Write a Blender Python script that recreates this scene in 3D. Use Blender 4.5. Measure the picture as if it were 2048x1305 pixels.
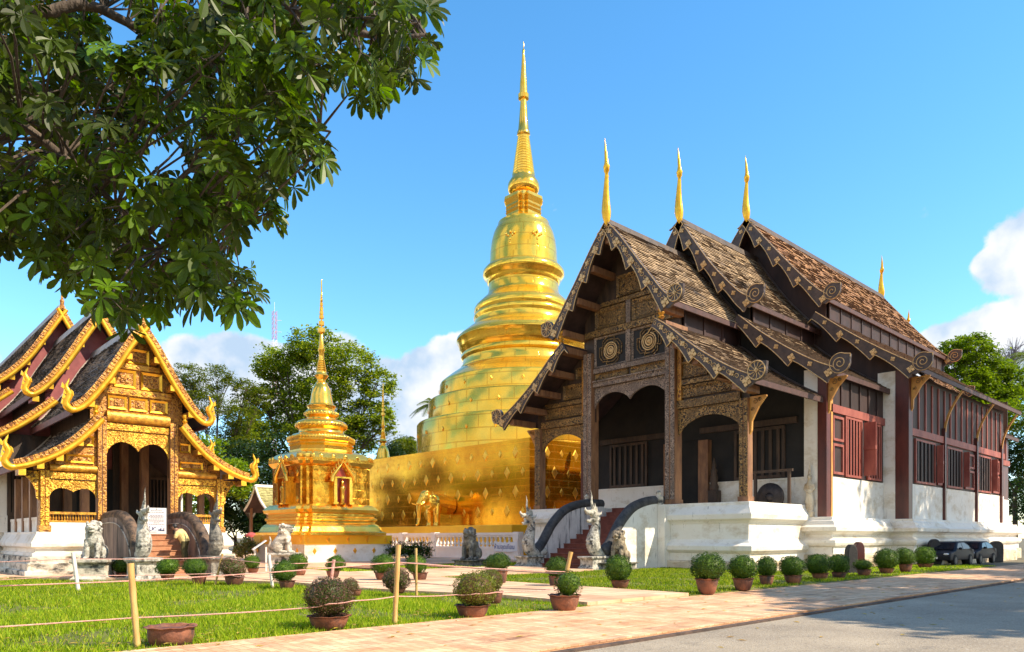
import bpy, math, random
import numpy as np
from mathutils import Vector, Matrix, noise as mnoise

for _o in list(bpy.data.objects):
    bpy.data.objects.remove(_o, do_unlink=True)
SC = bpy.context.scene
COL = SC.collection
R = math.radians
PI = math.pi
random.seed(7)
rng = np.random.default_rng(7)

# ------------------------------------------------------------------ camera
cd = bpy.data.cameras.new('camera')
cam = bpy.data.objects.new('camera', cd)
COL.objects.link(cam)
cd.sensor_width = 36.0
cd.lens = 1471.5 / 2048 * 36.0
cd.shift_y = (1075 - 652.5) / 2048
cd.clip_start = 0.05
cd.clip_end = 6000
cam.location = (0, 0, 1.6)
FWD = (0.6824587, 0.7309242)            # horizontal view direction
cam.rotation_euler = (R(90), 0, -math.asin(FWD[0]))
SC.camera = cam

# ------------------------------------------------------------------ light
SUN = Vector((0.42, -0.80, 0.90)).normalized()     # towards the sun
sl = bpy.data.lights.new('sun', 'SUN')
sl.energy = 5.0
sl.angle = R(0.5)
sl.color = (1.0, 0.87, 0.66)
so = bpy.data.objects.new('sun', sl)
COL.objects.link(so)
so.rotation_euler = SUN.to_track_quat('Z', 'Y').to_euler()
SC.view_settings.view_transform = 'Standard'
SC.view_settings.look = 'None'
SC.view_settings.exposure = 0.68
SC.view_settings.gamma = 1.0
SC.cycles.max_bounces = 8
SC.cycles.transparent_max_bounces = 8
SC.cycles.use_denoising = True
SC.cycles.sample_clamp_indirect = 6.0


def pix_dir(px, py):
    r = (px - 1024) / 1471.5
    u = (1075 - py) / 1471.5
    return Vector((FWD[1] * r + FWD[0], -FWD[0] * r + FWD[1], u))


def at_depth(px, py, f):
    d = pix_dir(px, py)
    return Vector((d.x * f, d.y * f, 1.6 + d.z * f))


def ground_at(px, py, z=0.0):
    d = pix_dir(px, py)
    t = (z - 1.6) / d.z
    return Vector((d.x * t, d.y * t, z))


W = bpy.data.worlds.new('World')
SC.world = W
W.use_nodes = True
nt = W.node_tree
N = nt.nodes
LK = nt.links
for n in list(N):
    N.remove(n)


def wn(t, **k):
    n = N.new(t)
    for a, b in k.items():
        setattr(n, a, b)
    return n


wout = wn('ShaderNodeOutputWorld')
bg1 = wn('ShaderNodeBackground')
bg2 = wn('ShaderNodeBackground')
mixs = wn('ShaderNodeMixShader')
sky = wn('ShaderNodeTexSky')
sky.sky_type = 'NISHITA'
sky.sun_disc = False
sky.sun_elevation = math.asin(SUN.z)
sky.sun_rotation = math.atan2(SUN.x, SUN.y)
sky.altitude = 300
sky.air_density = 1.0
sky.dust_density = 0.2
sky.ozone_density = 2.0
hs = wn('ShaderNodeHueSaturation')
hs.inputs['Hue'].default_value = 0.492
hs.inputs['Saturation'].default_value = 1.27
hs.inputs['Value'].default_value = 1.36
LK.new(sky.outputs[0], hs.inputs['Color'])
LK.new(hs.outputs[0], bg1.inputs['Color'])
bg1.inputs['Strength'].default_value = 0.15
tc = wn('ShaderNodeTexCoord')
nrm = wn('ShaderNodeVectorMath', operation='NORMALIZE')
LK.new(tc.outputs['Generated'], nrm.inputs[0])
nz = wn('ShaderNodeTexNoise')
nz.inputs['Scale'].default_value = 9.0
nz.inputs['Detail'].default_value = 9.0
nz.inputs['Roughness'].default_value = 0.58
LK.new(nrm.outputs[0], nz.inputs['Vector'])
# cumulus puffs over the trees and over the right horizon: direction, angular radius
PUFF = [(300, 800, 90), (400, 760, 75), (470, 740, 75), (515, 735, 75), (580, 770, 85), (660, 800, 110),
        (770, 800, 95), (850, 760, 75), (905, 730, 72), (955, 740, 80), (900, 830, 110), (1010, 820, 90),
        (2050, 505, 88), (2110, 470, 90), (1990, 520, 40), (2040, 690, 100), (1950, 730, 95), (1860, 740, 80),
        (2130, 640, 110), (2200, 560, 100), (1760, 760, 90), (200, 860, 100),
        (-200, 700, 160), (2500, 700, 200), (2900, 600, 220), (-700, 650, 240)]
PUFFD = [(pix_dir(px, py), rr / 1471.5 / pix_dir(px, py).length) for px, py, rr in PUFF]
# unseen cloud banks added behind the viewpoint to whiten gold reflections and fill: azimuth from the view direction, elevation, radius (degrees)
for az, el, rr in [(70, 12, 12), (95, 16, 13), (125, 22, 15), (150, 16, 14), (175, 24, 16), (200, 14, 14), (225, 20, 15), (250, 12, 13), (280, 18, 13), (300, 9, 11), (160, 42, 13), (215, 40, 13), (265, 38, 11)]:
    a_ = math.atan2(FWD[1], FWD[0]) - R(az)
    PUFFD.append((Vector((math.cos(a_) * math.cos(R(el)), math.sin(a_) * math.cos(R(el)), math.sin(R(el)))), R(rr)))
prev = None
for d, rr in PUFFD:
    L = 1471.5 ** 0
    d.normalize()
    ds = wn('ShaderNodeVectorMath', operation='DISTANCE')
    LK.new(nrm.outputs[0], ds.inputs[0])
    ds.inputs[1].default_value = d
    mr = wn('ShaderNodeMapRange')
    mr.inputs['From Min'].default_value = 0.0
    mr.inputs['From Max'].default_value = rr * 1.5
    mr.inputs['To Min'].default_value = 1.0
    mr.inputs['To Max'].default_value = 0.0
    LK.new(ds.outputs['Value'], mr.inputs['Value'])
    if prev is None:
        prev = mr.outputs[0]
    else:
        mx = wn('ShaderNodeMath', operation='SMOOTH_MAX')
        mx.inputs[2].default_value = 0.12
        LK.new(prev, mx.inputs[0])
        LK.new(mr.outputs[0], mx.inputs[1])
        prev = mx.outputs[0]
ad = wn('ShaderNodeMath', operation='MULTIPLY_ADD')
LK.new(nz.outputs['Fac'], ad.inputs[0])
ad.inputs[1].default_value = 1.0
LK.new(prev, ad.inputs[2])
cm = wn('ShaderNodeMapRange')
cm.interpolation_type = 'SMOOTHSTEP'
cm.inputs['From Min'].default_value = 0.80
cm.inputs['From Max'].default_value = 0.90
LK.new(ad.outputs[0], cm.inputs['Value'])
nz2 = wn('ShaderNodeTexNoise')
nz2.inputs['Scale'].default_value = 14.0
nz2.inputs['Detail'].default_value = 7.0
LK.new(nrm.outputs[0], nz2.inputs['Vector'])
cr = wn('ShaderNodeValToRGB')
cr.color_ramp.elements[0].position = 0.38
cr.color_ramp.elements[0].color = (0.52, 0.68, 0.88, 1)
cr.color_ramp.elements[1].position = 0.56
cr.color_ramp.elements[1].color = (0.95, 0.97, 1.0, 1)
LK.new(nz2.outputs['Fac'], cr.inputs[0])
LK.new(cr.outputs[0], bg2.inputs['Color'])
bg2.inputs['Strength'].default_value = 0.68
LK.new(cm.outputs[0], mixs.inputs[0])
LK.new(bg1.outputs[0], mixs.inputs[1])
LK.new(bg2.outputs[0], mixs.inputs[2])
LK.new(mixs.outputs[0], wout.inputs['Surface'])
W.cycles.sampling_method = 'MANUAL'
W.cycles.sample_map_resolution = 512


# ------------------------------------------------------------------ materials
def mat(name, c1, c2=None, rough=0.7, metal=0.0, scale=4.0, stretch=(1, 1, 1), lo=0.35, hi=0.65,
        bump=0.0, bscale=None, stain=None, brick=None, spec=None, island=None, uv=False, detail=6, rand=False):
    """two-tone noise colour, optional stains (colour, scale, lo, hi, stretch), bricks (w, h, mortar colour, bump)"""
    m = bpy.data.materials.new(name)
    m.use_nodes = True
    t = m.node_tree
    nn = t.nodes
    b = nn['Principled BSDF']
    b.inputs['Roughness'].default_value = rough
    b.inputs['Metallic'].default_value = metal
    if spec is not None:
        b.inputs['Specular IOR Level'].default_value = spec
    co = nn.new('ShaderNodeTexCoord')
    mp = nn.new('ShaderNodeMapping')
    mp.inputs['Scale'].default_value = stretch
    t.links.new(co.outputs['UV' if uv else 'Object'], mp.inputs[0])
    if rand:
        oi = nn.new('ShaderNodeObjectInfo')
        ml_ = nn.new('ShaderNodeMath')
        ml_.operation = 'MULTIPLY'
        ml_.inputs[1].default_value = 40.0
        t.links.new(oi.outputs['Random'], ml_.inputs[0])
        t.links.new(ml_.outputs[0], mp.inputs['Location'])
    n1 = nn.new('ShaderNodeTexNoise')
    n1.inputs['Scale'].default_value = scale
    n1.inputs['Detail'].default_value = detail
    n1.inputs['Roughness'].default_value = 0.62
    t.links.new(mp.outputs[0], n1.inputs['Vector'])
    r = nn.new('ShaderNodeValToRGB')
    r.color_ramp.elements[0].position = lo
    r.color_ramp.elements[1].position = hi
    r.color_ramp.elements[0].color = (*c1, 1)
    r.color_ramp.elements[1].color = (*(c2 or c1), 1)
    t.links.new(n1.outputs['Fac'], r.inputs[0])
    colout = r.outputs[0]

    def mixc(fac, a, bb, mode='MIX'):
        x = nn.new('ShaderNodeMix')
        x.data_type = 'RGBA'
        x.blend_type = mode
        if isinstance(fac, float):
            x.inputs[0].default_value = fac
        else:
            t.links.new(fac, x.inputs[0])
        for k, q in ((6, a), (7, bb)):
            if isinstance(q, tuple):
                x.inputs[k].default_value = (*q, 1)
            else:
                t.links.new(q, x.inputs[k])
        return x.outputs[2]
    if island:
        # per-piece colour: each tile or leaf carries one constant uv
        wnz = nn.new('ShaderNodeTexWhiteNoise')
        t.links.new(co.outputs['UV'], wnz.inputs['Vector'])
        r2 = nn.new('ShaderNodeValToRGB')
        els = r2.color_ramp.elements
        while len(els) < len(island):
            els.new(0.5)
        for k, cc in enumerate(island):
            els[k].position = k / max(1, len(island) - 1)
            els[k].color = (*cc, 1)
        t.links.new(wnz.outputs['Value'], r2.inputs[0])
        colout = mixc(0.42, colout, r2.outputs[0])
    if stain:
        for (sc_, ss, l2, h2, st) in (stain if isinstance(stain, list) else [stain]):
            mp2 = nn.new('ShaderNodeMapping')
            mp2.inputs['Scale'].default_value = st
            t.links.new(mp.outputs[0] if rand else co.outputs['Object'], mp2.inputs[0])
            n2 = nn.new('ShaderNodeTexNoise')
            n2.inputs['Scale'].default_value = ss
            n2.inputs['Detail'].default_value = 8
            n2.inputs['Roughness'].default_value = 0.7
            t.links.new(mp2.outputs[0], n2.inputs['Vector'])
            m2 = nn.new('ShaderNodeMapRange')
            m2.inputs['From Min'].default_value = l2
            m2.inputs['From Max'].default_value = h2
            t.links.new(n2.outputs['Fac'], m2.inputs['Value'])
            colout = mixc(m2.outputs[0], colout, sc_)
    hgt = None
    if brick:
        bw, bh, mc, bb = brick
        bt = nn.new('ShaderNodeTexBrick')
        bt.inputs['Scale'].default_value = 1.0
        bt.inputs['Brick Width'].default_value = bw
        bt.inputs['Row Height'].default_value = bh
        bt.inputs['Mortar Size'].default_value = min(bw, bh) * 0.05
        bt.inputs['Mortar Smooth'].default_value = 0.2
        lo_, hi_ = (0.96, 1.02) if metal > 0.5 else (0.72, 1.12)
        bt.inputs['Color1'].default_value = (lo_, lo_, lo_, 1)
        bt.inputs['Color2'].default_value = (hi_, hi_, hi_, 1)
        bt.inputs['Mortar'].default_value = (*mc, 1)
        t.links.new(co.outputs['UV'], bt.inputs['Vector'])
        colout = mixc(1.0, colout, bt.outputs['Color'], 'MULTIPLY')
        hgt = bt.outputs['Fac']
        bn = nn.new('ShaderNodeBump')
        bn.invert = True
        bn.inputs['Strength'].default_value = bb
        bn.inputs['Distance'].default_value = 0.02
        t.links.new(hgt, bn.inputs['Height'])
        t.links.new(bn.outputs[0], b.inputs['Normal'])
    if bump:
        n3 = nn.new('ShaderNodeTexNoise')
        n3.inputs['Scale'].default_value = bscale or scale * 4
        n3.inputs['Detail'].default_value = 5
        t.links.new(mp.outputs[0], n3.inputs['Vector'])
        b2 = nn.new('ShaderNodeBump')
        b2.inputs['Strength'].default_value = bump
        b2.inputs['Distance'].default_value = 0.05
        t.links.new(n3.outputs['Fac'], b2.inputs['Height'])
        if hgt is not None:
            t.links.new(bn.outputs[0], b2.inputs['Normal'])
        t.links.new(b2.outputs[0], b.inputs['Normal'])
    t.links.new(colout, b.inputs['Base Color'])
    return m


def leafmat(name, cols, trans=0.35, rough=0.45):
    m = bpy.data.materials.new(name)
    m.use_nodes = True
    t = m.node_tree
    nn = t.nodes
    b = nn['Principled BSDF']
    co = nn.new('ShaderNodeTexCoord')
    w_ = nn.new('ShaderNodeTexWhiteNoise')
    t.links.new(co.outputs['UV'], w_.inputs['Vector'])
    r2 = nn.new('ShaderNodeValToRGB')
    els = r2.color_ramp.elements
    while len(els) < len(cols):
        els.new(0.5)
    for k, cc in enumerate(cols):
        els[k].position = k / max(1, len(cols) - 1)
        els[k].color = (*cc, 1)
    t.links.new(w_.outputs['Value'], r2.inputs[0])
    oi = nn.new('ShaderNodeObjectInfo')
    mv = nn.new('ShaderNodeMapRange')
    mv.inputs['To Min'].default_value = 0.72
    mv.inputs['To Max'].default_value = 1.22
    t.links.new(oi.outputs['Random'], mv.inputs['Value'])
    hv = nn.new('ShaderNodeHueSaturation')
    t.links.new(mv.outputs[0], hv.inputs['Value'])
    t.links.new(r2.outputs[0], hv.inputs['Color'])
    r2 = hv
    t.links.new(r2.outputs[0], b.inputs['Base Color'])
    b.inputs['Roughness'].default_value = rough
    b.inputs['Specular IOR Level'].default_value = 0.25
    tr = nn.new('ShaderNodeBsdfTranslucent')
    g = nn.new('ShaderNodeMix')
    g.data_type = 'RGBA'
    g.blend_type = 'MULTIPLY'
    g.inputs[0].default_value = 1.0
    t.links.new(r2.outputs[0], g.inputs[6])
    g.inputs[7].default_value = (1.9, 2.0, 0.6, 1)
    t.links.new(g.outputs[2], tr.inputs['Color'])
    ms = nn.new('ShaderNodeMixShader')
    ms.inputs[0].default_value = trans
    t.links.new(b.outputs[0], ms.inputs[1])
    t.links.new(tr.outputs[0], ms.inputs[2])
    t.links.new(ms.outputs[0], nn['Material Output'].inputs['Surface'])
    return m


def carve(name, cd, cg, scale, rough=0.5, metal=0.0, e=0.05):
    """relief of curling foliage: ridges of gilt between dark hollows"""
    m = bpy.data.materials.new(name)
    m.use_nodes = True
    t = m.node_tree
    nn = t.nodes
    b = nn['Principled BSDF']
    b.inputs['Roughness'].default_value = rough
    b.inputs['Metallic'].default_value = metal
    co = nn.new('ShaderNodeTexCoord')
    n1 = nn.new('ShaderNodeTexNoise')
    n1.inputs['Scale'].default_value = scale * 0.8
    n1.inputs['Detail'].default_value = 2
    t.links.new(co.outputs['Object'], n1.inputs['Vector'])
    ad_ = nn.new('ShaderNodeMix')
    ad_.data_type = 'RGBA'
    ad_.blend_type = 'LINEAR_LIGHT'
    ad_.inputs[0].default_value = 1.3 / scale
    t.links.new(co.outputs['Object'], ad_.inputs[6])
    t.links.new(n1.outputs['Color'], ad_.inputs[7])
    v = nn.new('ShaderNodeTexVoronoi')
    v.feature = 'DISTANCE_TO_EDGE'
    v.inputs['Scale'].default_value = scale
    t.links.new(ad_.outputs[2], v.inputs['Vector'])
    r = nn.new('ShaderNodeValToRGB')
    r.color_ramp.elements[0].position = e
    r.color_ramp.elements[0].color = (*cg, 1)
    r.color_ramp.elements[1].position = e + 0.16
    r.color_ramp.elements[1].color = (*cd, 1)
    t.links.new(v.outputs['Distance'], r.inputs[0])
    n2 = nn.new('ShaderNodeTexNoise')
    n2.inputs['Scale'].default_value = 1.6
    n2.inputs['Detail'].default_value = 4
    t.links.new(co.outputs['Object'], n2.inputs['Vector'])
    mr_ = nn.new('ShaderNodeMapRange')
    mr_.inputs['From Min'].default_value = 0.42
    mr_.inputs['From Max'].default_value = 0.62
    mr_.inputs['To Min'].default_value = 0.0
    mr_.inputs['To Max'].default_value = 0.75
    t.links.new(n2.outputs['Fac'], mr_.inputs['Value'])
    mx_ = nn.new('ShaderNodeMix')
    mx_.data_type = 'RGBA'
    t.links.new(mr_.outputs[0], mx_.inputs[0])
    t.links.new(r.outputs[0], mx_.inputs[6])
    mx_.inputs[7].default_value = (*[a * 0.75 + c * 0.25 for a, c in zip(cd, cg)], 1)
    t.links.new(mx_.outputs[2], b.inputs['Base Color'])
    bp = nn.new('ShaderNodeBump')
    bp.invert = True
    bp.inputs['Strength'].default_value = 0.9
    bp.inputs['Distance'].default_value = 0.06
    t.links.new(v.outputs['Distance'], bp.inputs['Height'])
    t.links.new(bp.outputs[0], b.inputs['Normal'])
    return m


# ------------------------------------------------------------------ mesh builder
class MB:
    def __init__(self):
        self.v = []
        self.f = []
        self.uv = {}
        self.mi = {}

    def q(self, pts, uv=None, mi=0):
        n = len(self.v)
        self.v.extend([tuple(p) for p in pts])
        if uv:
            self.uv[len(self.f)] = uv
        if mi:
            self.mi[len(self.f)] = mi
        self.f.append(list(range(n, n + len(pts))))

    def box(self, x0, x1, y0, y1, z0, z1):
        n = len(self.v)
        self.v += [(x0, y0, z0), (x1, y0, z0), (x1, y1, z0), (x0, y1, z0),
                   (x0, y0, z1), (x1, y0, z1), (x1, y1, z1), (x0, y1, z1)]
        for a in ((0, 3, 2, 1), (4, 5, 6, 7), (0, 1, 5, 4), (1, 2, 6, 5), (2, 3, 7, 6), (3, 0, 4, 7)):
            self.f.append([n + k for k in a])
        return self

    def bar(self, p, q, w, h, up=(0, 0, 1)):
        p, q = Vector(p), Vector(q)
        d = (q - p).normalized()
        u = Vector(up)
        s = d.cross(u)
        if s.length < 1e-5:
            s = d.cross(Vector((1, 0, 0)))
        s.normalize()
        u = s.cross(d).normalized()
        n = len(self.v)
        for c in (p, q):
            for a, b in ((-1, -1), (1, -1), (1, 1), (-1, 1)):
                self.v.append(tuple(c + s * (a * w / 2) + u * (b * h / 2)))
        for a in ((3, 2, 1, 0), (4, 5, 6, 7), (0, 1, 5, 4), (1, 2, 6, 5), (2, 3, 7, 6), (3, 0, 4, 7)):
            self.f.append([n + k for k in a])
        return self

    def prism(self, poly, a, b, axis):
        n = len(self.v)
        k = len(poly)

        def P(u, w, s):
            return (s, u, w) if axis == 'x' else (u, s, w) if axis == 'y' else (u, w, s)
        for s in (a, b):
            self.v += [P(u, w, s) for u, w in poly]
        self.f.append([n + i for i in range(k)][::-1])
        self.f.append([n + k + i for i in range(k)])
        for i in range(k):
            j = (i + 1) % k
            self.f.append([n + i, n + j, n + k + j, n + k + i])
        return self

    def tube(self, path, rad, n=8, flat=1.0, cap=True):
        path = [Vector(p) for p in path]
        m = len(path)
        if not hasattr(rad, '__len__'):
            rad = [rad] * m
        base = len(self.v)
        ref = None
        for i, p in enumerate(path):
            d = (path[min(i + 1, m - 1)] - path[max(i - 1, 0)])
            d = d.normalized() if d.length > 1e-9 else Vector((0, 0, 1))
            if ref is None:
                ref = Vector((0, 0, 1)) if abs(d.z) < 0.9 else Vector((1, 0, 0))
            s = d.cross(ref)
            if s.length < 1e-4:
                s = d.cross(Vector((0, 1, 0.3)))
            s.normalize()
            u = s.cross(d).normalized()
            ref = u
            for k in range(n):
                a = 2 * PI * k / n
                self.v.append(tuple(p + s * (math.cos(a) * rad[i] * flat) + u * (math.sin(a) * rad[i])))
        for i in range(m - 1):
            for k in range(n):
                a = base + i * n + k
                b = base + i * n + (k + 1) % n
                self.f.append([a, b, b + n, a + n])
        if cap:
            self.f.append([base + k for k in range(n)][::-1])
            self.f.append([base + (m - 1) * n + k for k in range(n)])
        return self

    def rings(self, polys, close=True):
        """loft of equal-length 3-D polygons"""
        base = len(self.v)
        k = len(polys[0])
        for p in polys:
            self.v += [tuple(q) for q in p]
        for i in range(len(polys) - 1):
            for a in range(k):
                b = (a + 1) % k
                self.f.append([base + i * k + a, base + i * k + b, base + (i + 1) * k + b, base + (i + 1) * k + a])
        if close:
            self.f.append([base + a for a in range(k)][::-1])
            self.f.append([base + (len(polys) - 1) * k + a for a in range(k)])
        return self

    def lathe(self, prof, n=24, c=(0, 0, 0), sq=None, rot=0.0):
        polys = []
        for r, z in prof:
            r = max(r, 1e-3)
            if sq:
                polys.append([(c[0] + x, c[1] + y, c[2] + z) for x, y in sq(r)])
            else:
                polys.append([(c[0] + r * math.cos(rot + 2 * PI * k / n), c[1] + r * math.sin(rot + 2 * PI * k / n), c[2] + z)
                              for k in range(n)])
        return self.rings(polys)

    def ell(self, c, r, n=12, m=8, rot=None):
        base = len(self.v)
        M = rot or Matrix.Identity(3)
        c = Vector(c)
        self.v.append(tuple(c + M @ Vector((0, 0, -r[2]))))
        for i in range(1, m):
            th = -PI / 2 + PI * i / m
            for k in range(n):
                a = 2 * PI * k / n
                self.v.append(tuple(c + M @ Vector((r[0] * math.cos(th) * math.cos(a), r[1] * math.cos(th) * math.sin(a), r[2] * math.sin(th)))))
        self.v.append(tuple(c + M @ Vector((0, 0, r[2]))))
        top = len(self.v) - 1
        for k in range(n):
            self.f.append([base, base + 1 + (k + 1) % n, base + 1 + k])
            self.f.append([top, base + 1 + (m - 2) * n + k, base + 1 + (m - 2) * n + (k + 1) % n])
        for i in range(m - 2):
            for k in range(n):
                a = base + 1 + i * n + k
                b = base + 1 + i * n + (k + 1) % n
                self.f.append([a, b, b + n, a + n])
        return self

    def build(self, name, m, parent=None, smooth=None, loc=None, remesh=None, autouv=False, bevel=None):
        me = bpy.data.meshes.new(name)
        me.from_pydata(self.v, [], self.f)
        me.update()
        o = bpy.data.objects.new(name, me)
        COL.objects.link(o)
        if isinstance(m, (list, tuple)):
            for x in m:
                me.materials.append(x)
        else:
            me.materials.append(m)
        for i_, k_ in self.mi.items():
            me.polygons[i_].material_index = k_
        if self.uv or autouv:
            l = me.uv_layers.new(name='UVMap')
            for i, p in enumerate(me.polygons):
                if i in self.uv:
                    u = self.uv[i]
                    for k, li in enumerate(p.loop_indices):
                        l.data[li].uv = u if not isinstance(u[0], tuple) else u[k]
                else:
                    nx, ny, nz_ = abs(p.normal.x), abs(p.normal.y), abs(p.normal.z)
                    for li in p.loop_indices:
                        c = me.vertices[me.loops[li].vertex_index].co
                        if nz_ > 0.7:
                            l.data[li].uv = (c.x, c.y)
                        elif nx > ny:
                            l.data[li].uv = (c.y, c.z)
                        else:
                            l.data[li].uv = (c.x, c.z)
        if smooth is not None:
            for p in me.polygons:
                p.use_smooth = True
            if smooth < 180:
                me.set_sharp_from_angle(angle=R(smooth))
        if remesh:
            md = o.modifiers.new('remesh', 'REMESH')
            md.mode = 'VOXEL'
            md.voxel_size = remesh
            md.use_smooth_shade = True
            sm = o.modifiers.new('smooth', 'SMOOTH')
            sm.iterations = 1
            sm.factor = 0.5
        if bevel:
            bv = o.modifiers.new('bevel', 'BEVEL')
            bv.width = bevel
            bv.segments = 2
            bv.limit_method = 'ANGLE'
        if parent:
            o.parent = parent
        if loc:
            o.location = loc
        return o


def tag(o, label=None, cat=None, group=None, kind=None):
    if label:
        o['label'] = label
    if cat:
        o['category'] = cat
    if group:
        o['group'] = group
    if kind:
        o['kind'] = kind
    return o


def thing(name, label, cat, loc=(0, 0, 0), rz=0.0, group=None):
    o = bpy.data.objects.new(name, None)
    o.empty_display_size = 0.3
    COL.objects.link(o)
    o.location = loc
    o.rotation_euler = (0, 0, rz)
    return tag(o, label, cat, group)


def dup(o, parent=None):
    c = o.copy()
    COL.objects.link(c)
    c.parent = parent
    for ch in list(o.children):
        dup(ch, c)
    return c


def bake(o):
    """freeze the modifiers so copies share one finished mesh"""
    dg = bpy.context.evaluated_depsgraph_get()
    me = bpy.data.meshes.new_from_object(o.evaluated_get(dg))
    o.modifiers.clear()
    o.data = me
    return o


def text_mesh(s, size, name, m, parent, loc, rot, extrude=0.004):
    cu = bpy.data.curves.new(name, 'FONT')
    cu.body = s
    cu.size = size
    cu.align_x = 'CENTER'
    cu.align_y = 'CENTER'
    cu.extrude = extrude
    o = bpy.data.objects.new(name, cu)
    COL.objects.link(o)
    dg = bpy.context.evaluated_depsgraph_get()
    dg.update()
    me = bpy.data.meshes.new_from_object(o.evaluated_get(dg))
    bpy.data.objects.remove(o, do_unlink=True)
    o = bpy.data.objects.new(name, me)
    COL.objects.link(o)
    me.materials.clear()
    me.materials.append(m)
    o.parent = parent
    o.location = loc
    o.rotation_euler = rot
    return o


def resample(pts, n):
    P = [Vector(p) for p in pts]
    s = [0.0]
    for a, b in zip(P, P[1:]):
        s.append(s[-1] + (b - a).length)
    out = []
    j = 0
    for i in range(n + 1):
        t = s[-1] * i / n
        while j < len(P) - 2 and s[j + 1] < t:
            j += 1
        k = (t - s[j]) / max(1e-9, s[j + 1] - s[j])
        out.append(P[j].lerp(P[j + 1], k))
    return out, s[-1]


def smooth_pts(pts, it=2):
    """corner cutting that keeps the ends"""
    P = [Vector(p) for p in pts]
    for _ in range(it):
        o = [P[0]]
        for a, b in zip(P, P[1:]):
            o += [a.lerp(b, 0.25), a.lerp(b, 0.75)]
        o.append(P[-1])
        P = o
    return P


M = {}
M['shade_wood'] = mat('shaded_boarding', (0.022, 0.010, 0.010), (0.05, 0.022, 0.019), 0.6, scale=2, stretch=(1, 1, 0.3))  # eave shade is put into this boarding colour
M['plaster'] = mat('plaster', (0.80, 0.74, 0.66), (0.86, 0.82, 0.76), 0.85, scale=0.7, bump=0.15, bscale=9,
                   stain=[((0.52, 0.40, 0.25), 0.9, 0.50, 0.74, (0.7, 0.7, 1.2)), ((0.20, 0.17, 0.14), 1.8, 0.63, 0.72, (1.8, 1.8, 0.35)), ((0.42, 0.38, 0.33), 5.0, 0.62, 0.72, (1.4, 1.4, 0.7)), ((0.25, 0.20, 0.15), 2.2, 0.62, 0.78, (2.2, 2.2, 0.22))])
M['old_plaster'] = mat('old_plaster', (0.52, 0.45, 0.36), (0.74, 0.67, 0.56), 0.9, scale=1.6, bump=0.3, bscale=10,
                       stain=[((0.06, 0.055, 0.05), 1.6, 0.46, 0.60, (0.8, 0.8, 1.8)), ((0.30, 0.22, 0.12), 3.0, 0.55, 0.75, (1, 1, 0.5))])
M['streaked'] = mat('streaked_plaster', (0.62, 0.58, 0.56), (0.80, 0.77, 0.75), 0.9, scale=1.2, bump=0.2,
                    stain=((0.05, 0.05, 0.06), 2.6, 0.50, 0.60, (1.3, 1.3, 0.10)))
M['sooty'] = mat('sooty_plaster', (0.14, 0.115, 0.10), (0.40, 0.29, 0.235), 0.9, scale=1.4, stretch=(1.6, 1.6, 0.3), bump=0.35, bscale=12,
                 stain=((0.045, 0.04, 0.038), 2.2, 0.48, 0.64, (1.6, 1.6, 0.18)))
M['naga_coping'] = mat('scaly_coping', (0.035, 0.026, 0.022), (0.19, 0.115, 0.07), 0.7, scale=3.5, bump=0.9, bscale=16, stain=((0.012, 0.011, 0.011), 2.0, 0.50, 0.62, (1, 1, 1)))
M['coping'] = mat('dark_coping', (0.028, 0.027, 0.03), (0.085, 0.08, 0.08), 0.75, scale=3, bump=0.4)
M['stone'] = mat('weathered_stone', (0.30, 0.27, 0.22), (0.66, 0.62, 0.54), 0.9, scale=5, bump=0.6, bscale=18,
                 stain=[((0.045, 0.043, 0.042), 3.2, 0.50, 0.62, (1, 1, 0.8))])
M['dark_stone'] = mat('dark_stone', (0.05, 0.048, 0.046), (0.30, 0.27, 0.22), 0.85, scale=5, bump=0.6, bscale=18,
                      stain=[((0.55, 0.50, 0.40), 2.5, 0.56, 0.68, (1, 1, 0.6))])
M['wood'] = mat('dark_wood', (0.030, 0.019, 0.015), (0.085, 0.050, 0.032), 0.62, scale=3, stretch=(1, 1, 0.25), bump=0.35, bscale=14)
M['carved'] = carve('carved_wood', (0.034, 0.019, 0.011), (0.46, 0.26, 0.08), 6.5, 0.42, 0.2, 0.015)
M['carved_pale'] = carve('carved_pale_wood', (0.060, 0.038, 0.031), (0.42, 0.30, 0.22), 8.0, 0.5, 0.0, 0.03)
M['board'] = mat('bargeboard_wood', (0.040, 0.026, 0.024), (0.085, 0.055, 0.045), 0.5, scale=3, bump=0.3)
M['bright_gold'] = mat('bright_gold_plate', (0.92, 0.46, 0.04), (1.0, 0.56, 0.07), 0.3, 0.7, scale=3)
M['redwood'] = mat('red_timber', (0.15, 0.032, 0.026), (0.27, 0.070, 0.050), 0.55, scale=2.2, stretch=(1, 1, 0.3), bump=0.2)
M['rosewall'] = mat('rose_timber', (0.22, 0.048, 0.055), (0.33, 0.085, 0.088), 0.6, scale=2.2, bump=0.15)
M['redcol'] = mat('red_column', (0.060, 0.013, 0.012), (0.125, 0.028, 0.020), 0.4, scale=2.0, stretch=(1, 1, 0.3))
M['orange_wood'] = mat('golden_wood', (0.45, 0.19, 0.045), (0.66, 0.33, 0.075), 0.5, scale=3, stretch=(1, 1, .4), bump=0.2)
M['void'] = mat('dark_interior', (0.010, 0.010, 0.012), (0.022, 0.020, 0.020), 0.8, scale=1)  # near-black that stands in for unlit interiors; also the medallion field
M['soffit'] = mat('soffit_boards', (0.035, 0.018, 0.016), (0.07, 0.035, 0.03), 0.7, scale=2)
M['gold'] = mat('gilding', (0.86, 0.40, 0.025), (1.0, 0.58, 0.05), 0.30, 0.7, scale=3, bump=0.12, bscale=6)
M['gold_carve'] = carve('gilded_carving', (0.34, 0.11, 0.012), (1.0, 0.58, 0.06), 9.0, 0.38, 0.4, 0.06)
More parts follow.
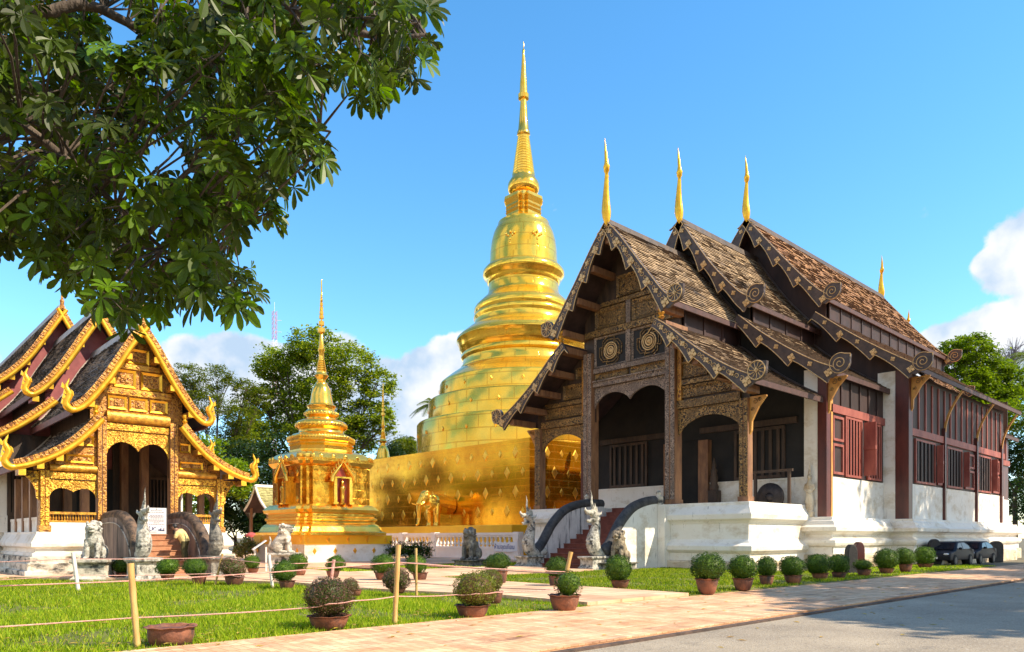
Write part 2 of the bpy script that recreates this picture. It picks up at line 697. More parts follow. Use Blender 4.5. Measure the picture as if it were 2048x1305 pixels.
M['gold_wood'] = mat('gilded_wood', (0.36, 0.14, 0.018), (0.78, 0.40, 0.045), 0.42, 0.4, scale=5, lo=0.35, hi=0.62, bump=0.5, bscale=14)
M['brown_gilt'] = carve('brown_gilt', (0.22, 0.075, 0.018), (0.66, 0.32, 0.05), 6.0, 0.45, 0.2)
M['gold_sheet'] = mat('gold_sheet', (1.0, 0.56, 0.045), (1.0, 0.66, 0.09), 0.17, 0.78, scale=0.5, bump=0.36, bscale=0.5,
                      brick=(2.2, 1.1, (0.8, 0.72, 0.6), 0.25))
M['gold_base'] = mat('gold_base_sheet', (0.62, 0.235, 0.006), (0.92, 0.42, 0.014), 0.16, 0.80, scale=0.22, bump=0.55, bscale=0.36,
                     brick=(1.1, 0.55, (1.15, 1.1, 1.0), 0.35))
M['gold_paint'] = mat('yellow_gold_paint', (0.88, 0.44, 0.006), (0.95, 0.54, 0.012), 0.45, 0.0, scale=1, bump=0.05)
M['gold_small'] = mat('polished_gold', (1.0, 0.52, 0.05), (1.0, 0.62, 0.11), 0.17, 0.88, scale=1.5, bump=0.3, bscale=2.2)
M['gold_dark'] = mat('amber_gold_panel', (0.50, 0.19, 0.015), (0.88, 0.44, 0.05), 0.18, 0.92, scale=1.6, bump=0.6, bscale=1.6,
                     brick=(0.6, 0.5, (1.1, 1.0, 0.8), 0.4))
M['maroon'] = mat('maroon_niche', (0.22, 0.035, 0.03), (0.36, 0.07, 0.05), 0.3, 0.2, scale=2)
M['zinc'] = mat('grey_zinc', (0.25, 0.27, 0.28), (0.36, 0.37, 0.36), 0.5, 0.3, scale=2)
M['terracotta'] = mat('terracotta', (0.10, 0.034, 0.022), (0.32, 0.12, 0.062), 0.7, scale=2.2, rand=True, bump=0.25, bscale=25,
                      stain=[((0.055, 0.035, 0.03), 3, 0.48, 0.66, (1, 1, 0.7)), ((0.50, 0.36, 0.28), 4, 0.62, 0.74, (1, 1, 0.5))])
M['soil'] = mat('soil', (0.02, 0.013, 0.008), (0.06, 0.04, 0.025), 0.95, scale=20, bump=0.6)
M['step'] = mat('red_step', (0.16, 0.038, 0.026), (0.26, 0.075, 0.05), 0.5, scale=3, bump=0.1)
M['step_l'] = mat('brick_step', (0.38, 0.16, 0.075), (0.52, 0.25, 0.13), 0.7, scale=5, bump=0.2)
M['bark'] = mat('bark', (0.050, 0.034, 0.024), (0.13, 0.095, 0.07), 0.9, scale=6, stretch=(1, 1, 0.3), bump=0.8)
M['tile_r'] = mat('shingle', (0.16, 0.095, 0.05), (0.54, 0.35, 0.175), 0.8, scale=0.9, stretch=(0.35, 1.2, 1.2), lo=0.34, hi=0.54, bump=0.2, bscale=8,
                  island=[(0.06, 0.04, 0.03), (0.26, 0.17, 0.10), (0.38, 0.26, 0.15), (0.52, 0.37, 0.22)],
                  stain=[((0.030, 0.019, 0.014), 0.6, 0.56, 0.66, (0.7, 0.8, 0.8)), ((0.04, 0.024, 0.018), 2.4, 0.57, 0.64, (0.35, 1.6, 1.6))])
M['tile_red'] = mat('shingle_rear', (0.28, 0.11, 0.045), (0.74, 0.37, 0.15), 0.8, scale=0.8, stretch=(0.35, 1.2, 1.2), lo=0.36, hi=0.58, bump=0.2, bscale=8,
                    island=[(0.12, 0.045, 0.025), (0.58, 0.27, 0.12), (0.72, 0.38, 0.17), (0.75, 0.46, 0.24)],
                    stain=[((0.06, 0.028, 0.02), 0.5, 0.60, 0.70, (0.6, 0.8, 0.8)), ((0.09, 0.035, 0.02), 2.2, 0.59, 0.67, (0.35, 1.6, 1.6))])
M['tile_l'] = mat('dark_shingle', (0.05, 0.047, 0.047), (0.24, 0.215, 0.20), 0.75, scale=1.6, lo=0.40, hi=0.60, bump=0.2, bscale=8,
                  island=[(0.03, 0.028, 0.028), (0.10, 0.09, 0.088), (0.20, 0.18, 0.17), (0.46, 0.41, 0.38)])
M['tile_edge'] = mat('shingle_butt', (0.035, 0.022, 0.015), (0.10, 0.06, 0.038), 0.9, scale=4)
M['tile_edge_l'] = mat('dark_shingle_butt', (0.02, 0.018, 0.018), (0.34, 0.30, 0.27), 0.9, scale=1.6, stretch=(0.5, 1, 1), lo=0.44, hi=0.62)  # pale dashes painted in for tile edges catching light
M['ridge'] = mat('ridge_mortar', (0.32, 0.32, 0.33), (0.50, 0.49, 0.48), 0.8, scale=3, bump=0.2)
M['flash'] = mat('verge_mortar', (0.42, 0.34, 0.30), (0.60, 0.50, 0.43), 0.8, scale=3)
M['bamboo'] = mat('bamboo', (0.50, 0.29, 0.09), (0.68, 0.45, 0.17), 0.5, scale=5, stretch=(1, 1, 0.3))
M['white_pole'] = mat('white_pole', (0.70, 0.62, 0.55), (0.80, 0.74, 0.68), 0.6, scale=6)
M['rope'] = mat('pink_rope', (0.62, 0.28, 0.24), (0.74, 0.44, 0.36), 0.8, scale=30, bump=0.6, bscale=60)
M['rope_w'] = mat('pale_rope', (0.72, 0.58, 0.46), (0.82, 0.70, 0.58), 0.8, scale=30, bump=0.6, bscale=60)

# ================================================================== the setting
def sheet(name, poly, z, m, thick=0.3, kind='structure'):
    b = MB()
    b.prism(poly, z - thick, z, 'z')
    o = b.build(name, m, autouv=True)
    return tag(o, kind=kind)


m_ground = mat('ground', (0.10, 0.085, 0.05), (0.17, 0.14, 0.085), 0.95, scale=0.25)
m_lawn = mat('lawn', (0.075, 0.085, 0.012), (0.17, 0.17, 0.035), 0.95, scale=2.5, bump=0.6, bscale=30,
             stain=((0.34, 0.24, 0.09), 0.55, 0.54, 0.68, (1, 1, 1)))
m_walk = mat('walk_brick', (0.60, 0.31, 0.155), (0.79, 0.49, 0.285), 0.8, scale=0.8, bump=0.2, bscale=15, brick=(0.16, 0.42, (0.60, 0.50, 0.42), 0.5),
             stain=[((0.84, 0.56, 0.34), 1.6, 0.50, 0.64, (0.5, 1.8, 1)), ((0.24, 0.105, 0.06), 0.9, 0.56, 0.70, (0.35, 1.9, 1))])
m_plaza = mat('plaza_paving', (0.62, 0.365, 0.21), (0.79, 0.53, 0.34), 0.75, scale=0.6, bump=0.1, brick=(0.9, 0.9, (0.72, 0.68, 0.65), 0.3))
m_road = mat('asphalt', (0.25, 0.20, 0.145), (0.40, 0.325, 0.235), 0.9, scale=0.35, bump=0.5, bscale=42,
             stain=[((0.20, 0.165, 0.125), 1.3, 0.56, 0.72, (0.6, 1.5, 1)), ((0.44, 0.38, 0.31), 22, 0.52, 0.64, (1, 1, 1)), ((0.11, 0.10, 0.09), 30, 0.56, 0.64, (1, 1, 1))])
m_kerb = mat('kerb_brick', (0.22, 0.10, 0.06), (0.40, 0.20, 0.12), 0.85, scale=5, brick=(0.22, 0.4, (0.35, 0.3, 0.28), 0.5))
b = MB()
b.box(-1500, 1500, -1500, 1500, -1.0, -0.12)
tag(b.build('ground', m_ground), kind='structure')
sheet('road', [(-60, -14), (160, -14), (160, 7.10), (-60, 7.10)], -0.05, m_road, 0.05)
sheet('brick_walk', [(-60, 7.225), (160, 7.225), (160, 11.1), (-60, 11.1)], 0.03, m_walk)
LAWN1 = [(-25, 11.104), (12.72, 11.104), (12.74, 14.1), (12.0, 16.3), (11.35, 19.2), (11.3, 22.6), (10.55, 24.4),
         (8.9, 27.85), (6.9, 29.9), (5.0, 33.0), (-25, 33.0)]
bk_ = MB()
bk_.box(-60, 160, 7.10, 7.22, -0.2, -0.012)
tag(bk_.build('kerb', mat('kerb_stone', (0.05, 0.035, 0.03), (0.13, 0.08, 0.06), 0.9, scale=4, bump=0.3)), kind='structure')
sheet('lawn', LAWN1, 0.0, m_lawn, 0.1)
PL = [(12.724, 11.104), (16.8, 11.104), (16.8, 22.3), (26.0, 22.3), (26.0, 28.0), (16.5, 28.0), (16.0, 33.2), (60, 33.2), (60, 70), (-30, 70), (-30, 33.1), (5.05, 33.1),
      (6.95, 29.95), (8.95, 27.9), (10.6, 24.42), (11.35, 22.62), (11.40, 19.22), (12.05, 16.33), (12.79, 14.12)]
sheet('plaza', PL, 0.12, m_plaza)
RL = [(16.85, 11.104), (46, 11.104), (46, 15.4), (37.0, 15.4), (31.4, 17.2), (31.4, 22.25), (16.85, 22.25)]
sheet('lawn', RL, 0.05, m_lawn, 0.15)
L2 = [(16.55, 28.05), (30.5, 28.05), (30.5, 33.15), (16.1, 33.15)]
sheet('lawn', L2, 0.06, m_lawn, 0.15)
sheet('path', [(18.8, 28.0), (20.4, 28.0), (20.4, 33.3), (18.8, 33.3)], 0.14, m_kerb, 0.2)
sheet('path', [(22.4, 28.0), (23.4, 28.0), (23.4, 33.3), (22.4, 33.3)], 0.13, m_kerb, 0.2)


def grass(name, poly, dens, hmin, hmax, seed, z=0.0, wid=0.012):
    """blades of turf scattered over a polygon, as one mesh"""
    g = np.random.default_rng(seed)
    P = np.array(poly)
    x0, y0 = P.min(0)
    x1, y1 = P.max(0)
    n = int((x1 - x0) * (y1 - y0) * dens)
    p = g.uniform((x0, y0), (x1, y1), (n, 2))
    ins = np.zeros(n, bool)
    j = len(P) - 1
    for i in range(len(P)):
        c = ((P[i, 1] > p[:, 1]) != (P[j, 1] > p[:, 1])) & (p[:, 0] < (P[j, 0] - P[i, 0]) * (p[:, 1] - P[i, 1]) / (P[j, 1] - P[i, 1] + 1e-12) + P[i, 0])
        ins ^= c
        j = i
    p = p[ins]
    # density and height vary in drifts, bare patches stay open
    f = np.array([mnoise.noise(Vector((a * 0.55, c * 0.55, seed))) for a, c in p])
    keep = g.uniform(0, 1, len(p)) < np.clip(0.80 + f * 1.8, 0.22, 1)
    p = p[keep]
    f = f[keep]
    n = len(p)
    h = g.uniform(hmin, hmax, n) * (1 + f * 0.7)
    a = g.uniform(0, 2 * PI, n)
    ln = g.uniform(0.1, 0.9, n) * h
    la = g.uniform(0, 2 * PI, n)
    d = np.stack([np.cos(a), np.sin(a)], 1) * wid
    v = np.zeros((n, 3, 3))
    v[:, 0, :2] = p - d
    v[:, 1, :2] = p + d
    v[:, :2, 2] = z - 0.01
    v[:, 2, 0] = p[:, 0] + np.cos(la) * ln
    v[:, 2, 1] = p[:, 1] + np.sin(la) * ln
    v[:, 2, 2] = z + h
    me = bpy.data.meshes.new(name)
    me.vertices.add(n * 3)
    me.vertices.foreach_set('co', v.reshape(-1))
    me.loops.add(n * 3)
    me.loops.foreach_set('vertex_index', np.arange(n * 3))
    me.polygons.add(n)
    me.polygons.foreach_set('loop_start', np.arange(n) * 3)
    uvl = me.uv_layers.new(name='UVMap')
    tone = np.clip(0.5 + f * 0.8 + g.normal(0, 0.2, n), 0, 1)
    uv = np.repeat(np.stack([np.floor(tone * 40) / 40 + 0.003, np.floor(g.uniform(0, 6, n)) / 6], 1), 3, 0)
    uvl.data.foreach_set('uv', uv.reshape(-1))
    me.update()
    me.validate()
    o = bpy.data.objects.new(name, me)
    COL.objects.link(o)
    me.materials.append(m_grass)
    return tag(o, kind='stuff')


m_grass = leafmat('grass_blade', [(0.05, 0.095, 0.004), (0.12, 0.21, 0.005), (0.23, 0.35, 0.008), (0.38, 0.48, 0.014), (0.52, 0.44, 0.06)], 0.35, 0.6)
grass('grass', [(1.5, 11.03), (12.76, 11.03), (12.78, 14.1), (12.0, 16.3), (11.35, 19.2), (1.5, 19.2)], 900, 0.04, 0.11, 1)
grass('grass', [(1.5, 19.2), (11.3, 19.2), (11.3, 22.6), (10.5, 24.4), (8.9, 27.8), (6.9, 29.8), (5.0, 32.9), (1.0, 32.9)], 420, 0.04, 0.11, 2, 0, 0.018)
grass('grass', [(1.5, 11.06), (12.7, 11.06), (12.7, 14.1), (12.0, 16.3), (11.35, 19.2), (11.3, 22.6), (8.9, 27.8), (1.5, 27.8)], 26, 0.10, 0.20, 9, 0, 0.010)
grass('grass', [(16.9, 11.15), (31.3, 11.15), (31.3, 22.2), (16.9, 22.2)], 330, 0.03, 0.08, 3, 0.05, 0.02)
grass('grass', [(31.3, 11.15), (46, 11.15), (46, 15.3), (31.3, 15.3)], 200, 0.03, 0.08, 4, 0.05, 0.025)
grass('grass', [(16.6, 28.1), (30.4, 28.1), (30.4, 33.1), (16.2, 33.1)], 200, 0.03, 0.08, 5, 0.06, 0.025)


# ================================================================== the two halls
def curve_n(pts, course):
    L = sum((Vector(a) - Vector(b)).length for a, b in zip(pts, pts[1:]))
    n = max(4, int(L / course))
    return resample([(p[0], p[1], 0) for p in pts], n)[0]


def tiles(mb, pts, s, x0, x1, course, tw, lift=0.05, slant=0.0):
    C = curve_n(smooth_pts([(p[0], p[1], 0) for p in pts], 2), course)
    C = [(c.x, c.y) for c in C]
    for i in range(len(C) - 1):
        (ya, za), (yb, zb) = C[i], C[i + 1]
        dy, dz = yb - ya, zb - za
        l = math.hypot(dy, dz)
        ny, nz_ = -dz / l, dy / l
        x = x0 - random.random() * tw
        while x < x1:
            xa, xb = max(x, x0), min(x + tw * random.uniform(0.8, 1.15), x1)
            x = xb
            if xb - xa < 0.02:
                continue
            lf = lift * random.uniform(0.6, 1.5)
            ext = random.uniform(-0.02, 0.03)
            a = (ya + ny * 0.004, za + nz_ * 0.004)
            e = (yb + ny * lf + dy / l * ext, zb + nz_ * lf + dz / l * ext)
            g = (yb + dy / l * ext, zb + dz / l * ext - 0.01)
            u = (random.random(), random.random())
            g_ = 0.006
            p1 = [(xa + g_, s * a[0], a[1]), (xb - g_, s * a[0], a[1]), (xb - g_, s * e[0], e[1]), (xa + g_, s * e[0], e[1])]
            p2 = [(xa + g_, s * e[0], e[1]), (xb - g_, s * e[0], e[1]), (xb - g_, s * g[0], g[1]), (xa + g_, s * g[0], g[1])]
            if s > 0:
                p1.reverse()
                p2.reverse()
            mb.q(p1, u)
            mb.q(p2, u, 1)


def slab(mb, pts, s, x0, x1, t):
    P = [(p.x, p.y) for p in smooth_pts([(a, c, 0) for a, c in pts], 2)]
    poly = [(s * y, z) for y, z in P] + [(s * y, z - t) for y, z in reversed(P)]
    mb.prism(poly, x0, x1, 'x')


def ext_curve(up, e):
    """drop the lifted tip and carry the slope on to the eave"""
    p = [tuple(q) for q in up[:-1]]
    a, c = p[-2], p[-1]
    L = math.hypot(c[0] - a[0], c[1] - a[1])
    p.append((c[0] + (c[0] - a[0]) / L * e, c[1] + (c[1] - a[1]) / L * e))
    return p


def barge_poly(pts, s, dmin, dmax, per, top=0.06, n=90):
    """outline of a bargeboard in (y, z); the lower edge hangs in scoops that end in cusps"""
    P, L = resample([(q.x, q.y, 0) for q in smooth_pts([(a, c, 0) for a, c in pts], 3)], n)
    up, lo, mid = [], [], []
    m = max(1, round(L / per))
    for i, p in enumerate(P):
        d = P[min(i + 1, n)] - P[max(i - 1, 0)]
        d.normalize()
        nx, nz_ = -d.y, d.x
        t = (i / n * m) % 1.0 if i < n else 1.0
        dep = dmin + (dmax - dmin) * (max(0.0, t - 0.12) / 0.88) ** 1.7 if dmax > dmin else dmin
        if i == 0:
            dep = dmax
        up.append((s * (p.x + nx * top), p.y + nz_ * top))
        lo.append((s * (p.x - nx * dep), p.y - nz_ * dep))
        mid.append((s * (p.x - nx * dep * 0.42), p.y - nz_ * dep * 0.42, t, L / m))
    return up, lo, mid, m, L


def flower(mb, x, y, z, r, ang=0.0):
    """four-petalled boss standing off the board, facing -x"""
    for k in range(4):
        a = ang + PI / 2 * k
        c = (y + math.cos(a) * r * 0.52, z + math.sin(a) * r * 0.52)
        w = r * 0.42
        q = [(c[0] + w * math.cos(a + t), c[1] + w * math.sin(a + t)) for t in (0, PI / 2, PI, -PI / 2)]
        mb.prism(q, x - 0.05, x, 'x')
    mb.prism([(y + r * 0.28 * math.cos(t), z + r * 0.28 * math.sin(t)) for t in [PI / 4 * k for k in range(8)]], x - 0.08, x, 'x')


def spiral(x, y, z, r0, r1, turns, s, a0=0.0, n=26):
    out = []
    for i in range(n + 1):
        t = i / n
        r = r0 + (r1 - r0) * t
        a = a0 + turns * 2 * PI * t
        out.append((x, y + s * r * math.cos(a), z + r * math.sin(a)))
    return out


def dark_barge(parent, pts, s, x, ornate, per, first=False):
    """carved dark bargeboard with gilt bosses, edge beading and a rolled end"""
    up, lo, mid, m, L = barge_poly(pts, s, 0.42, 0.80, per)
    b = MB()
    poly = up + lo[::-1]
    b.prism(poly, x - 0.07, x + 0.07, 'x')
    o = b.build('bargeboard', M['board'], parent)
    g = MB()
    g.tube([(x - 0.085, y, z) for y, z in lo[::1]], 0.026, 5)
    g.tube([(x - 0.085, y - 0.0, z - 0.03) for y, z in up[::3]], 0.022, 5)
    k = 0
    n = len(mid)
    for q in range(m):
        i = min(n - 1, int((q + 0.93) * n / m))
        y, z, t, pl = mid[i]
        flower(g, x - 0.07, y, z, 0.27 if ornate else 0.24, PI / 4 + 0.5 * s)
        j = min(n - 1, int((q + 0.42) * n / m))
        y, z, t, pl = mid[j]
        flower(g, x - 0.07, y, z, 0.16, 0.5 * s)
        if ornate:
            for fr, rr in ((0.12, 0.11), (0.28, 0.13), (0.58, 0.14), (0.75, 0.15)):
                j = min(n - 1, int((q + fr) * n / m))
                y, z, t, pl = mid[j]
                g.tube(spiral(x - 0.08, y, z, 0.03, rr, 1.15, s if q % 2 else -s, random.random() * 6, 14), 0.017, 4)
    g.build('gilt_ornament', M['carved_gilt'], o)
    # rolled end
    ey, ez = pts[-1]
    r = 0.46 if ornate else 0.50
    cy, cz = s * (ey + r * 0.62), ez + 0.16
    e = MB()
    out = []
    for i in range(30):
        a = 2 * PI * i / 30
        rr = r
        if 0.15 < a < 1.1:
            rr = r * (1 + 0.30 * math.exp(-((a - 0.62) / 0.22) ** 2))
        out.append((cy + s * rr * math.cos(a), cz + rr * math.sin(a)))
    e.prism(out, x - 0.09, x + 0.09, 'x')
    e.prism([(s * (ey - 0.55), ez - 0.30), (s * (ey - 0.1), ez - 0.52), (cy, cz - r * 0.9), (cy, cz + r * 0.2), (s * (ey - 0.25), ez + 0.1)], x - 0.072, x + 0.072, 'x')
    oe = e.build('scroll_end', M['board'], o)
    g = MB()
    if ornate:
        g.tube([(x - 0.1, cy + r * 0.9 * math.cos(t), cz + r * 0.9 * math.sin(t)) for t in [2 * PI * k / 24 for k in range(25)]], 0.028, 5)
        for k in range(11):
            a = 2 * PI * k / 11
            g.tube([(x - 0.1, cy + q * r * math.cos(a + w), cz + q * r * math.sin(a + w)) for q, w in ((0.28, 0), (0.5, 0.12), (0.72, 0.1), (0.84, 0.28))], 0.02, 4)
        flower(g, x - 0.09, cy, cz, 0.13)
    else:
        g.tube(spiral(x - 0.1, cy, cz, 0.05, r * 0.72, 1.7, s, 0.3, 34), 0.022, 4)
        g.tube([(x - 0.1, y, z) for y, z in out[2:]], 0.02, 4)
    g.build('gilt_ornament', M['carved_gilt'], oe)


M['carved_gilt'] = mat('dull_gilt', (0.46, 0.27, 0.11), (0.78, 0.52, 0.24), 0.45, 0.25, scale=8)


def gold_barge(parent, pts, s, x, naga=True):
    """rounded gilded bargeboard under a band of tile ends, ending in a flame-crested serpent"""
    P, L = resample([(q.x, q.y, 0) for q in smooth_pts([(a, c, 0) for a, c in pts], 3)], 60)
    up, lo, mid, m, L = barge_poly(pts, s, 0.16, 0.16, 1.0, top=0.05, n=60)
    b = MB()
    b.prism(up + lo[::-1], x - 0.05, x + 0.08, 'x')
    o = b.build('bargeboard', M['brown_gilt'], parent)
    d = MB()
    n = int(L / 0.17)
    Q, _ = resample([(q.x, q.y, 0) for q in P], n)
    for i in range(n):
        c = Q[i].lerp(Q[i + 1], 0.5)
        t = (Q[i + 1] - Q[i]).normalized()
        nx, nz_ = -t.y, t.x
        w = 0.045
        q = [(s * (c.x + t.x * e - nx * f), c.y + t.y * e - nz_ * f) for e, f in ((-w, -0.05), (w, -0.05), (w * 0.8, 0.12), (-w * 0.8, 0.12))]
        d.prism(q, x - 0.075, x - 0.05, 'x')
    d.build('tile_ends', M['brown_gilt'], o)
    r = MB()
    path = []
    for i, p in enumerate(P):
        t = (P[min(i + 1, 60)] - P[max(i - 1, 0)]).normalized()
        path.append((x - 0.03, s * (p.x + t.y * 0.245), p.y - t.x * 0.245))
    rad = [0.115] * len(path)
    if naga:
        ey, ez = path[-1][1] * s, path[-1][2]
        tail = [(0.16, -0.02, 0.14), (0.30, 0.09, 0.15), (0.34, 0.27, 0.13), (0.24, 0.44, 0.125), (0.20, 0.60, 0.13), (0.28, 0.74, 0.11),
                (0.34, 0.90, 0.075), (0.27, 1.06, 0.045), (0.22, 1.22, 0.012)]
        for a, c, q in tail:
            path.append((x - 0.03, s * (ey + a), ez + c))
            rad.append(q)
    sm = smooth_pts(path, 1)
    rr = [0] * len(sm)
    # radii carried along by nearest source vertex
    for i, q in enumerate(sm):
        k = min(range(len(path)), key=lambda j: (Vector(path[j]) - q).length)
        rr[i] = rad[k]
    r.tube(sm, rr, 10)
    if naga:
        for a, c, h in ((0.44, 0.20, 0.2), (0.40, 0.42, 0.2), (0.36, 0.62, 0.22), (0.44, 0.84, 0.2), (0.12, 0.62, 0.16)):
            y0, z0 = s * (ey + a), ez + c
            r.prism([(y0 - s * 0.06, z0 - 0.08), (y0 + s * 0.07, z0), (y0 + s * 0.03, z0 + h), (y0 - s * 0.04, z0 + 0.08)], x - 0.07, x + 0.01, 'x')
    r.build('gilded_serpent', M['gold'], o, smooth=40)


def profile_podium(parent, name, x0, x1, y0, y1, prof, m):
    b = MB()
    b.rings([[(x0 - d, y0 - d, z), (x1 + d, y0 - d, z), (x1 + d, y1 + d, z), (x0 - d, y1 + d, z)] for d, z in prof])
    return b.build(name, m, parent, bevel=0.02)


def framed_panel(fr, pn, x, y0, y1, z0, z1, w=0.09, dep=0.07):
    """picture-frame panel on a wall that faces -x: mitred frame and a sunk field"""
    out, fr, pn = fr, MB(), MB()
    o = [(y0, z0), (y1, z0), (y1, z1), (y0, z1)]
    i = [(y0 + w, z0 + w), (y1 - w, z0 + w), (y1 - w, z1 - w), (y0 + w, z1 - w)]
    for k in range(4):
        j = (k + 1) % 4
        fr.rings([[(x, *o[k]), (x, *o[j]), (x, *i[j]), (x, *i[k])], [(x - dep, *o[k]), (x - dep, *o[j]), (x - dep * 0.4, *i[j]), (x - dep * 0.4, *i[k])]])
    pn.box(x - 0.012, x + 0.01, y0 + w, y1 - w, z0 + w, z1 - w)
    out.append((fr, pn))


def flush_panels(root, lst, mf, mp):
    for fr, pn in lst:
        o = fr.build('panel_frame', mf, root)
        pn.build('carved_panel', mp, o)
    lst.clear()


def arch_valance(b, x, y0, y1, ztop, zside, zpeak, zmid, n, t=0.1, two=True):
    """hanging arch panel: two lobes meeting at a centre drop, or one lobe"""
    bot = []
    m = 14
    lobes = 2 if two else 1
    for l in range(lobes):
        for i in range(m + 1):
            u = i / m
            y = y0 + (y1 - y0) * (l + u) / lobes
            a = zside if l == 0 else zmid
            c = zmid if (l == 0 and two) else zside
            base = a + (c - a) * u
            z = base + (zpeak - base) * math.sin(PI * u) ** 0.6
            bot.append((y, z))
    b.prism([(y0, ztop)] + bot + [(y1, ztop)], x - t / 2, x + t / 2, 'x')


def lattice(parent, axis, pos, a0, a1, z0, z1, n, mfr, mbar, fw=0.1, dep=0.1, face=-1, dark=True, cat='window'):
    """barred window in a wall; axis 'x' faces +-x and runs along y"""
    B = MB()

    def bx(m_, p0, p1, q0, q1, r0, r1):
        if axis == 'x':
            m_.box(min(p0, p1), max(p0, p1), q0, q1, r0, r1)
        else:
            m_.box(q0, q1, min(p0, p1), max(p0, p1), r0, r1)
    d = face * dep
    bx(B, pos, pos + d, a0 - fw, a0, z0 - fw, z1 + fw)
    bx(B, pos, pos + d, a1, a1 + fw, z0 - fw, z1 + fw)
    bx(B, pos, pos + d * 0.95, a0, a1, z1, z1 + fw)
    bx(B, pos, pos + d * 1.2, a0, a1, z0 - fw, z0)
    w = B.build('window', mfr, parent)
    if dark:
        V = MB()
        bx(V, pos + d * 0.02, pos + d * 0.12, a0, a1, z0, z1)
        V.build('opening', M['void'], w)  # dark sheet painted as the unlit room behind the bars
    G = MB()
    st = (a1 - a0) / n
    for k in range(n):
        c = a0 + st * (k + 0.5)
        bx(G, pos + d * 0.3, pos + d * 0.8, c - st * 0.2, c + st * 0.2, z0, z1)
    G.build('bars', mbar, w)
    return w


def ridge_finial(parent, x, z, h, m, horn=False, y=0.0):
    b = MB()
    if horn:
        path = [(x + 0.05, y, z - 0.15), (x - 0.03, y, z + 0.12 * h), (x + 0.02, y, z + 0.35 * h), (x + 0.06, y, z + 0.55 * h), (x + 0.02, y, z + 0.8 * h), (x - 0.1, y, z + h)]
        b.tube(smooth_pts(path, 2), [0.1, .13, .14, .13, .11, .10, .085, .075, .065, .06, .05, .045, .04, .035, .03, .025, .02, .012, .006, .004, .003, .002][:len(smooth_pts(path, 2))] + [0.003] * max(0, len(smooth_pts(path, 2)) - 22), 8)
        b.ell((x, y, z + 0.16 * h), (0.14, 0.12, 0.14))
    else:
        prof = [(0.02, -0.55), (0.14, -0.35), (0.24, 0.0), (0.275, 0.3), (0.25, 0.65), (0.20, 1.1), (0.155, 1.6), (0.12, 2.1), (0.10, 2.35),
                (0.16, 2.45), (0.17, 2.6), (0.20, 2.68), (0.13, 2.85), (0.10, 3.05), (0.085, 3.4), (0.05, 3.8), (0.004, 4.3)]
        k = h / 4.3
        prof = [(r, zz * k) for r, zz in prof]
        polys = []
        for r, zz in prof:
            ox = 0.05 * math.sin(zz * 1.5) - 0.02 * zz
            polys.append([(x + ox + r * 0.8 * math.cos(2 * PI * q / 12), y + 0.07 * math.sin(zz * 1.7) + r * math.sin(2 * PI * q / 12), z + zz) for q in range(12)])
        b.rings(polys)
        for q in range(7):
            zz = (0.5 + q * 0.28) * k
            b.prism([(x + 0.10, z + zz), (x + 0.26 - q * 0.012, z + zz + 0.1), (x + 0.10, z + zz + 0.2)], y - 0.02, y + 0.02, 'y')
    return b.build('finial', m, parent, smooth=50)


def bracket(parent, x, y, z0, z1, out, m, name='eave_bracket', axis='y', s=-1, t=0.065, carved=None):
    """curved strut from a post out to the eave; s is the way it leans"""
    b = MB()
    n = 8
    P1, P2 = [], []
    for i in range(n + 1):
        u = i / n
        o = out * u ** 1.8
        zz = z0 + (z1 - z0) * u
        P1.append((o, zz))
        P2.append((o + 0.09 + 0.03 * (1 - u), zz - 0.04))
    poly = P1 + P2[::-1]
    if axis == 'y':
        b.prism([(y + s * a, c) for a, c in poly], x - t, x + t, 'x')
    else:
        b.prism([(x + s * a, c) for a, c in poly], y - t, y + t, 'y')
    return b.build(name, m, parent)


def carved_bracket(parent, x, y, z0, z1, out, m, s=-1, t=0.07):
    b = MB()
    pts = [(0, z0), (0.10, z0 + 0.1 * (z1 - z0)), (0.12, z0 + 0.35 * (z1 - z0)), (0.30 * out, z0 + 0.5 * (z1 - z0)), (0.55 * out, z0 + 0.72 * (z1 - z0)), (out, z1 - 0.06), (out, z1), (0, z1)]
    b.prism([(y + s * a, c) for a, c in pts], x - t, x + t, 'x')
    o = b.build('eave_bracket', m, parent)
    g = MB()
    for k, (u, w, r) in enumerate(((0.35, 0.86, 0.16), (0.62, 0.9, 0.11), (0.22, 0.66, 0.10))):
        g.tube(spiral(x - t - 0.015, y + s * out * u, z0 + (z1 - z0) * w, 0.03, r * out, 1.3, s, k, 16), 0.02, 4)
    g.build('carving', M['carved'], o)
    return o


def column(parent, x, y, w, z0, z1, m, face=None, d=None):
    d = d or w
    b = MB()
    b.box(x - d / 2, x + d / 2, y - w / 2, y + w / 2, z0, z1)
    b.box(x - d / 2 - 0.05, x + d / 2 + 0.05, y - w / 2 - 0.05, y + w / 2 + 0.05, z0, z0 + 0.25)
    o = b.build('column', m, parent)
    if face:
        f = MB()
        f.box(x - d / 2 - 0.03, x - d / 2, y - w * 0.46, y - w * 0.06, z0 + 0.26, z1)
        f.box(x - d / 2 - 0.03, x - d / 2, y + w * 0.06, y + w * 0.46, z0 + 0.26, z1)
        f.build('carved_facing', face, o)
    return o


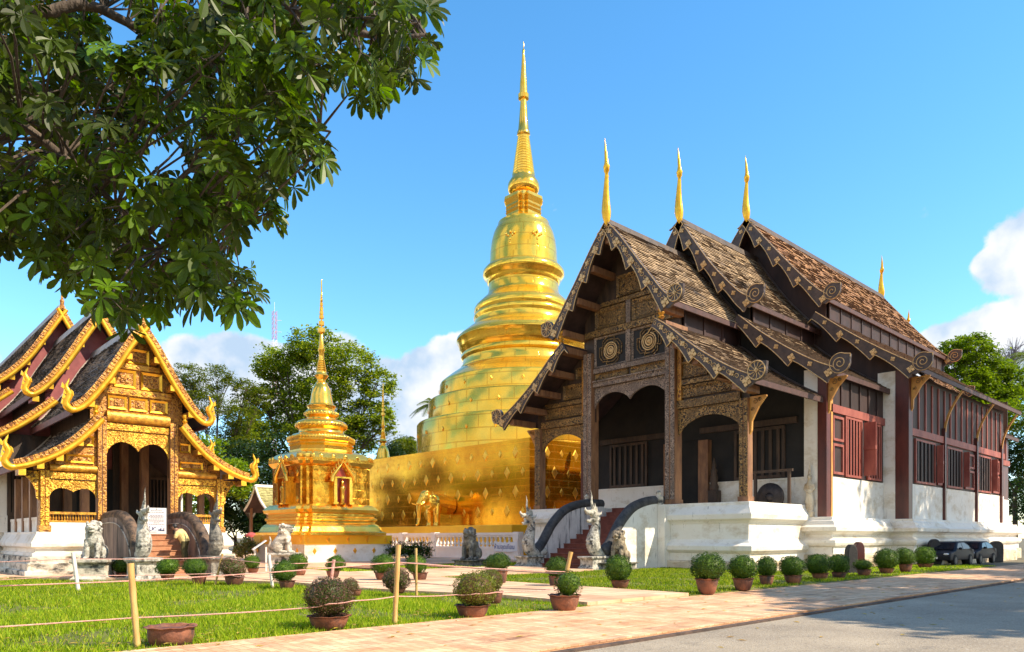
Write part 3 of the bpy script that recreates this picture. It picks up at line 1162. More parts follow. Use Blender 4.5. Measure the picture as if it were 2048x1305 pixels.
def tier_roofs(parent, T, x0, x1, vis, course, tw, mtile, mridge, slope_soffit=True):
    """both pitches of one tier; the pitch on the visible side carries single tiles"""
    for key, e in (('up', T.get('eu', 0.55)), ('lo', T.get('el', 0.45))):
        C = ext_curve(T[key], e)
        for s in (-1, 1):
            b = MB()
            slab(b, [(y, z - 0.03) for y, z in C], s, x0, x1, 0.13)
            o = b.build('soffit', M['soffit'], parent)
            t = MB()
            if s == vis or key == 'x':
                tiles(t, C, s, x0 - 0.02, x1, course, tw)
            else:
                slab(t, C, s, x0 - 0.02, x1 - 0.01, 0.025)
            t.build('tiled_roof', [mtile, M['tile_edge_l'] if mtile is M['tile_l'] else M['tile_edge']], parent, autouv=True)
            # eave board
            eb = MB()
            ye, ze = C[-1]
            eb.box(x0, x1, min(s * (ye - 0.04), s * (ye + 0.04)), max(s * (ye - 0.04), s * (ye + 0.04)), ze - 0.28, ze - 0.02)
            eb.build('eave_board', T['eave_m'], parent)
    a = T['up'][0]
    b = MB()
    b.prism([(-0.26, a[1] - 0.30), (-0.14, a[1] + 0.10), (0.14, a[1] + 0.10), (0.26, a[1] - 0.30)], x0, x1, 'x')
    b.build('ridge_cap', mridge, parent)


def roof_z(C, y):
    for a, c in zip(C, C[1:]):
        if a[0] <= y <= c[0]:
            return a[1] + (c[1] - a[1]) * (y - a[0]) / max(1e-6, c[0] - a[0])
    return C[-1][1]


def gable_wall(parent, T, x, zlow, half, m, t=0.12, notch=None, zc=None):
    """boarding that closes a tier up to the underside of both pitches"""
    b = MB()
    up = [(p.x, p.y) for p in smooth_pts([(y, z, 0) for y, z in T['up']], 2)]
    lo = [(p.x, p.y) for p in smooth_pts([(y, z, 0) for y, z in T['lo']], 2)]
    ys = lo[0][0] + 0.1
    top = [(y, z - 0.17) for y, z in up if y < ys] + [(ys, roof_z(up, ys) - 0.17)]
    low = [(ys, roof_z(lo, ys) - 0.17)] + [(y, z - 0.17) for y, z in lo if ys < y < half] + [(half, roof_z(lo, half) - 0.17)]
    right = top + low + [(half, zlow)]
    poly = [(-y, z) for y, z in right[::-1]] + right[1:]
    if notch:
        # an opening in the middle: (half width, height)
        h, zt = notch
        k = len(poly)
        poly = poly + [(h, zlow), (h, zt), (-h, zt), (-h, zlow)]
    b.prism(poly, x, x + t, 'x')
    return b.build('gable_wall', m, parent)

M['colwood'] = mat('porch_column_wood', (0.17, 0.075, 0.04), (0.34, 0.17, 0.08), 0.5, scale=4, stretch=(1, 1, 0.25), bump=0.5, bscale=16)
M['eave_r'] = mat('eave_timber', (0.055, 0.026, 0.023), (0.10, 0.045, 0.038), 0.6, scale=3)
M['eave_l'] = mat('rose_eave', (0.10, 0.04, 0.04), (0.17, 0.065, 0.06), 0.6, scale=3)  # darkened so the boards carry the shadow beneath the eaves

# ------------------------------------------------------------------ dark timber hall, right
H = thing('temple_hall', 'dark carved timber hall on a white podium with stepped shingle roofs and gold finials', 'temple', (32.3, 25.1, 0))
T1 = dict(up=[(0, 18.35), (0.8, 17.45), (1.43, 16.6), (2.2, 15.55), (2.95, 14.6), (3.5, 13.85), (4.05, 13.35)],
          lo=[(3.15, 12.5), (3.85, 12.03), (4.55, 11.4), (5.4, 10.68), (6.25, 10.05), (7.1, 9.5), (7.85, 9.07), (8.35, 8.86)], eave_m=M['eave_r'])
T2 = dict(up=[(0, 20.4), (0.91, 19.02), (2.07, 17.25), (3.34, 15.75), (4.05, 15.02), (4.6, 14.7)],
          lo=[(3.85, 13.9), (5.15, 12.7), (6.84, 11.44), (8.3, 10.5), (9.15, 10.12)], eave_m=M['eave_r'])
T3 = dict(up=[(0, 22.75), (0.97, 21.5), (2.35, 19.71), (3.67, 18.1), (4.7, 16.95), (5.4, 16.4)],
          lo=[(4.65, 15.5), (6.76, 13.76), (8.74, 12.35), (9.9, 11.6), (10.45, 11.25)], eave_m=M['eave_r'])
tier_roofs(H, T1, -2.0, 5.68, -1, 0.20, 0.5, M['tile_r'], M['wood'])
tier_roofs(H, T2, 4.7, 13.68, -1, 0.20, 0.5, M['tile_r'], M['wood'])
tier_roofs(H, T3, 12.45, 35.7, -1, 0.25, 0.6, M['tile_red'], M['wood'])
T4 = dict(T2)
T4['up'] = [(y, z - 0.25) for y, z in T2['up']]
T4['lo'] = [(y, z - 0.25) for y, z in T2['lo']]
tier_roofs(H, T4, 33.75, 42.2, -1, 0.24, 0.32, M['tile_red'], M['wood'])
for T, x, orn, per in ((T1, -2.0, True, 1.75), (T2, 4.7, False, 1.9), (T3, 12.45, False, 2.1)):
    for s in (-1, 1):
        dark_barge(H, T['up'], s, x, orn, per)
        dark_barge(H, T['lo'], s, x, orn, per)
dark_barge(H, T3['up'], -1, 35.75, False, 2.1)
dark_barge(H, T4['up'], -1, 42.2, False, 2.1)
for x, T, h in ((-2.0, T1, 4.2), (4.7, T2, 4.1), (12.45, T3, 4.0), (35.6, T3, 3.4), (42.1, T4, 2.6)):
    ridge_finial(H, x, T['up'][0][1] + 0.22, h, M['gold'])

# gable boarding
gable_wall(H, T1, 0.0, 8.2, 7.1, M['wood'], notch=(2.5, 10.15))
gable_wall(H, T2, 5.7, 3.3, 7.9, M['void'], notch=(0.75, 7.4))  # porch gloom is put into this wall's near-black colour
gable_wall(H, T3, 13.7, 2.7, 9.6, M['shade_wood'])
# purlins carried out under the verge
pu = [(1.15, 16.35), (2.25, 14.85), (3.3, 13.3), (0.0, 17.6), (4.25, 11.25), (5.35, 10.25), (6.45, 9.4), (7.5, 8.75)]
for y, z in pu:
    for s in ((-1, 1) if y else (1,)):
        b = MB()
        b.box(-1.9, -0.001, s * y - 0.17, s * y + 0.17, z - 0.36, z - 0.02)
        b.build('purlin', M['colwood'], H)
for s in (-1, 1):
    b = MB()
    b.lathe([(0.13, 0), (0.17, 0.06), (0.10, 0.14), (0.18, 0.26), (0.12, 0.34), (0.17, 0.44), (0.10, 0.54), (0.16, 0.66), (0.15, 0.8)], 12, (-1.9, s * 3.42, 12.5))
    b.build('turned_post', M['gold_wood'], H, smooth=50)
    b = MB()
    b.box(-1.9, 0, s * 3.4 - 0.3, s * 3.4 + 0.3, 12.0, 12.35)
    b.build('purlin', M['colwood'], H)
    # boarding between the two pitches, all three tiers
    for T, a, c in ((T1, 0.12, 5.7), (T2, 5.83, 13.7), (T3, 13.83, 35.6), (T4, 35.61, 42.0)):
        y = T['lo'][0][0] + 0.18
        z0 = T['lo'][0][1] - 0.35
        z1 = roof_z(ext_curve(T['up'], 0.5), y) - 0.15
        b = MB()
        b.box(a, c, s * y - 0.05, s * y + 0.05, z0, z1)
        n = max(2, int((c - a) / 1.6))
        for k in range(n + 1):
            xx = a + (c - a - 0.14) * k / n
            b.box(xx, xx + 0.14, s * y - 0.11, s * y + 0.11, z0, z1 - 0.001)
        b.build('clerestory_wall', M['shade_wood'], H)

M['stained_plaster'] = mat('stained_plaster', (0.58, 0.46, 0.31), (0.76, 0.66, 0.51), 0.9, scale=1.2, bump=0.3, bscale=12, stain=[((0.36, 0.22, 0.10), 1.5, 0.50, 0.70, (0.5, 0.5, 1.6)), ((0.10, 0.08, 0.06), 2.4, 0.56, 0.68, (0.8, 0.8, 1.4))])
# front colonnade and carved gable
for s in (-1, 1):
    column(H, 0.0, s * 2.82, 0.62, 3.3, 12.1, M['colwood'], M['carved_pale'])
    column(H, 0.0, s * 6.95, 0.46, 3.3, 8.25, M['colwood'], M['carved'])
    carved_bracket(H, 0.0, s * 7.18, 6.5, 8.3, 0.85, M['orange_wood'], s)
    carved_bracket(H, 5.7, s * 8.44, 8.0, 9.85, 0.95, M['orange_wood'], s)
    carved_bracket(H, 13.7, s * 9.75, 8.9, 10.85, 1.0, M['orange_wood'], s)
beams = [(10.15, 10.42, 'carved_pale', 0.20), (10.93, 11.2, 'carved_pale', 0.16), (13.0, 13.36, 'carved', 0.22), (14.62, 14.86, 'carved', 0.14)]
for z0, z1, m_, d in beams:
    h = 2.5 if z0 < 12 else (3.1 if z0 < 14 else 2.0)
    b = MB()
    b.box(-d, 0.0, -h, h, z0, z1)
    b.build('tie_beam', M[m_], H)
b = MB()
b.box(-0.28, -0.0, -2.5, 2.5, 10.42, 10.50)
b.build('moulding', M['carved_pale'], H)
fr = pn = []
framed_panel(fr, pn, -0.002, -2.45, -0.1, 10.53, 10.9, 0.07, 0.09)
framed_panel(fr, pn, -0.002, 0.1, 2.45, 10.53, 10.9, 0.07, 0.09)
framed_panel(fr, pn, -0.002, -2.4, -0.22, 13.42, 14.55, 0.2, 0.14)
framed_panel(fr, pn, -0.002, 0.22, 2.4, 13.42, 14.55, 0.2, 0.14)
framed_panel(fr, pn, -0.002, -0.85, 0.85, 14.92, 16.1, 0.16, 0.14)
for s in (-1, 1):
    a, c = sorted((s * 3.25, s * 4.9))
    framed_panel(fr, pn, -0.002, a, c, 9.75, 10.6, 0.13, 0.12)
    a, c = sorted((s * 3.25, s * 6.4))
    framed_panel(fr, pn, -0.002, a, c, 8.75, 9.35, 0.13, 0.12)
    framed_panel(fr, pn, -0.002, *sorted((s * 3.2, s * 3.9)), 10.85, 11.5, 0.1, 0.1)
flush_panels(H, fr, M['carved'], M['carved'])
for s in (-1, 1):
    b = MB()
    b.box(-0.16, 0, *sorted((s * 3.14, s * 6.72)), 8.22, 8.62)
    b.build('tie_beam', M['carved'], H)
    b = MB()
    b.box(-0.13, 0, *sorted((s * 3.14, s * 6.4)), 9.42, 9.66)
    b.build('tie_beam', M['carved'], H)
    b = MB()
    b.box(-0.14, 0, *sorted((s * 3.15, s * 3.4)), 8.64, 11.9)
    b.build('gable_stile', M['brown_gilt'], H)
    v = MB()
    arch_valance(v, 0.02, min(s * 3.14, s * 6.72), max(s * 3.14, s * 6.72), 8.2, 6.85, 7.75, 6.85, 1, 0.10, False)
    v.build('arch_valance', M['carved'], H)
b = MB()
b.box(-0.18, 0, -0.16, 0.16, 11.22, 14.6)
b.build('gable_stile', M['carved_pale'], H)
v = MB()
arch_valance(v, 0.02, -2.51, 2.51, 10.13, 8.95, 9.75, 9.2, 2, 0.12)
v.build('arch_valance', M['carved_pale'], H)
# round medallions in stepped lozenges
for s in (-1, 1):
    c, zc = s * 1.32, 12.1
    f_ = []
    framed_panel(f_, f_, -0.004, c - 1.14, c + 1.14, 11.24, 12.97, 0.10, 0.12)
    mo = f_[0][0].build('medallion_panel', M['carved_pale'], H)
    f_[0][1].build('panel_field', M['void'], mo)
    g = MB()
    for rr in (0.78, 0.62):
        pts = []
        for k in range(4):
            a = k * PI / 2
            for (u, w_) in ((1.0, -0.35), (1.0, 0.35), (0.72, 0.35), (0.72, 0.72)):
                x_, y_ = u * rr, w_ * rr
                pts.append((c + (x_ * math.cos(a) - y_ * math.sin(a)), zc + (x_ * math.sin(a) + y_ * math.cos(a))))
        for q in range(len(pts)):
            a, d = pts[q], pts[(q + 1) % len(pts)]
            g.bar((-0.06, *a), (-0.06, *d), 0.05, 0.05, (1, 0, 0))
    g.build('stepped_border', M['carved'], mo)
    g = MB()
    for rr, tt in ((0.45, 0.04), (0.34, 0.03), (0.2, 0.05)):
        g.tube([(-0.07, c + rr * math.cos(t), zc + rr * math.sin(t)) for t in [2 * PI * k / 28 for k in range(29)]], tt, 6)
    g.ell((-0.06, c, zc), (0.07, 0.13, 0.13))
    g.build('medallion', M['carved_gilt'], mo)

# T2 front wall behind the porch
b = MB()
for a, c in ((-7.2, -0.9), (0.9, 7.2)):
    b.box(5.55, 5.69, a, c, 3.31, 4.7)
    b.box(5.50, 5.71, a, c, 4.7, 4.8)
b.build('dado_wall', M['plaster'], H)
for c in (-4.6, 4.5):
    lattice(H, 'x', 5.69, c - 1.35, c + 1.35, 5.0, 7.5, 6, M['wood'], M['wood'], 0.16, 0.14, -1)
b = MB()
for a, c in ((-6.8, -0.85), (0.85, 6.8)):
    b.box(5.5, 5.7, a, c, 7.72, 8.05)
b.build('lintel', M['wood'], H)
b = MB()
b.box(5.78, 5.84, -0.8, 0.8, 3.3, 7.4)
b.build('doorway', M['void'], H)  # near-black panel standing in for the darkness past the door
for s in (-1, 1):
    b = MB()
    b.box(5.3, 5.69, *sorted((s * 0.9, s * 1.55)), 3.3, 7.3)
    b.build('door_pier', M['colwood'], H)
    b = MB()
    b.box(5.5, 5.95, *sorted((s * 7.22, s * 7.96)), 2.66, 10.4)
    b.build('wall_pier', M['plaster'], H)
    b = MB()
    b.box(5.45, 5.95, *sorted((s * 7.965, s * 8.44)), 2.66, 10.2)
    b.build('column', M['redcol'], H)
    b = MB()
    b.box(5.955, 6.15, *sorted((s * 8.1, s * 8.46)), 2.66, 10.2)
    b.build('column', M['orange_wood'], H)  # orange strip painted as the sunlit side of the red column
    b = MB()
    b.box(13.3, 13.69, *sorted((s * 8.02, s * 9.0)), 2.66, 11.3)
    b.box(13.26, 13.69, *sorted((s * 8.0, s * 9.01)), 2.66, 4.75)
    b.build('wall_pier', M['plaster'], H)
    b = MB()
    b.box(13.25, 13.85, *sorted((s * 9.02, s * 9.75)), 2.66, 11.3)
    b.build('column', M['redcol'], H)
# small seated shrine and leaning implements inside the porch
b = MB()
b.box(5.0, 5.5, -2.3, -1.75, 3.3, 4.3)
b.lathe([(0.24, 0), (0.28, 0.2), (0.2, 0.4), (0.24, 0.7), (0.17, 1.0), (0.2, 1.15), (0.1, 1.3), (0.13, 1.45), (0.02, 1.9)], 10, (5.2, -2.02, 4.3))
b.build('porch_shrine', M['wood'], H, smooth=50)


# stucco guardian figure against the pier
for s in (-1, 1):
    b = MB()
    y_ = s * 7.6
    b.box(5.2, 5.5, y_ - 0.22, y_ + 0.22, 2.66, 2.95)
    b.tube([(5.34, y_ - 0.08, 2.9), (5.34, y_ - 0.1, 3.5), (5.34, y_, 3.95), (5.34, y_, 4.35), (5.34, y_, 4.6)], [0.1, 0.14, 0.18, 0.2, 0.09], 10)
    b.tube([(5.34, y_ + 0.1, 2.9), (5.34, y_ + 0.12, 3.5), (5.34, y_ + 0.02, 3.95)], [0.1, 0.14, 0.15], 10)
    b.ell((5.32, y_, 4.75), (0.13, 0.12, 0.16), 10, 8)
    b.tube([(5.34, y_, 4.85), (5.34, y_, 5.1), (5.34, y_, 5.55)], [0.11, 0.07, 0.015], 8)
    for q in (-1, 1):
        b.tube([(5.34, y_ + q * 0.2, 4.4), (5.30, y_ + q * 0.27, 4.1), (5.2, y_ + q * 0.08, 3.98)], [0.07, 0.06, 0.05], 8)
    bake(b.build('guardian_relief', M['stained_plaster'], H, remesh=0.035))


def hall_side(root, s, y, xs, zfl, zd, zw, zb, ztop, mwall, mdado, mframe, mbars, wins, struts, zs, zeave, out, mbat=None):
    """long side: white dado, timber wall with barred windows, posts and eave struts"""
    x0, x1 = xs
    b = MB()
    b.box(x0, x1, *sorted((s * (y - 0.16), s * (y - 0.02))), zd, ztop)
    b.build('timber_wall', mwall, root)
    b = MB()
    b.box(x0, x1, *sorted((s * (y - 0.2), s * (y + 0.02))), zfl, zd)
    b.build('dado_wall', mdado, root)
    b = MB()
    b.box(x0, x1, *sorted((s * (y - 0.02), s * (y + 0.1))), zb, zb + 0.42)
    b.build('wall_beam', mframe, root)
    for (a, c, kind) in wins:
        if kind == 'w':
            lattice(root, 'y', s * (y - 0.02), a, c, zd + 0.2, zw, 5, mframe, mbars, 0.12, 0.10, s)
        elif kind == 'p':
            for q0, q1 in ((zd + 0.15, zd + 0.15 + (zw - zd) * 0.5), (zd + 0.3 + (zw - zd) * 0.5, zw)):
                b = MB()
                for (u0, u1, r0, r1) in ((a, a + 0.13, q0, q1), (c - 0.13, c, q0, q1), (a + 0.13, c - 0.13, q0, q0 + 0.13), (a + 0.13, c - 0.13, q1 - 0.13, q1)):
                    b.box(u0, u1, *sorted((s * (y - 0.02), s * (y + 0.07))), r0, r1)
                b.build('wall_panel', mframe, root)
        elif kind == 's':      # shutter standing open
            b = MB()
            b.box(a, a + 0.06, *sorted((s * (y + 0.09), s * (y + c))), zd + 0.25, zw)
            b.box(a - 0.05, a + 0.11, *sorted((s * (y + 0.09), s * (y + c - 0.001))), zd + 0.25 + (zw - zd) * 0.45, zd + 0.45 + (zw - zd) * 0.45)
            b.build('shutter', mframe, root)
    for x in struts:
        b = MB()
        b.box(x - 0.12, x + 0.12, *sorted((s * (y - 0.02), s * (y + 0.17))), zfl, zs + 0.2)
        p = b.build('post', M['redcol'] if mframe is not M['rosewall'] else mframe, root)
        bracket(p, x, s * (y + 0.06), zs, zeave, out, M['orange_wood'], s=s)
    b = MB()
    n = max(2, int((x1 - x0) / 1.1))
    for k in range(n):
        a = x0 + (x1 - x0) * (k + 0.12) / n
        b.box(a, a + (x1 - x0) / n * 0.12, *sorted((s * (y - 0.02), s * (y + 0.05))), zb + 0.42, ztop - 0.3)
    b.build('wall_battens', mbat or mframe, root)


M['brick_red'] = mat('salmon_timber', (0.24, 0.050, 0.038), (0.38, 0.105, 0.075), 0.55, scale=1.6, stretch=(1, 1, 0.4), bump=0.1)
for s in (-1, 1):
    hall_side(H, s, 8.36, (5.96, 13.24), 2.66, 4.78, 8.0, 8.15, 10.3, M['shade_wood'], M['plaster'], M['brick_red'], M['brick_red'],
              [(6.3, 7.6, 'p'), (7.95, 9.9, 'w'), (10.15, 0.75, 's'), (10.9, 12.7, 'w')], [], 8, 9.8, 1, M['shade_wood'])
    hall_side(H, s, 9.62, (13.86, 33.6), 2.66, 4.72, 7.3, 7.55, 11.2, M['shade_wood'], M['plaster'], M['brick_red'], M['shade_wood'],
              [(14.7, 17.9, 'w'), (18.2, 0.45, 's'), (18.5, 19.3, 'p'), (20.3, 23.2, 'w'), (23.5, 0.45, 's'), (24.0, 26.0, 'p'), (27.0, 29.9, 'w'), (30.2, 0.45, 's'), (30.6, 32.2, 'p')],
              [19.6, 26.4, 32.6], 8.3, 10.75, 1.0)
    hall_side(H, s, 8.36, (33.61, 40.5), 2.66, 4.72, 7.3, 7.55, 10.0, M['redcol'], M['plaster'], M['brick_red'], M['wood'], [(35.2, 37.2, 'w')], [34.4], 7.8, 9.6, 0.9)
b = MB()
b.box(40.4, 40.5, -8.3, 8.3, 2.66, 13)
b.build('rear_wall', M['wood'], H)

PRO = [(0.12, 0.425), (0.12, 0.46), (0.12, 0.82), (0.22, 0.86), (0.32, 0.96), (0.34, 1.18), (0.12, 1.34), (0.0, 1.5), (0.0, 2.25), (0.10, 2.38), (0.26, 2.48), (0.30, 2.72), (0.16, 2.95), (0.06, 3.14), (0.05, 3.3)]
for y0, y1 in ((-7.35, -2.52), (2.52, 7.35)):
    profile_podium(H, 'podium', -0.45, 5.4, y0, y1, PRO, M['plaster'])
    profile_podium(H, 'podium_footing', -0.45, 5.4, y0, y1, [(0.30, -0.2), (0.30, 0.36), (0.26, 0.42)], M['stained_plaster'])
profile_podium(H, 'podium', 1.6, 5.45, -2.4, 2.4, [(0, 0), (0, 3.29)], M['step'])
k = 2.66 / 3.3
PRO2 = [(0.18, 0.705), (0.18, 0.74), (0.18, 1.1), (0.30, 1.16), (0.36, 1.3), (0.36, 1.45), (0.08, 1.6), (0.02, 1.72), (0.18, 1.84), (0.44, 1.92), (0.46, 2.12), (0.30, 2.24), (0.2, 2.45), (0.10, 2.5), (0.08, 2.652)]
profile_podium(H, 'podium', 5.3, 13.6, -8.75, 8.75, PRO2, M['plaster'])
profile_podium(H, 'podium', 13.0, 34.0, -10.0, 10.0, [(d, z + 0.006) for d, z in PRO2], M['plaster'])
profile_podium(H, 'podium', 33.5, 41.0, -8.75, 8.75, PRO2, M['plaster'])

for k_, (xa, xb, yy) in enumerate(((5.3, 13.6, 8.75), (13.0, 34.0, 10.0), (33.5, 41.0, 8.75))):
    profile_podium(H, 'podium_footing', xa, xb, -yy, yy, [(0.34, -0.2), (0.34, 0.64 + 0.004 * k_), (0.30, 0.70 + 0.002 * k_)], M['stained_plaster'])

# stair with rolled parapets
b = MB()
n = 13
for i in range(n):
    x = -5.1 + 0.51 * i
    b.box(x, 1.62, -2.1, 2.1, 0.253 * i, 0.253 * (i + 1) - 0.04)
    b.box(x - 0.04, x + 0.40, -2.1, 2.1, 0.253 * (i + 1) - 0.04, 0.253 * (i + 1))
b.build('stair', M['step'], H)
CP = [(0.3, 3.42), (-1.07, 3.40), (-2.05, 3.24), (-2.85, 2.97), (-3.37, 2.58), (-3.85, 2.15), (-4.2, 1.68), (-4.5, 1.26), (-4.8, 0.95), (-5.1, 0.72)]
cps = [(p.x, p.y) for p in smooth_pts([(a, c, 0) for a, c in CP], 2)]
for s, m_ in ((1, 'streaked'), (-1, 'plaster')):
    b = MB()
    b.prism(cps + [(-5.1, -0.1), (0.3, -0.1)], *sorted((s * 2.11, s * 2.5)), 'y')
    p = b.build('stair_parapet', M[m_], H)
    c = MB()
    path = [(x, s * 2.3, z + 0.09) for x, z in cps]
    c.tube(path, [0.26] * (len(path) - 8) + [0.27, 0.28, 0.30, 0.32, 0.34, 0.34, 0.30, 0.24], 12)
    c.build('coping', M['coping'], p, smooth=60)
    b = MB()
    b.box(-0.95, -0.46, *sorted((s * 2.51, s * 2.95)), -0.1, 3.28)
    b.build('newel', M['plaster'], H)
    b = MB()
    b.box(-0.95, -0.6, *sorted((s * 2.3, s * 2.62)), 3.29, 3.72)
    b.lathe([(0.14, 0), (0.1, 0.1), (0.15, 0.2), (0.02, 0.36)], 8, (-0.78, s * 2.46, 3.7))
    b.build('newel_cap', M['old_plaster'], H)

# ------------------------------------------------------------------ gilded hall, left
G = thing('temple_hall', 'gilded hall with dark shingle roofs and a carved golden gable behind the lawn', 'temple', (9.78, 33.9, 0), PI / 2)
A1 = dict(up=[(0, 10.62), (0.56, 9.87), (0.93, 9.2), (1.36, 8.44), (1.76, 7.82), (2.14, 7.29), (2.42, 6.98), (2.62, 6.88)],
          lo=[(1.72, 6.55), (2.25, 5.9), (2.83, 5.34), (3.44, 4.93), (4.12, 4.62), (4.58, 4.5)], eave_m=M['eave_l'], eu=0.35, el=0.3)
A2 = dict(up=[(0, 12.75), (0.85, 11.32), (1.52, 10.08), (2.05, 9.24), (2.6, 8.58), (2.9, 8.38)],
          lo=[(2.0, 8.15), (3.23, 7.0), (4.2, 6.35), (4.9, 5.98), (5.1, 5.92)], eave_m=M['eave_l'], eu=0.35, el=0.3)
A3 = dict(up=[(0, 14.6), (0.93, 12.98), (1.68, 11.66), (2.42, 10.75), (2.95, 10.25), (3.25, 10.05)],
          lo=[(2.5, 9.7), (4.0, 8.4), (5.2, 7.6), (5.8, 7.25), (6.0, 7.2)], eave_m=M['eave_l'], eu=0.35, el=0.3)
tier_roofs(G, A1, -0.7, 6.98, 1, 0.19, 0.26, M['tile_l'], M['ridge'])
tier_roofs(G, A2, 5.9, 14.98, 1, 0.20, 0.28, M['tile_l'], M['ridge'])
tier_roofs(G, A3, 13.8, 34.0, 1, 0.22, 0.30, M['tile_l'], M['ridge'])
for A, x in ((A1, -0.7), (A2, 5.9), (A3, 13.8)):
    for s in (-1, 1):
        gold_barge(G, A['up'], s, x)
        gold_barge(G, A['lo'], s, x)
for A, x, h in ((A1, -0.7, 1.5), (A2, 5.9, 1.5), (A3, 13.8, 1.7)):
    ridge_finial(G, x, A['up'][0][1] + 0.05, h, M['brown_gilt'], True)
# pale mortar where a roof runs into the next gable
for A, x in ((A1, 6.86), (A2, 14.86)):
    for key, e in (('up', 0.35), ('lo', 0.3)):
        for s in (-1, 1):
            b = MB()
            pts = [(p.x, p.y) for p in smooth_pts([(a, c, 0) for a, c in ext_curve(A[key], e)], 2)]
            b.tube([(x, s * y, z + 0.05) for y, z in pts], 0.07, 6)
            b.build('verge_mortar', M['flash'], G)
for T, x in ((T1, 5.55), (T2, 13.55)):
    for key, e in (('up', 0.55), ('lo', 0.45)):
        b = MB()
        pts = [(p.x, p.y) for p in smooth_pts([(a, c, 0) for a, c in ext_curve(T[key], e)], 2)]
        b.tube([(x, -y, z + 0.07) for y, z in pts], 0.085, 6)
        b.build('verge_mortar', M['board'], H)
gable_wall(G, A1, 0.0, 4.2, 3.5, M['brown_gilt'], notch=(1.25, 6.02))
gable_wall(G, A2, 7.0, 1.82, 4.0, M['rosewall'])
gable_wall(G, A3, 15.0, 1.82, 4.7, M['rosewall'])
for y, z in [(0.55, 9.25), (1.2, 8.15), (1.95, 7.1), (2.35, 5.5), (3.05, 4.85), (3.7, 4.5), (4.3, 4.22)]:
    for s in (-1, 1):
        b = MB()
        b.box(-0.72, -0.001, s * y - 0.11, s * y + 0.11, z - 0.24, z - 0.02)
        p = b.build('purlin', M['brown_gilt'], G)
        b = MB()
        b.box(-0.76, -0.721, s * y - 0.12, s * y + 0.12, z - 0.25, z - 0.01)
        b.build('gilded_end', M['gold'], p)
for A, x in ((A2, 7.0), (A3, 15.0)):
    w = 1.35 if A is A2 else 1.7
    for f in (0.28, 0.5, 0.72, 0.92):
        y = A['up'][-1][0] * f
        z = roof_z(A['up'], y) - 0.42
        for s in (-1, 1):
            b = MB()
            b.box(x - 1.05, x - 0.001, s * y - 0.11, s * y + 0.11, z - 0.22, z)
            p = b.build('purlin', M['rosewall'], G)
            b = MB()
            b.box(x - 1.09, x - 1.051, s * y - 0.13, s * y + 0.13, z - 0.24, z + 0.01)
            b.build('gilded_end', M['gold'], p)
for s in (-1, 1):
    column(G, 0.0, s * 1.42, 0.34, 1.82, 6.6, M['colwood'], M['brown_gilt'])
    column(G, 0.0, s * 3.45, 0.32, 1.82, 4.25, M['brown_gilt'], M['gold_carve'])
    carved_bracket(G, 0.0, s * 3.62, 3.05, 4.2, 0.62, M['gold_carve'], s, 0.05)
    b = MB()
    b.lathe([(0.09, 0), (0.12, 0.05), (0.07, 0.12), (0.12, 0.22), (0.07, 0.3), (0.11, 0.4), (0.1, 0.5)], 10, (-0.55, s * 1.75, 6.45))
    b.build('turned_post', M['gold'], G, smooth=50)
    for A, a, c in ((A1, 0.13, 7.0), (A2, 7.13, 15.0), (A3, 15.13, 34.0)):
        y = A['lo'][0][0] + 0.12
        b = MB()
        b.box(a, c, s * y - 0.04, s * y + 0.04, A['lo'][0][1] - 0.25, roof_z(ext_curve(A['up'], 0.35), y) - 0.12)
        b.build('clerestory_wall', M['wood'], G)  # dark wood stands in for shadow under the upper eave
fr = pn = []
framed_panel(fr, pn, -0.004, -0.42, 0.42, 8.98, 9.6, 0.09, 0.08)
for s in (-1, 1):
    framed_panel(fr, pn, -0.004, *sorted((s * 0.1, s * 0.95)), 7.92, 8.66, 0.1, 0.09)
    framed_panel(fr, pn, -0.004, *sorted((s * 1.7, s * 2.15)), 5.35, 5.75, 0.07, 0.07)
    framed_panel(fr, pn, -0.004, *sorted((s * 1.7, s * 2.7)), 4.62, 4.95, 0.07, 0.07)
for c in (-0.82, 0, 0.82):
    framed_panel(fr, pn, -0.004, c - 0.36, c + 0.36, 6.98, 7.52, 0.08, 0.07)
for _f, _p in fr:
    ys_ = [v[1] for v in _p.v]
    zs_ = [v[2] for v in _p.v]
    flower(_p, -0.012, (min(ys_) + max(ys_)) / 2, (min(zs_) + max(zs_)) / 2, min(max(ys_) - min(ys_), max(zs_) - min(zs_)) * 0.42, PI / 4)
flush_panels(G, fr, M['gold'], M['brown_gilt'])
for z0, z1, h, d, m_ in ((8.72, 8.93, 0.85, 0.12, 'gold_wood'), (7.6, 7.86, 1.32, 0.12, 'gold_wood'), (6.1, 6.36, 1.24, 0.1, 'gold_carve')):
    b = MB()
    b.box(-d, 0, -h, h, z0, z1)
    b.build('tie_beam', M[m_], G)
# lozenges along the zigzag beam
b = MB()
for k in range(6):
    y = -1.1 + k * 0.44
    b.prism([(y - 0.14, 7.73), (y, 7.64), (y + 0.14, 7.73), (y, 7.82)], -0.15, -0.121, 'x')
for k in range(3):
    y = -0.5 + k * 0.5
    b.prism([(y - 0.12, 8.825), (y, 8.76), (y + 0.12, 8.825), (y, 8.89)], -0.15, -0.121, 'x')
b.build('gable_lozenges', M['brown_gilt'], G)


def roll(root, x, y0, y1, z0, z1, d, m):
    b = MB()
    pts = [(x, z0), (x - d * 0.3, z0)]
    for k in range(9):
        a = -PI / 2 + PI * k / 8
        pts.append((x - d * 0.4 - d * 0.6 * math.cos(a), (z0 + z1) / 2 + (z1 - z0) / 2 * math.sin(a)))
    pts += [(x, z1)]
    b.prism(pts, y0, y1, 'y')
    return b.build('cornice_roll', m, root, smooth=50)


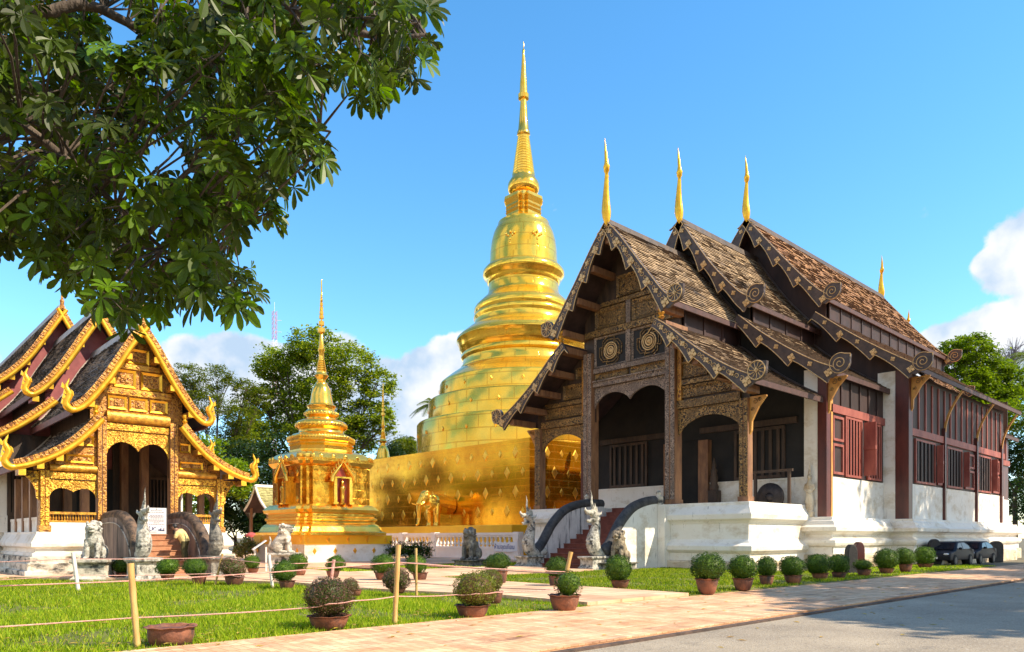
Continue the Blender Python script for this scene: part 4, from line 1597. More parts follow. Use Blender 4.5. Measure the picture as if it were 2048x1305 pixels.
roll(G, -0.002, -1.24, 1.24, 6.42, 6.88, 0.26, M['gold_wood'])
v = MB()
arch_valance(v, 0.0, -1.245, 1.245, 6.05, 5.0, 5.62, 5.25, 2, 0.09)
v.build('arch_valance', M['gold_carve'], G)
for s in (-1, 1):
    y0, y1 = sorted((s * 1.6, s * 3.28))
    roll(G, -0.002, y0, y1, 4.24, 4.52, 0.2, M['gold_wood'])
    b = MB()
    b.box(-0.09, 0.05, y0, y1, 3.94, 4.19)
    b.build('tie_beam', M['gold_carve'], G)
    v = MB()
    arch_valance(v, 0.0, y0, y1, 3.9, 3.2, 3.58, 3.42, 2, 0.08)
    v.build('arch_valance', M['gold_carve'], G)
    b = MB()
    b.box(-0.1, 0.08, y0, y1, 2.52, 2.62)
    b.box(-0.08, 0.06, y0, y1, 2.2, 2.28)
    for k in range(17):
        yy = y0 + (y1 - y0) * (k + 0.5) / 17
        b.lathe([(0.025, 0), (0.035, 0.08), (0.02, 0.16), (0.025, 0.24)], 6, (0, yy, 2.28))
    b.build('porch_railing', M['gold_wood'], G)
    b = MB()
    b.box(-0.12, 0.12, y0, y1, 1.82, 2.19)
    b.build('dado_wall', M['plaster'], G)
    for xx in (3.4, 6.6):
        b = MB()
        b.box(xx - 0.16, xx + 0.16, s * 1.25 - 0.16, s * 1.25 + 0.16, 1.82, 8)
        b.build('column', M['colwood'], G)
    # wall of the second tier behind the porch
    b = MB()
    b.box(6.86, 6.99, *sorted((s * 3.62, s * 4.2)), 1.82, 5.9)
    b.build('plaster_wall', M['plaster'], G)
    b = MB()
    b.box(6.87, 6.995, *sorted((s * 0.8, s * 3.62)), 1.82, 6.4)
    b.build('timber_wall', M['wood'], G)  # porch shade put into the wall as dark wood
    lattice(G, 'x', 6.86, min(s * 2.3, s * 3.5), max(s * 2.3, s * 3.5), 2.75, 4.6, 7, M['wood'], M['wood'], 0.14, 0.1, -1)
    for xx in (0.6, 2.2, 3.8, 5.4):
        b = MB()
        b.box(xx - 0.13, xx + 0.13, *sorted((s * 3.3, s * 3.56)), 1.82, 4.2)
        b.build('column', M['colwood'], G)
    b = MB()
    b.box(0.2, 6.8, *sorted((s * 3.34, s * 3.5)), 1.821, 2.3)
    b.box(0.2, 6.8, *sorted((s * 3.3, s * 3.52)), 2.3, 2.42)
    b.build('porch_side_wall', M['plaster'], G)
    hall_side(G, s, 4.2, (7.0, 15.0), 1.82, 2.6, 4.6, 4.8, 6.2, M['plaster'], M['plaster'], M['wood'], M['wood'], [(8.4, 9.8, 'w'), (11.2, 12.6, 'w')], [10.5], 4.6, 5.9, 0.7)
    hall_side(G, s, 4.9, (15.0, 33.8), 1.82, 2.6, 4.8, 5.2, 7.4, M['plaster'], M['plaster'], M['wood'], M['wood'], [(17, 18.6, 'w'), (21, 22.6, 'w'), (25, 26.6, 'w')], [19.8, 23.8], 5.4, 7.1, 0.8)
b = MB()
b.box(6.84, 6.99, -0.79, 0.79, 1.82, 5.0)
b.build('doorway', M['void'], G)  # dark panel in place of the unlit hall inside
profile_podium(G, 'podium', 0.25 - 0.45, 7.0, -3.75, 3.75, [(0.16, 0.84), (0.16, 0.95), (0.05, 1.0), (0.05, 1.15), (0.22, 1.22), (0.22, 1.36), (0.08, 1.6), (0.0, 1.74), (0.0, 1.82)], M['plaster'])
profile_podium(G, 'podium_base', 0.25 - 0.45, 7.0, -3.75, 3.75, [(0.46, -0.1), (0.46, 0.28), (0.36, 0.30), (0.36, 0.58), (0.27, 0.60), (0.27, 0.838)], M['old_plaster'])
profile_podium(G, 'podium', 6.9, 34.0, -5.0, 5.0, [(0.5, -0.1), (0.5, 0.5), (0.3, 0.55), (0.3, 0.9), (0.1, 1.0), (0.25, 1.25), (0.25, 1.4), (0.02, 1.7), (0.0, 1.815)], M['old_plaster'])
b = MB()
for i in range(10):
    x = -4.55 + 0.43 * i
    b.box(x, 0.3, -1.05, 1.05, 0.215 * i, 0.215 * (i + 1) - 0.03)
    b.box(x - 0.03, x + 0.35, -1.05, 1.05, 0.215 * (i + 1) - 0.03, 0.215 * (i + 1))
b.build('stair', M['step_l'], G)
CL = [(0.1, 2.35), (-0.9, 2.42), (-2.1, 2.42), (-2.9, 2.28), (-3.5, 1.98), (-4.0, 1.62), (-4.3, 1.2), (-4.5, 0.8), (-4.65, 0.4)]
cls = [(p.x, p.y) for p in smooth_pts([(a, c, 0) for a, c in CL], 2)]
for s in (-1, 1):
    b = MB()
    b.prism(cls + [(-4.65, -0.1), (0.1, -0.1)], *sorted((s * 1.06, s * 1.46)), 'y')
    p = b.build('stair_parapet', M['sooty'], G, bevel=0.03)
    c = MB()
    path = [(x, s * 1.26, z + 0.05) for x, z in cls]
    c.tube(path, [0.22] * (len(path) - 10) + [0.23, 0.25, 0.27, 0.29, 0.30, 0.30, 0.29, 0.27, 0.24, 0.2], 12)
    c.build('coping', M['naga_coping'], p, smooth=50)
    c = MB()
    for w_ in (1.02, 1.5):
        c.tube([(x, s * w_, z - 0.24) for x, z in cls], 0.022, 6)
    c.build('edging', M['old_plaster'], p)

# ================================================================== the golden towers
def sqn(r, ka=0.56, kc=0.80):
    a, c = ka * r, kc * r
    q = [(r, -a), (r, a), (c, a), (c, c), (a, c), (a, r)]
    out = []
    for k in range(4):
        s_, c_ = [(0, 1), (1, 0), (0, -1), (-1, 0)][k]
        for x, y in q[1:]:
            out.append((x * c_ - y * s_, x * s_ + y * c_))
    return out


def lathe_uv(prof, n, c=(0, 0, 0)):
    b = MB()
    rm = max(r for r, z in prof)
    v = 0
    for (r0, z0), (r1, z1) in zip(prof, prof[1:]):
        dv = math.hypot(r1 - r0, z1 - z0)
        for k in range(n):
            a0, a1 = 2 * PI * k / n, 2 * PI * (k + 1) / n
            u0, u1 = a0 * max(r0, r1), a1 * max(r0, r1)
            b.q([(c[0] + r0 * math.cos(a0), c[1] + r0 * math.sin(a0), c[2] + z0), (c[0] + r0 * math.cos(a1), c[1] + r0 * math.sin(a1), c[2] + z0),
                 (c[0] + r1 * math.cos(a1), c[1] + r1 * math.sin(a1), c[2] + z1), (c[0] + r1 * math.cos(a0), c[1] + r1 * math.sin(a0), c[2] + z1)],
                [(u0, v), (u1, v), (u1, v + dv), (u0, v + dv)])
        v += dv
    return b


def weld(o):
    import bmesh
    bm = bmesh.new()
    bm.from_mesh(o.data)
    bmesh.ops.remove_doubles(bm, verts=bm.verts, dist=0.0005)
    bm.normal_update()
    bm.to_mesh(o.data)
    bm.free()
    for p in o.data.polygons:
        p.use_smooth = True
    o.data.set_sharp_from_angle(angle=R(38))
    return o


CH = thing('chedi', 'huge golden bell-shaped chedi with round drums on a square gilded base', 'stupa', (49.04, 50.9, 0))


def zc(y):
    return 1.6 + (1075 - y) / 20.83


def pr(l):
    return [(max(0.01, h / 20.83), zc(y)) for h, y in l][::-1]


b = MB()
b.box(-13.3, 12, -12.6, 12.4, -0.1, 2.5)
b.build('plinth', M['gold_paint'], CH, autouv=True, bevel=0.05)
b = MB()
b.box(-10.4, 10, -11.45, 11.5, 2.5, 9.1)
base = b.build('square_base', M['gold_base'], CH, autouv=True)
def plate(parent, c, u, w, h, nrm_):
    b_ = MB()
    c, u, nrm_ = Vector(c), Vector(u), Vector(nrm_)
    z_ = Vector((0, 0, 1))
    n_ = 4
    o_ = [c - u * w, c - z_ * h, c + u * w, c + z_ * h]
    i_ = [c + (q - c) * 0.72 + nrm_ * 0.05 for q in o_]
    b_.rings([o_, i_])
    b_.build('diamond_plate', M['bright_gold'], parent)


for i in range(13):
    for j in range(4):
        y = -10.7 + i * 1.75 + (0.8 if j % 2 else 0)
        z = 3.6 + j * 1.5
        w, h = (0.34, 0.5) if (i + j) % 2 else (0.22, 0.34)
        if abs(y) < 11:
            plate(base, (-10.401, y, z), (0, 1, 0), w, h, (-1, 0, 0))
        if i < 5:
            plate(base, (-9.3 + i * 1.6 + (0.8 if j % 2 else 0), -11.451, z), (1, 0, 0), w, h, (0, -1, 0))
for zz, r_, n_, o_ in ((830, 190, 22, 0), (790, 168, 18, 0.1), (880, 212.5, 24, 0.05)):
    for k in range(n_):
        a = 2 * PI * k / n_ + o_
        if math.cos(a - math.atan2(-50.9, -49)) < 0.15:
            continue
        rr = r_ / 20.83
        plate(CH, (rr * math.cos(a), rr * math.sin(a), zc(zz)), (-math.sin(a), math.cos(a), 0), 0.15, 0.22, (math.cos(a), math.sin(a), 0))
drum = [(212, 930), (212, 858), (210, 855), (190, 851), (189, 812), (187, 809), (168, 805), (167, 776), (165, 772)]
weld(lathe_uv(pr(drum[::-1]), 72).build('drum', M['gold_sheet'], CH))
mid = [(165, 772), (150, 760), (126, 743), (126, 740), (121, 733), (121, 726), (125, 721), (125, 716), (122, 712), (127, 706), (129, 700), (130, 694), (134, 687), (133, 682), (128, 677), (112, 664), (100, 656),
       (97.5, 648), (97.5, 645), (100, 641), (100, 636), (97, 632), (99, 627), (99, 622), (96, 617), (84, 605), (74, 596), (70.5, 588), (70, 573), (73, 569), (73, 566), (75, 562), (80, 557), (82, 552), (81, 546), (76, 540), (69, 537)]
weld(lathe_uv(pr(mid[::-1]), 72).build('ring_mouldings', M['gold_sheet'], CH))
bell = [(69, 537), (67.5, 525), (66.5, 505), (64, 485), (60, 470), (55.5, 460), (52, 456), (51, 449), (44, 446), (20, 445)]
bo = weld(lathe_uv(pr(bell[::-1]), 64).build('bell', M['gold_sheet'], CH))
fl = MB()
for a in (R(203), R(250)):
    r = 66.2 / 20.83
    zz = zc(497)
    for q, (du, dz) in enumerate(((0, 0.45), (0.22, 0.15), (-0.22, 0.15), (0.42, 0.3), (-0.42, 0.3), (0.0, -0.2), (0.0, -0.62))):
        aa = a + du / r
        c_ = Vector((r * math.cos(aa), r * math.sin(aa), zz + dz))
        fl.ell(c_, (0.10, 0.10, 0.15), 8, 6)
fl.build('flower_boss', M['gold_small'], bo)
har = [(34, 446), (34, 437), (33, 432), (36, 427), (34, 423), (36, 419), (34, 414), (36, 410), (39, 404), (38, 398), (30, 394)]
b = MB()
b.lathe([(h / 20.83 / 1.13, zc(y)) for h, y in har], sq=sqn)
b.build('square_throne', M['gold_small'], CH)
sp = [(21, 395), (22, 390), (29, 386), (32, 379), (31.5, 371), (30, 367), (25, 359), (23, 356)]
for k in range(15):
    y = 353 - k * 5.4
    r = 22 - k * 0.78
    sp += [(r + 0.9, y), (r + 0.9, y - 3.2), (r - 0.5, y - 4.0)]
sp += [(11, 272), (13, 270), (13, 265), (11, 262), (8.6, 236), (6, 200), (10.5, 198), (11, 190), (8, 188), (7, 165), (5, 140), (3, 112), (2.5, 100), (0.8, 97), (0.7, 84)]
weld(lathe_uv([(h / 20.83, zc(y)) for h, y in sp], 32).build('spire', M['gold_small'], CH))

# gilded elephant stepping out of the base wall
E_ = thing('elephant_statue', 'golden elephant forequarters standing out of the wall of the big chedi', 'statue', (38.7, 48.9, 2.5))
b = MB()
b.tube([(-0.1, 0, 1.75), (-1.0, 0, 1.85), (-1.9, 0, 1.9), (-2.5, 0, 1.95)], [0.80, 0.84, 0.8, 0.55], 16)
b.ell((-2.75, 0, 2.35), (0.52, 0.46, 0.60), 14, 10)
b.ell((-2.75, 0.2, 2.75), (0.28, 0.2, 0.2), 10, 8)
b.ell((-2.75, -0.2, 2.75), (0.28, 0.2, 0.2), 10, 8)
b.tube([(-3.05, 0, 2.3), (-3.35, 0, 1.8), (-3.42, 0, 1.2), (-3.4, 0, 0.6), (-3.5, 0, 0.2), (-3.68, 0, 0.06)], [0.30, 0.24, 0.18, 0.14, 0.12, 0.10], 12)
for s in (-1, 1):
    b.tube([(-1.85, s * 0.44, 1.75), (-1.95, s * 0.48, 1.0), (-1.92, s * 0.48, 0.3), (-1.95, s * 0.48, 0.0)], [0.36, 0.27, 0.25, 0.32], 12)
    b.ell((-2.35, s * 0.52, 2.05), (0.36, 0.07, 0.55), 12, 8, Matrix.Rotation(s * 0.35, 3, 'Z'))
    b.tube([(-3.0, s * 0.25, 1.95), (-3.35, s * 0.32, 1.75), (-3.75, s * 0.33, 1.8), (-4.0, s * 0.32, 1.92)], [0.09, 0.085, 0.06, 0.02], 8)
bake(b.build('elephant_body', M['gold_small'], E_, remesh=0.05))

# small gilded reliquary tower in front
SM = thing('chedi', 'small golden chedi with niches on a white diamond-studded plinth', 'stupa', (22.9, 42.15, 0))


def zs(y):
    return 1.6 + (1075 - y) / 31.8


def ps(l, k=1.0):
    return [(max(0.008, h / 31.8 / k), zs(y)) for h, y in l]


b = MB()
b.box(-2.55, 3.4, -2.7, 4.1, -0.1, 1.18)
pl = b.build('plinth', M['plaster'], SM)
b = MB()
b.box(-2.60, 3.45, -2.75, 4.15, 1.18, 1.72)
pg = b.build('gilt_plinth', M['gold_paint'], SM)
for zz, off in ((0.78, 0.5), (1.45, 0.0)):
    for i in range(5):
        x = -2.4 + off + i * 1.35
        if x < 3.3:
            plate(pl, (x, -2.701 if zz < 1 else -2.751, zz), (1, 0, 0), 0.14, 0.2, (0, -1, 0))
        y = -2.3 + off + i * 1.35
        if y < 3.9:
            plate(pl, (-2.551 if zz < 1 else -2.601, y, zz), (0, 1, 0), 0.14, 0.2, (-1, 0, 0))
basep = [(128, 1071), (128, 1066), (122, 1064), (116, 1055), (110, 1050), (106, 1048), (106, 1044), (110, 1042), (110, 1038), (104, 1036), (104, 1030), (112, 1028), (114, 1022), (107, 1016), (100, 1012)]
b = MB()
b.lathe(ps(basep, 1.25), sq=lambda r: sqn(r, 0.76, 0.885))
b.build('moulded_base', M['gold_small'], SM)
b = MB()
b.lathe(ps([(94, 1014), (94, 940), (90, 934)], 1.25), sq=lambda r: sqn(r, 0.78, 0.9))
body = b.build('shrine_body', M['gold_dark'], SM, autouv=True)
e = MB()
e.lathe(ps([(92, 940), (98, 936), (103, 930), (103, 924), (100, 921), (88, 912), (72, 907)], 1.25), sq=lambda r: sqn(r, 0.76, 0.885))
e.lathe(ps([(68, 909), (66, 903), (66, 896), (70, 892), (68, 889), (72, 886), (72, 882), (70, 879), (58, 870), (48, 867)], 1.08), n=8, rot=PI / 8)
e.build('eaves', M['gold_small'], SM)
def petals(rad, z, n, h, w, poly=None):
    pt = MB()
    for k in range(n):
        if poly:
            t = k / n * len(poly)
            i = int(t)
            a, c = Vector((*poly[i], 0)), Vector((*poly[(i + 1) % len(poly)], 0))
            p = a.lerp(c, t - i)
            an = math.atan2(p.y, p.x)
            x, y = p.x, p.y
        else:
            an = 2 * PI * k / n
            x, y = rad * math.cos(an), rad * math.sin(an)
        pt.ell((x, y, z), (0.07, w * 1.25, h), 6, 5, Matrix.Rotation(an, 3, 'Z'))
    pt.build('lotus_petals', M['gold_small'], SM, smooth=60)


r8 = 71 / 31.8 / 1.08
petals(0, zs(880), 64, 0.16, 0.10, [(r8 * 0.99 * math.cos(PI / 8 + k * PI / 4), r8 * 0.99 * math.sin(PI / 8 + k * PI / 4)) for k in range(8)])
petals(0, zs(922), 92, 0.19, 0.11, sqn(101 / 31.8 / 1.25, 0.76, 0.885))
petals(49.5 / 31.8, zs(853), 40, 0.15, 0.09)
petals(32.5 / 31.8, zs(829), 30, 0.12, 0.07)
up = [(47, 870), (44, 866), (44, 862), (50, 857), (51, 852), (48, 846), (40, 842), (30, 842), (29, 838), (28, 836), (34, 832), (33.5, 827), (29, 822), (26.5, 820), (26.5, 817), (29, 813), (28, 811), (24, 809), (21.5, 800), (20, 790),
      (18, 780), (14.5, 772), (12, 769), (11.5, 766), (8, 763), (8, 759), (11.5, 755), (14, 751), (13, 749), (10.5, 746)]
for k in range(6):
    up += [(10.2 - k * 0.75, 745 - k * 4.6), (10.2 - k * 0.75, 742.5 - k * 4.6), (8.6 - k * 0.7, 741.5 - k * 4.6)]
up += [(5.2, 716), (5, 703), (6.5, 701), (6.5, 697), (5.5, 696), (3.2, 666), (2.4, 665), (7.2, 664), (7.2, 656), (2, 655), (2, 651), (5.6, 650), (5.6, 642), (1.8, 641), (1.8, 637)]
for k in range(6):
    up += [(4.6 - k * 0.5, 636 - k * 8.5), (4.6 - k * 0.5, 630 - k * 8.5), (1.6, 629 - k * 8.5)]
up += [(1.3, 580), (1.3, 560), (0.3, 557)]
weld(lathe_uv(ps(up), 32).build('bell_and_spire', M['gold_small'], SM))
# niches with flame pediments, one to a face
rb = 94 / 31.8 / 1.25
for k in range(4):
    Rm = Matrix.Rotation(k * PI / 2, 3, 'Z')

    def T_(b_):
        b_.v = [tuple(Rm @ Vector(v)) for v in b_.v]
        return b_
    z0, z1 = zs(1012), zs(962)
    b = MB()
    b.box(-rb - 0.36, -rb - 0.001, -0.66, 0.66, z1, z1 + 0.1)
    ni = T_(b).build('niche', M['gold_small'], SM)
    for s in (-1, 1):
        b = MB()
        b.box(-rb - 0.34, -rb - 0.001, *sorted((s * 0.42, s * 0.62)), z0 + 0.14, z1 - 0.001)
        b.box(-rb - 0.42, -rb - 0.001, *sorted((s * 0.38, s * 0.7)), z0, z0 + 0.14)
        T_(b).build('niche_pillar', M['gold_small'], ni)
    b = MB()
    b.prism([(-0.42, z0), (0.42, z0), (0.42, z1 - 0.05), (0.2, z1 + 0.5), (0, z1 + 0.75), (-0.2, z1 + 0.5), (-0.42, z1 - 0.05)], -rb - 0.06, -rb - 0.002, 'x')
    T_(b).build('niche_back', M['maroon'], ni)
    b = MB()
    b.lathe([(0.2, 0), (0.22, 0.1), (0.13, 0.16), (0.16, 0.5), (0.13, 0.75), (0.19, 0.95), (0.17, 1.08), (0.06, 1.15), (0.1, 1.24), (0.09, 1.36), (0.04, 1.42), (0.01, 1.58)], 12, (-rb - 0.2, 0, z0))
    T_(b).build('niche_figure', M['gold_small'], ni, smooth=60)
    b = MB()
    for s in (-1, 1):
        pts = [(-rb - 0.34, s * 0.78, z1 - 0.22), (-rb - 0.36, s * 0.72, z1 + 0.1), (-rb - 0.34, s * 0.48, z1 + 0.4), (-rb - 0.34, s * 0.2, z1 + 0.75), (-rb - 0.34, 0, z1 + 1.02)]
        b.tube(smooth_pts(pts, 1), [0.15, 0.15, 0.14, 0.14, 0.13, 0.12, 0.11, 0.06, 0.05, 0.04][:len(smooth_pts(pts, 1))], 8)
        for u in range(5):
            y = s * (0.7 - u * 0.15)
            zz = z1 + 0.14 + u * 0.19
            b.tube([(-rb - 0.34, y, zz), (-rb - 0.36, y + s * 0.12, zz + 0.16), (-rb - 0.34, y + s * 0.08, zz + 0.34)], [0.07, 0.05, 0.01], 6)
    b.tube([(-rb - 0.34, 0, z1 + 0.95), (-rb - 0.34, 0, z1 + 1.5)], [0.05, 0.01], 6)
    T_(b).build('flame_pediment', M['gold_small'], ni, smooth=60)
for y in (-1.45, 1.45):
    for zz in (zs(1003), zs(953)):
        for k in range(4):
            Rm = Matrix.Rotation(k * PI / 2, 3, 'Z')
            plate(body, Rm @ Vector((-rb - 0.001, y, zz)), Rm @ Vector((0, 1, 0)), 0.17, 0.21, Rm @ Vector((-1, 0, 0)))
# its twin behind the big base
p = at_depth(766, 1075, 78)
S2 = dup(SM)
S2.location = (p.x, p.y, 0)
S2['label'] = 'slim golden chedi spire rising behind the square base of the big one'

# ------------------------------------------------------------------ balustrade
BX = 33.7
BA = thing('balustrade', 'white balustrade with bulbous balusters in front of the yellow chedi plinth', 'balustrade', (BX, 43.5, 0))
M['bal'] = mat('balustrade_paint', (0.80, 0.71, 0.67), (0.86, 0.79, 0.75), 0.7, scale=2, stain=((0.35, 0.28, 0.25), 2.2, 0.62, 0.8, (1, 1, 0.4)))
b = MB()
b.box(-0.16, 0.16, -8.3, 9.0, 0, 0.78)
b.box(-0.2, 0.2, -8.3, 9.0, 0.78, 0.94)
b.box(-0.24, 0.24, -8.3, 9.0, -0.05, 0.18)
b.build('dwarf_wall', M['bal'], BA)
b = MB()
b.box(-0.13, 0.13, -8.3, 9.0, 1.62, 1.74)
b.box(-0.2, 0.2, -8.3, 9.0, 1.74, 1.92)
b.build('handrail', M['bal'], BA)
bal = MB()
bal.lathe([(0.11, 0), (0.11, 0.05), (0.06, 0.07), (0.14, 0.17), (0.15, 0.22), (0.06, 0.42), (0.055, 0.46), (0.1, 0.5), (0.06, 0.54), (0.11, 0.60), (0.11, 0.68)], 10, (0, 0, 0.94))
bo_ = None
posts = [-8.0, -3.1, 1.1, 5.3, 8.7]
for y in posts:
    b = MB()
    b.box(-0.25, 0.25, y - 0.25, y + 0.25, 0, 1.96)
    b.build('post', M['bal'], BA)
y = -7.6
while y < 8.4:
    if min(abs(y - q) for q in posts) > 0.38:
        if bo_ is None:
            bo_ = bal.build('baluster', M['bal'], BA, smooth=40)
            o = bo_
        else:
            o = bo_.copy()
            COL.objects.link(o)
            o.parent = BA
        o.location = (0, y, 0)
    y += 0.45
# banner with a notice tied to it
SG = thing('notice_banner', 'white cloth banner with blue Thai writing tied to the balustrade', 'banner', (BX - 0.28, 36.45, 1.0))
b = MB()
n = 10
for i in range(n):
    y0, y1 = 1.15 - 2.3 * i / n, 1.15 - 2.3 * (i + 1) / n
    s0, s1 = -0.10 * math.sin(PI * i / n), -0.10 * math.sin(PI * (i + 1) / n)
    b.q([(0, y0, -0.32 + s0 * .6), (0, y1, -0.32 + s1 * .6), (0, y1, 0.34 + s1), (0, y0, 0.34 + s0)])
    b.q([(0.012, y0, -0.32 + s0 * .6), (0.012, y0, 0.34 + s0), (0.012, y1, 0.34 + s1), (0.012, y1, -0.32 + s1 * .6)])
cl = b.build('cloth', mat('banner_cloth', (0.72, 0.70, 0.74), (0.80, 0.79, 0.82), 0.9, scale=4), SG)
M['ink'] = mat('blue_ink', (0.02, 0.05, 0.24), (0.03, 0.07, 0.3), 0.6)
text_mesh('\u0e2b\u0e49\u0e32\u0e21\u0e08\u0e38\u0e14\u0e40\u0e17\u0e35\u0e22\u0e19', 0.42, 'writing', M['ink'], cl, (-0.012, 0.1, -0.06), (PI / 2, 0, -PI / 2))
b = MB()
for s in (-1, 1):
    b.tube([(0.0, s * 1.15, 0.3), (0.14, s * 1.3, 0.72), (0.24, s * 1.35, 0.85)], 0.012, 5)
b.build('tie_cord', M['rope_w'], SG)


# ------------------------------------------------------------------ statues
def plinth_bm(w, d, h):
    b = MB()
    b.rings([[(-d * k, -w * k, z), (d * k, -w * k, z), (d * k, w * k, z), (-d * k, w * k, z)] for k, z in
             ((1.12, -0.05), (1.12, 0.14 * h), (1.0, 0.18 * h), (0.94, 0.3 * h), (0.94, 0.72 * h), (1.0, 0.8 * h), (1.14, 0.86 * h), (1.14, h))])
    return b


def naga(label, loc, rz, sc, ph, group, m):
    t = thing('naga_statue', label, 'statue', loc, rz, group)
    plinth_bm(0.42, 0.62, ph).build('plinth', m, t, bevel=0.02)
    b = MB()
    path = [(1.1, 0, 0.25), (0.75, 0, 0.12), (0.38, 0, 0.14), (0.08, 0, 0.24), (-0.10, 0, 0.5), (-0.10, 0, 0.85), (0.04, 0, 1.2), (0.14, 0, 1.5), (0.10, 0, 1.78), (-0.04, 0, 1.92)]
    sm = smooth_pts(path, 1)
    k = len(sm)
    rad = [0.22 + 0.12 * math.exp(-((i / k - 0.45) / 0.2) ** 2) - 0.07 * max(0, i / k - 0.55) / 0.45 for i in range(k)]
    b.tube(sm, rad, 14)
    b.ell((0.0, 0, 1.95), (0.25, 0.19, 0.21))
    b.tube([(-0.08, 0, 2.04), (-0.34, 0, 2.10), (-0.56, 0, 2.12), (-0.68, 0, 2.22), (-0.66, 0, 2.32)], [0.17, 0.125, 0.09, 0.06, 0.03], 12)
    b.tube([(-0.02, 0, 1.80), (-0.26, 0, 1.70), (-0.46, 0, 1.67), (-0.58, 0, 1.74)], [0.14, 0.10, 0.07, 0.025], 12)
    for s in (-1, 1):
        b.ell((-0.16, s * 0.14, 2.13), (0.075, 0.05, 0.06), 8, 6)
        b.tube([(0.10, s * 0.13, 1.98), (0.24, s * 0.18, 2.04), (0.33, s * 0.17, 2.16)], [0.08, 0.06, 0.015], 8)
        for q in range(3):
            b.tube([(-0.34 - q * 0.11, s * 0.07, 2.03), (-0.35 - q * 0.11, s * 0.07, 1.94)], [0.028, 0.006], 5)
        b.tube([(-0.40, s * 0.06, 1.72), (-0.42, s * 0.06, 1.84)], [0.028, 0.006], 5)
    b.tube([(-0.10, 0, 2.12), (-0.14, 0, 2.35), (-0.22, 0, 2.62), (-0.20, 0, 2.86), (-0.27, 0, 3.14)], [0.15, 0.11, 0.07, 0.045, 0.01], 8, 0.6)
    for x0, z0, x1, z1, r_ in ((0.02, 2.1, 0.02, 2.56, 0.10), (0.12, 2.02, 0.17, 2.40, 0.09), (0.2, 1.88, 0.33, 2.18, 0.085), (0.24, 1.68, 0.42, 1.92, 0.075), (0.22, 1.45, 0.42, 1.64, 0.07), (0.14, 1.2, 0.34, 1.36, 0.06)):
        b.tube([(x0, 0, z0), ((x0 + x1) / 2 + 0.04, 0, (z0 + z1) / 2), (x1, 0, z1)], [r_, r_ * 0.7, 0.012], 8, 0.5)
    for q in range(9):
        z = 0.42 + q * 0.14
        i = min(range(len(sm)), key=lambda j: abs(sm[j].z - z) + (0 if sm[j].x < 0.3 else 9))
        p, r_ = sm[i], rad[i]
        for a in (-0.5, 0.0, 0.5):
            b.ell((p.x - r_ * 0.96 * math.cos(a), r_ * 0.96 * math.sin(a), p.z), (0.035, 0.075, 0.05), 6, 4)
    b.v = [(x * sc, y * sc, z * sc + ph - 0.02) for x, y, z in b.v]
    bake(b.build('serpent', m, t, remesh=0.021 * sc))
    return t


naga('bright stone naga left of the red steps to the dark hall', (26.75, 27.3, 0.1), 0, 1.0, 0.55, 'nagas guarding the dark hall steps', M['stone'])
naga('mottled grey stone naga right of the red steps to the dark hall', (26.75, 22.9, 0.1), 0, 1.0, 0.60, 'nagas guarding the dark hall steps', M['stone'])
naga('pale stone naga with gaping mouth left of the gilded hall steps', (8.5, 28.85, 0.0), PI / 2, 0.82, 0.86, 'nagas guarding the gilded hall steps', M['stone'])
naga('darker grey stone naga right of the gilded hall steps', (11.12, 28.85, 0.0), PI / 2, 0.82, 0.88, 'nagas guarding the gilded hall steps', M['dark_stone'])


M['tan_stone'] = mat('tan_stone', (0.15, 0.115, 0.08), (0.44, 0.35, 0.24), 0.9, scale=4, bump=0.5, bscale=16, stain=((0.03, 0.028, 0.026), 2.6, 0.50, 0.60, (1, 1, 0.7)))


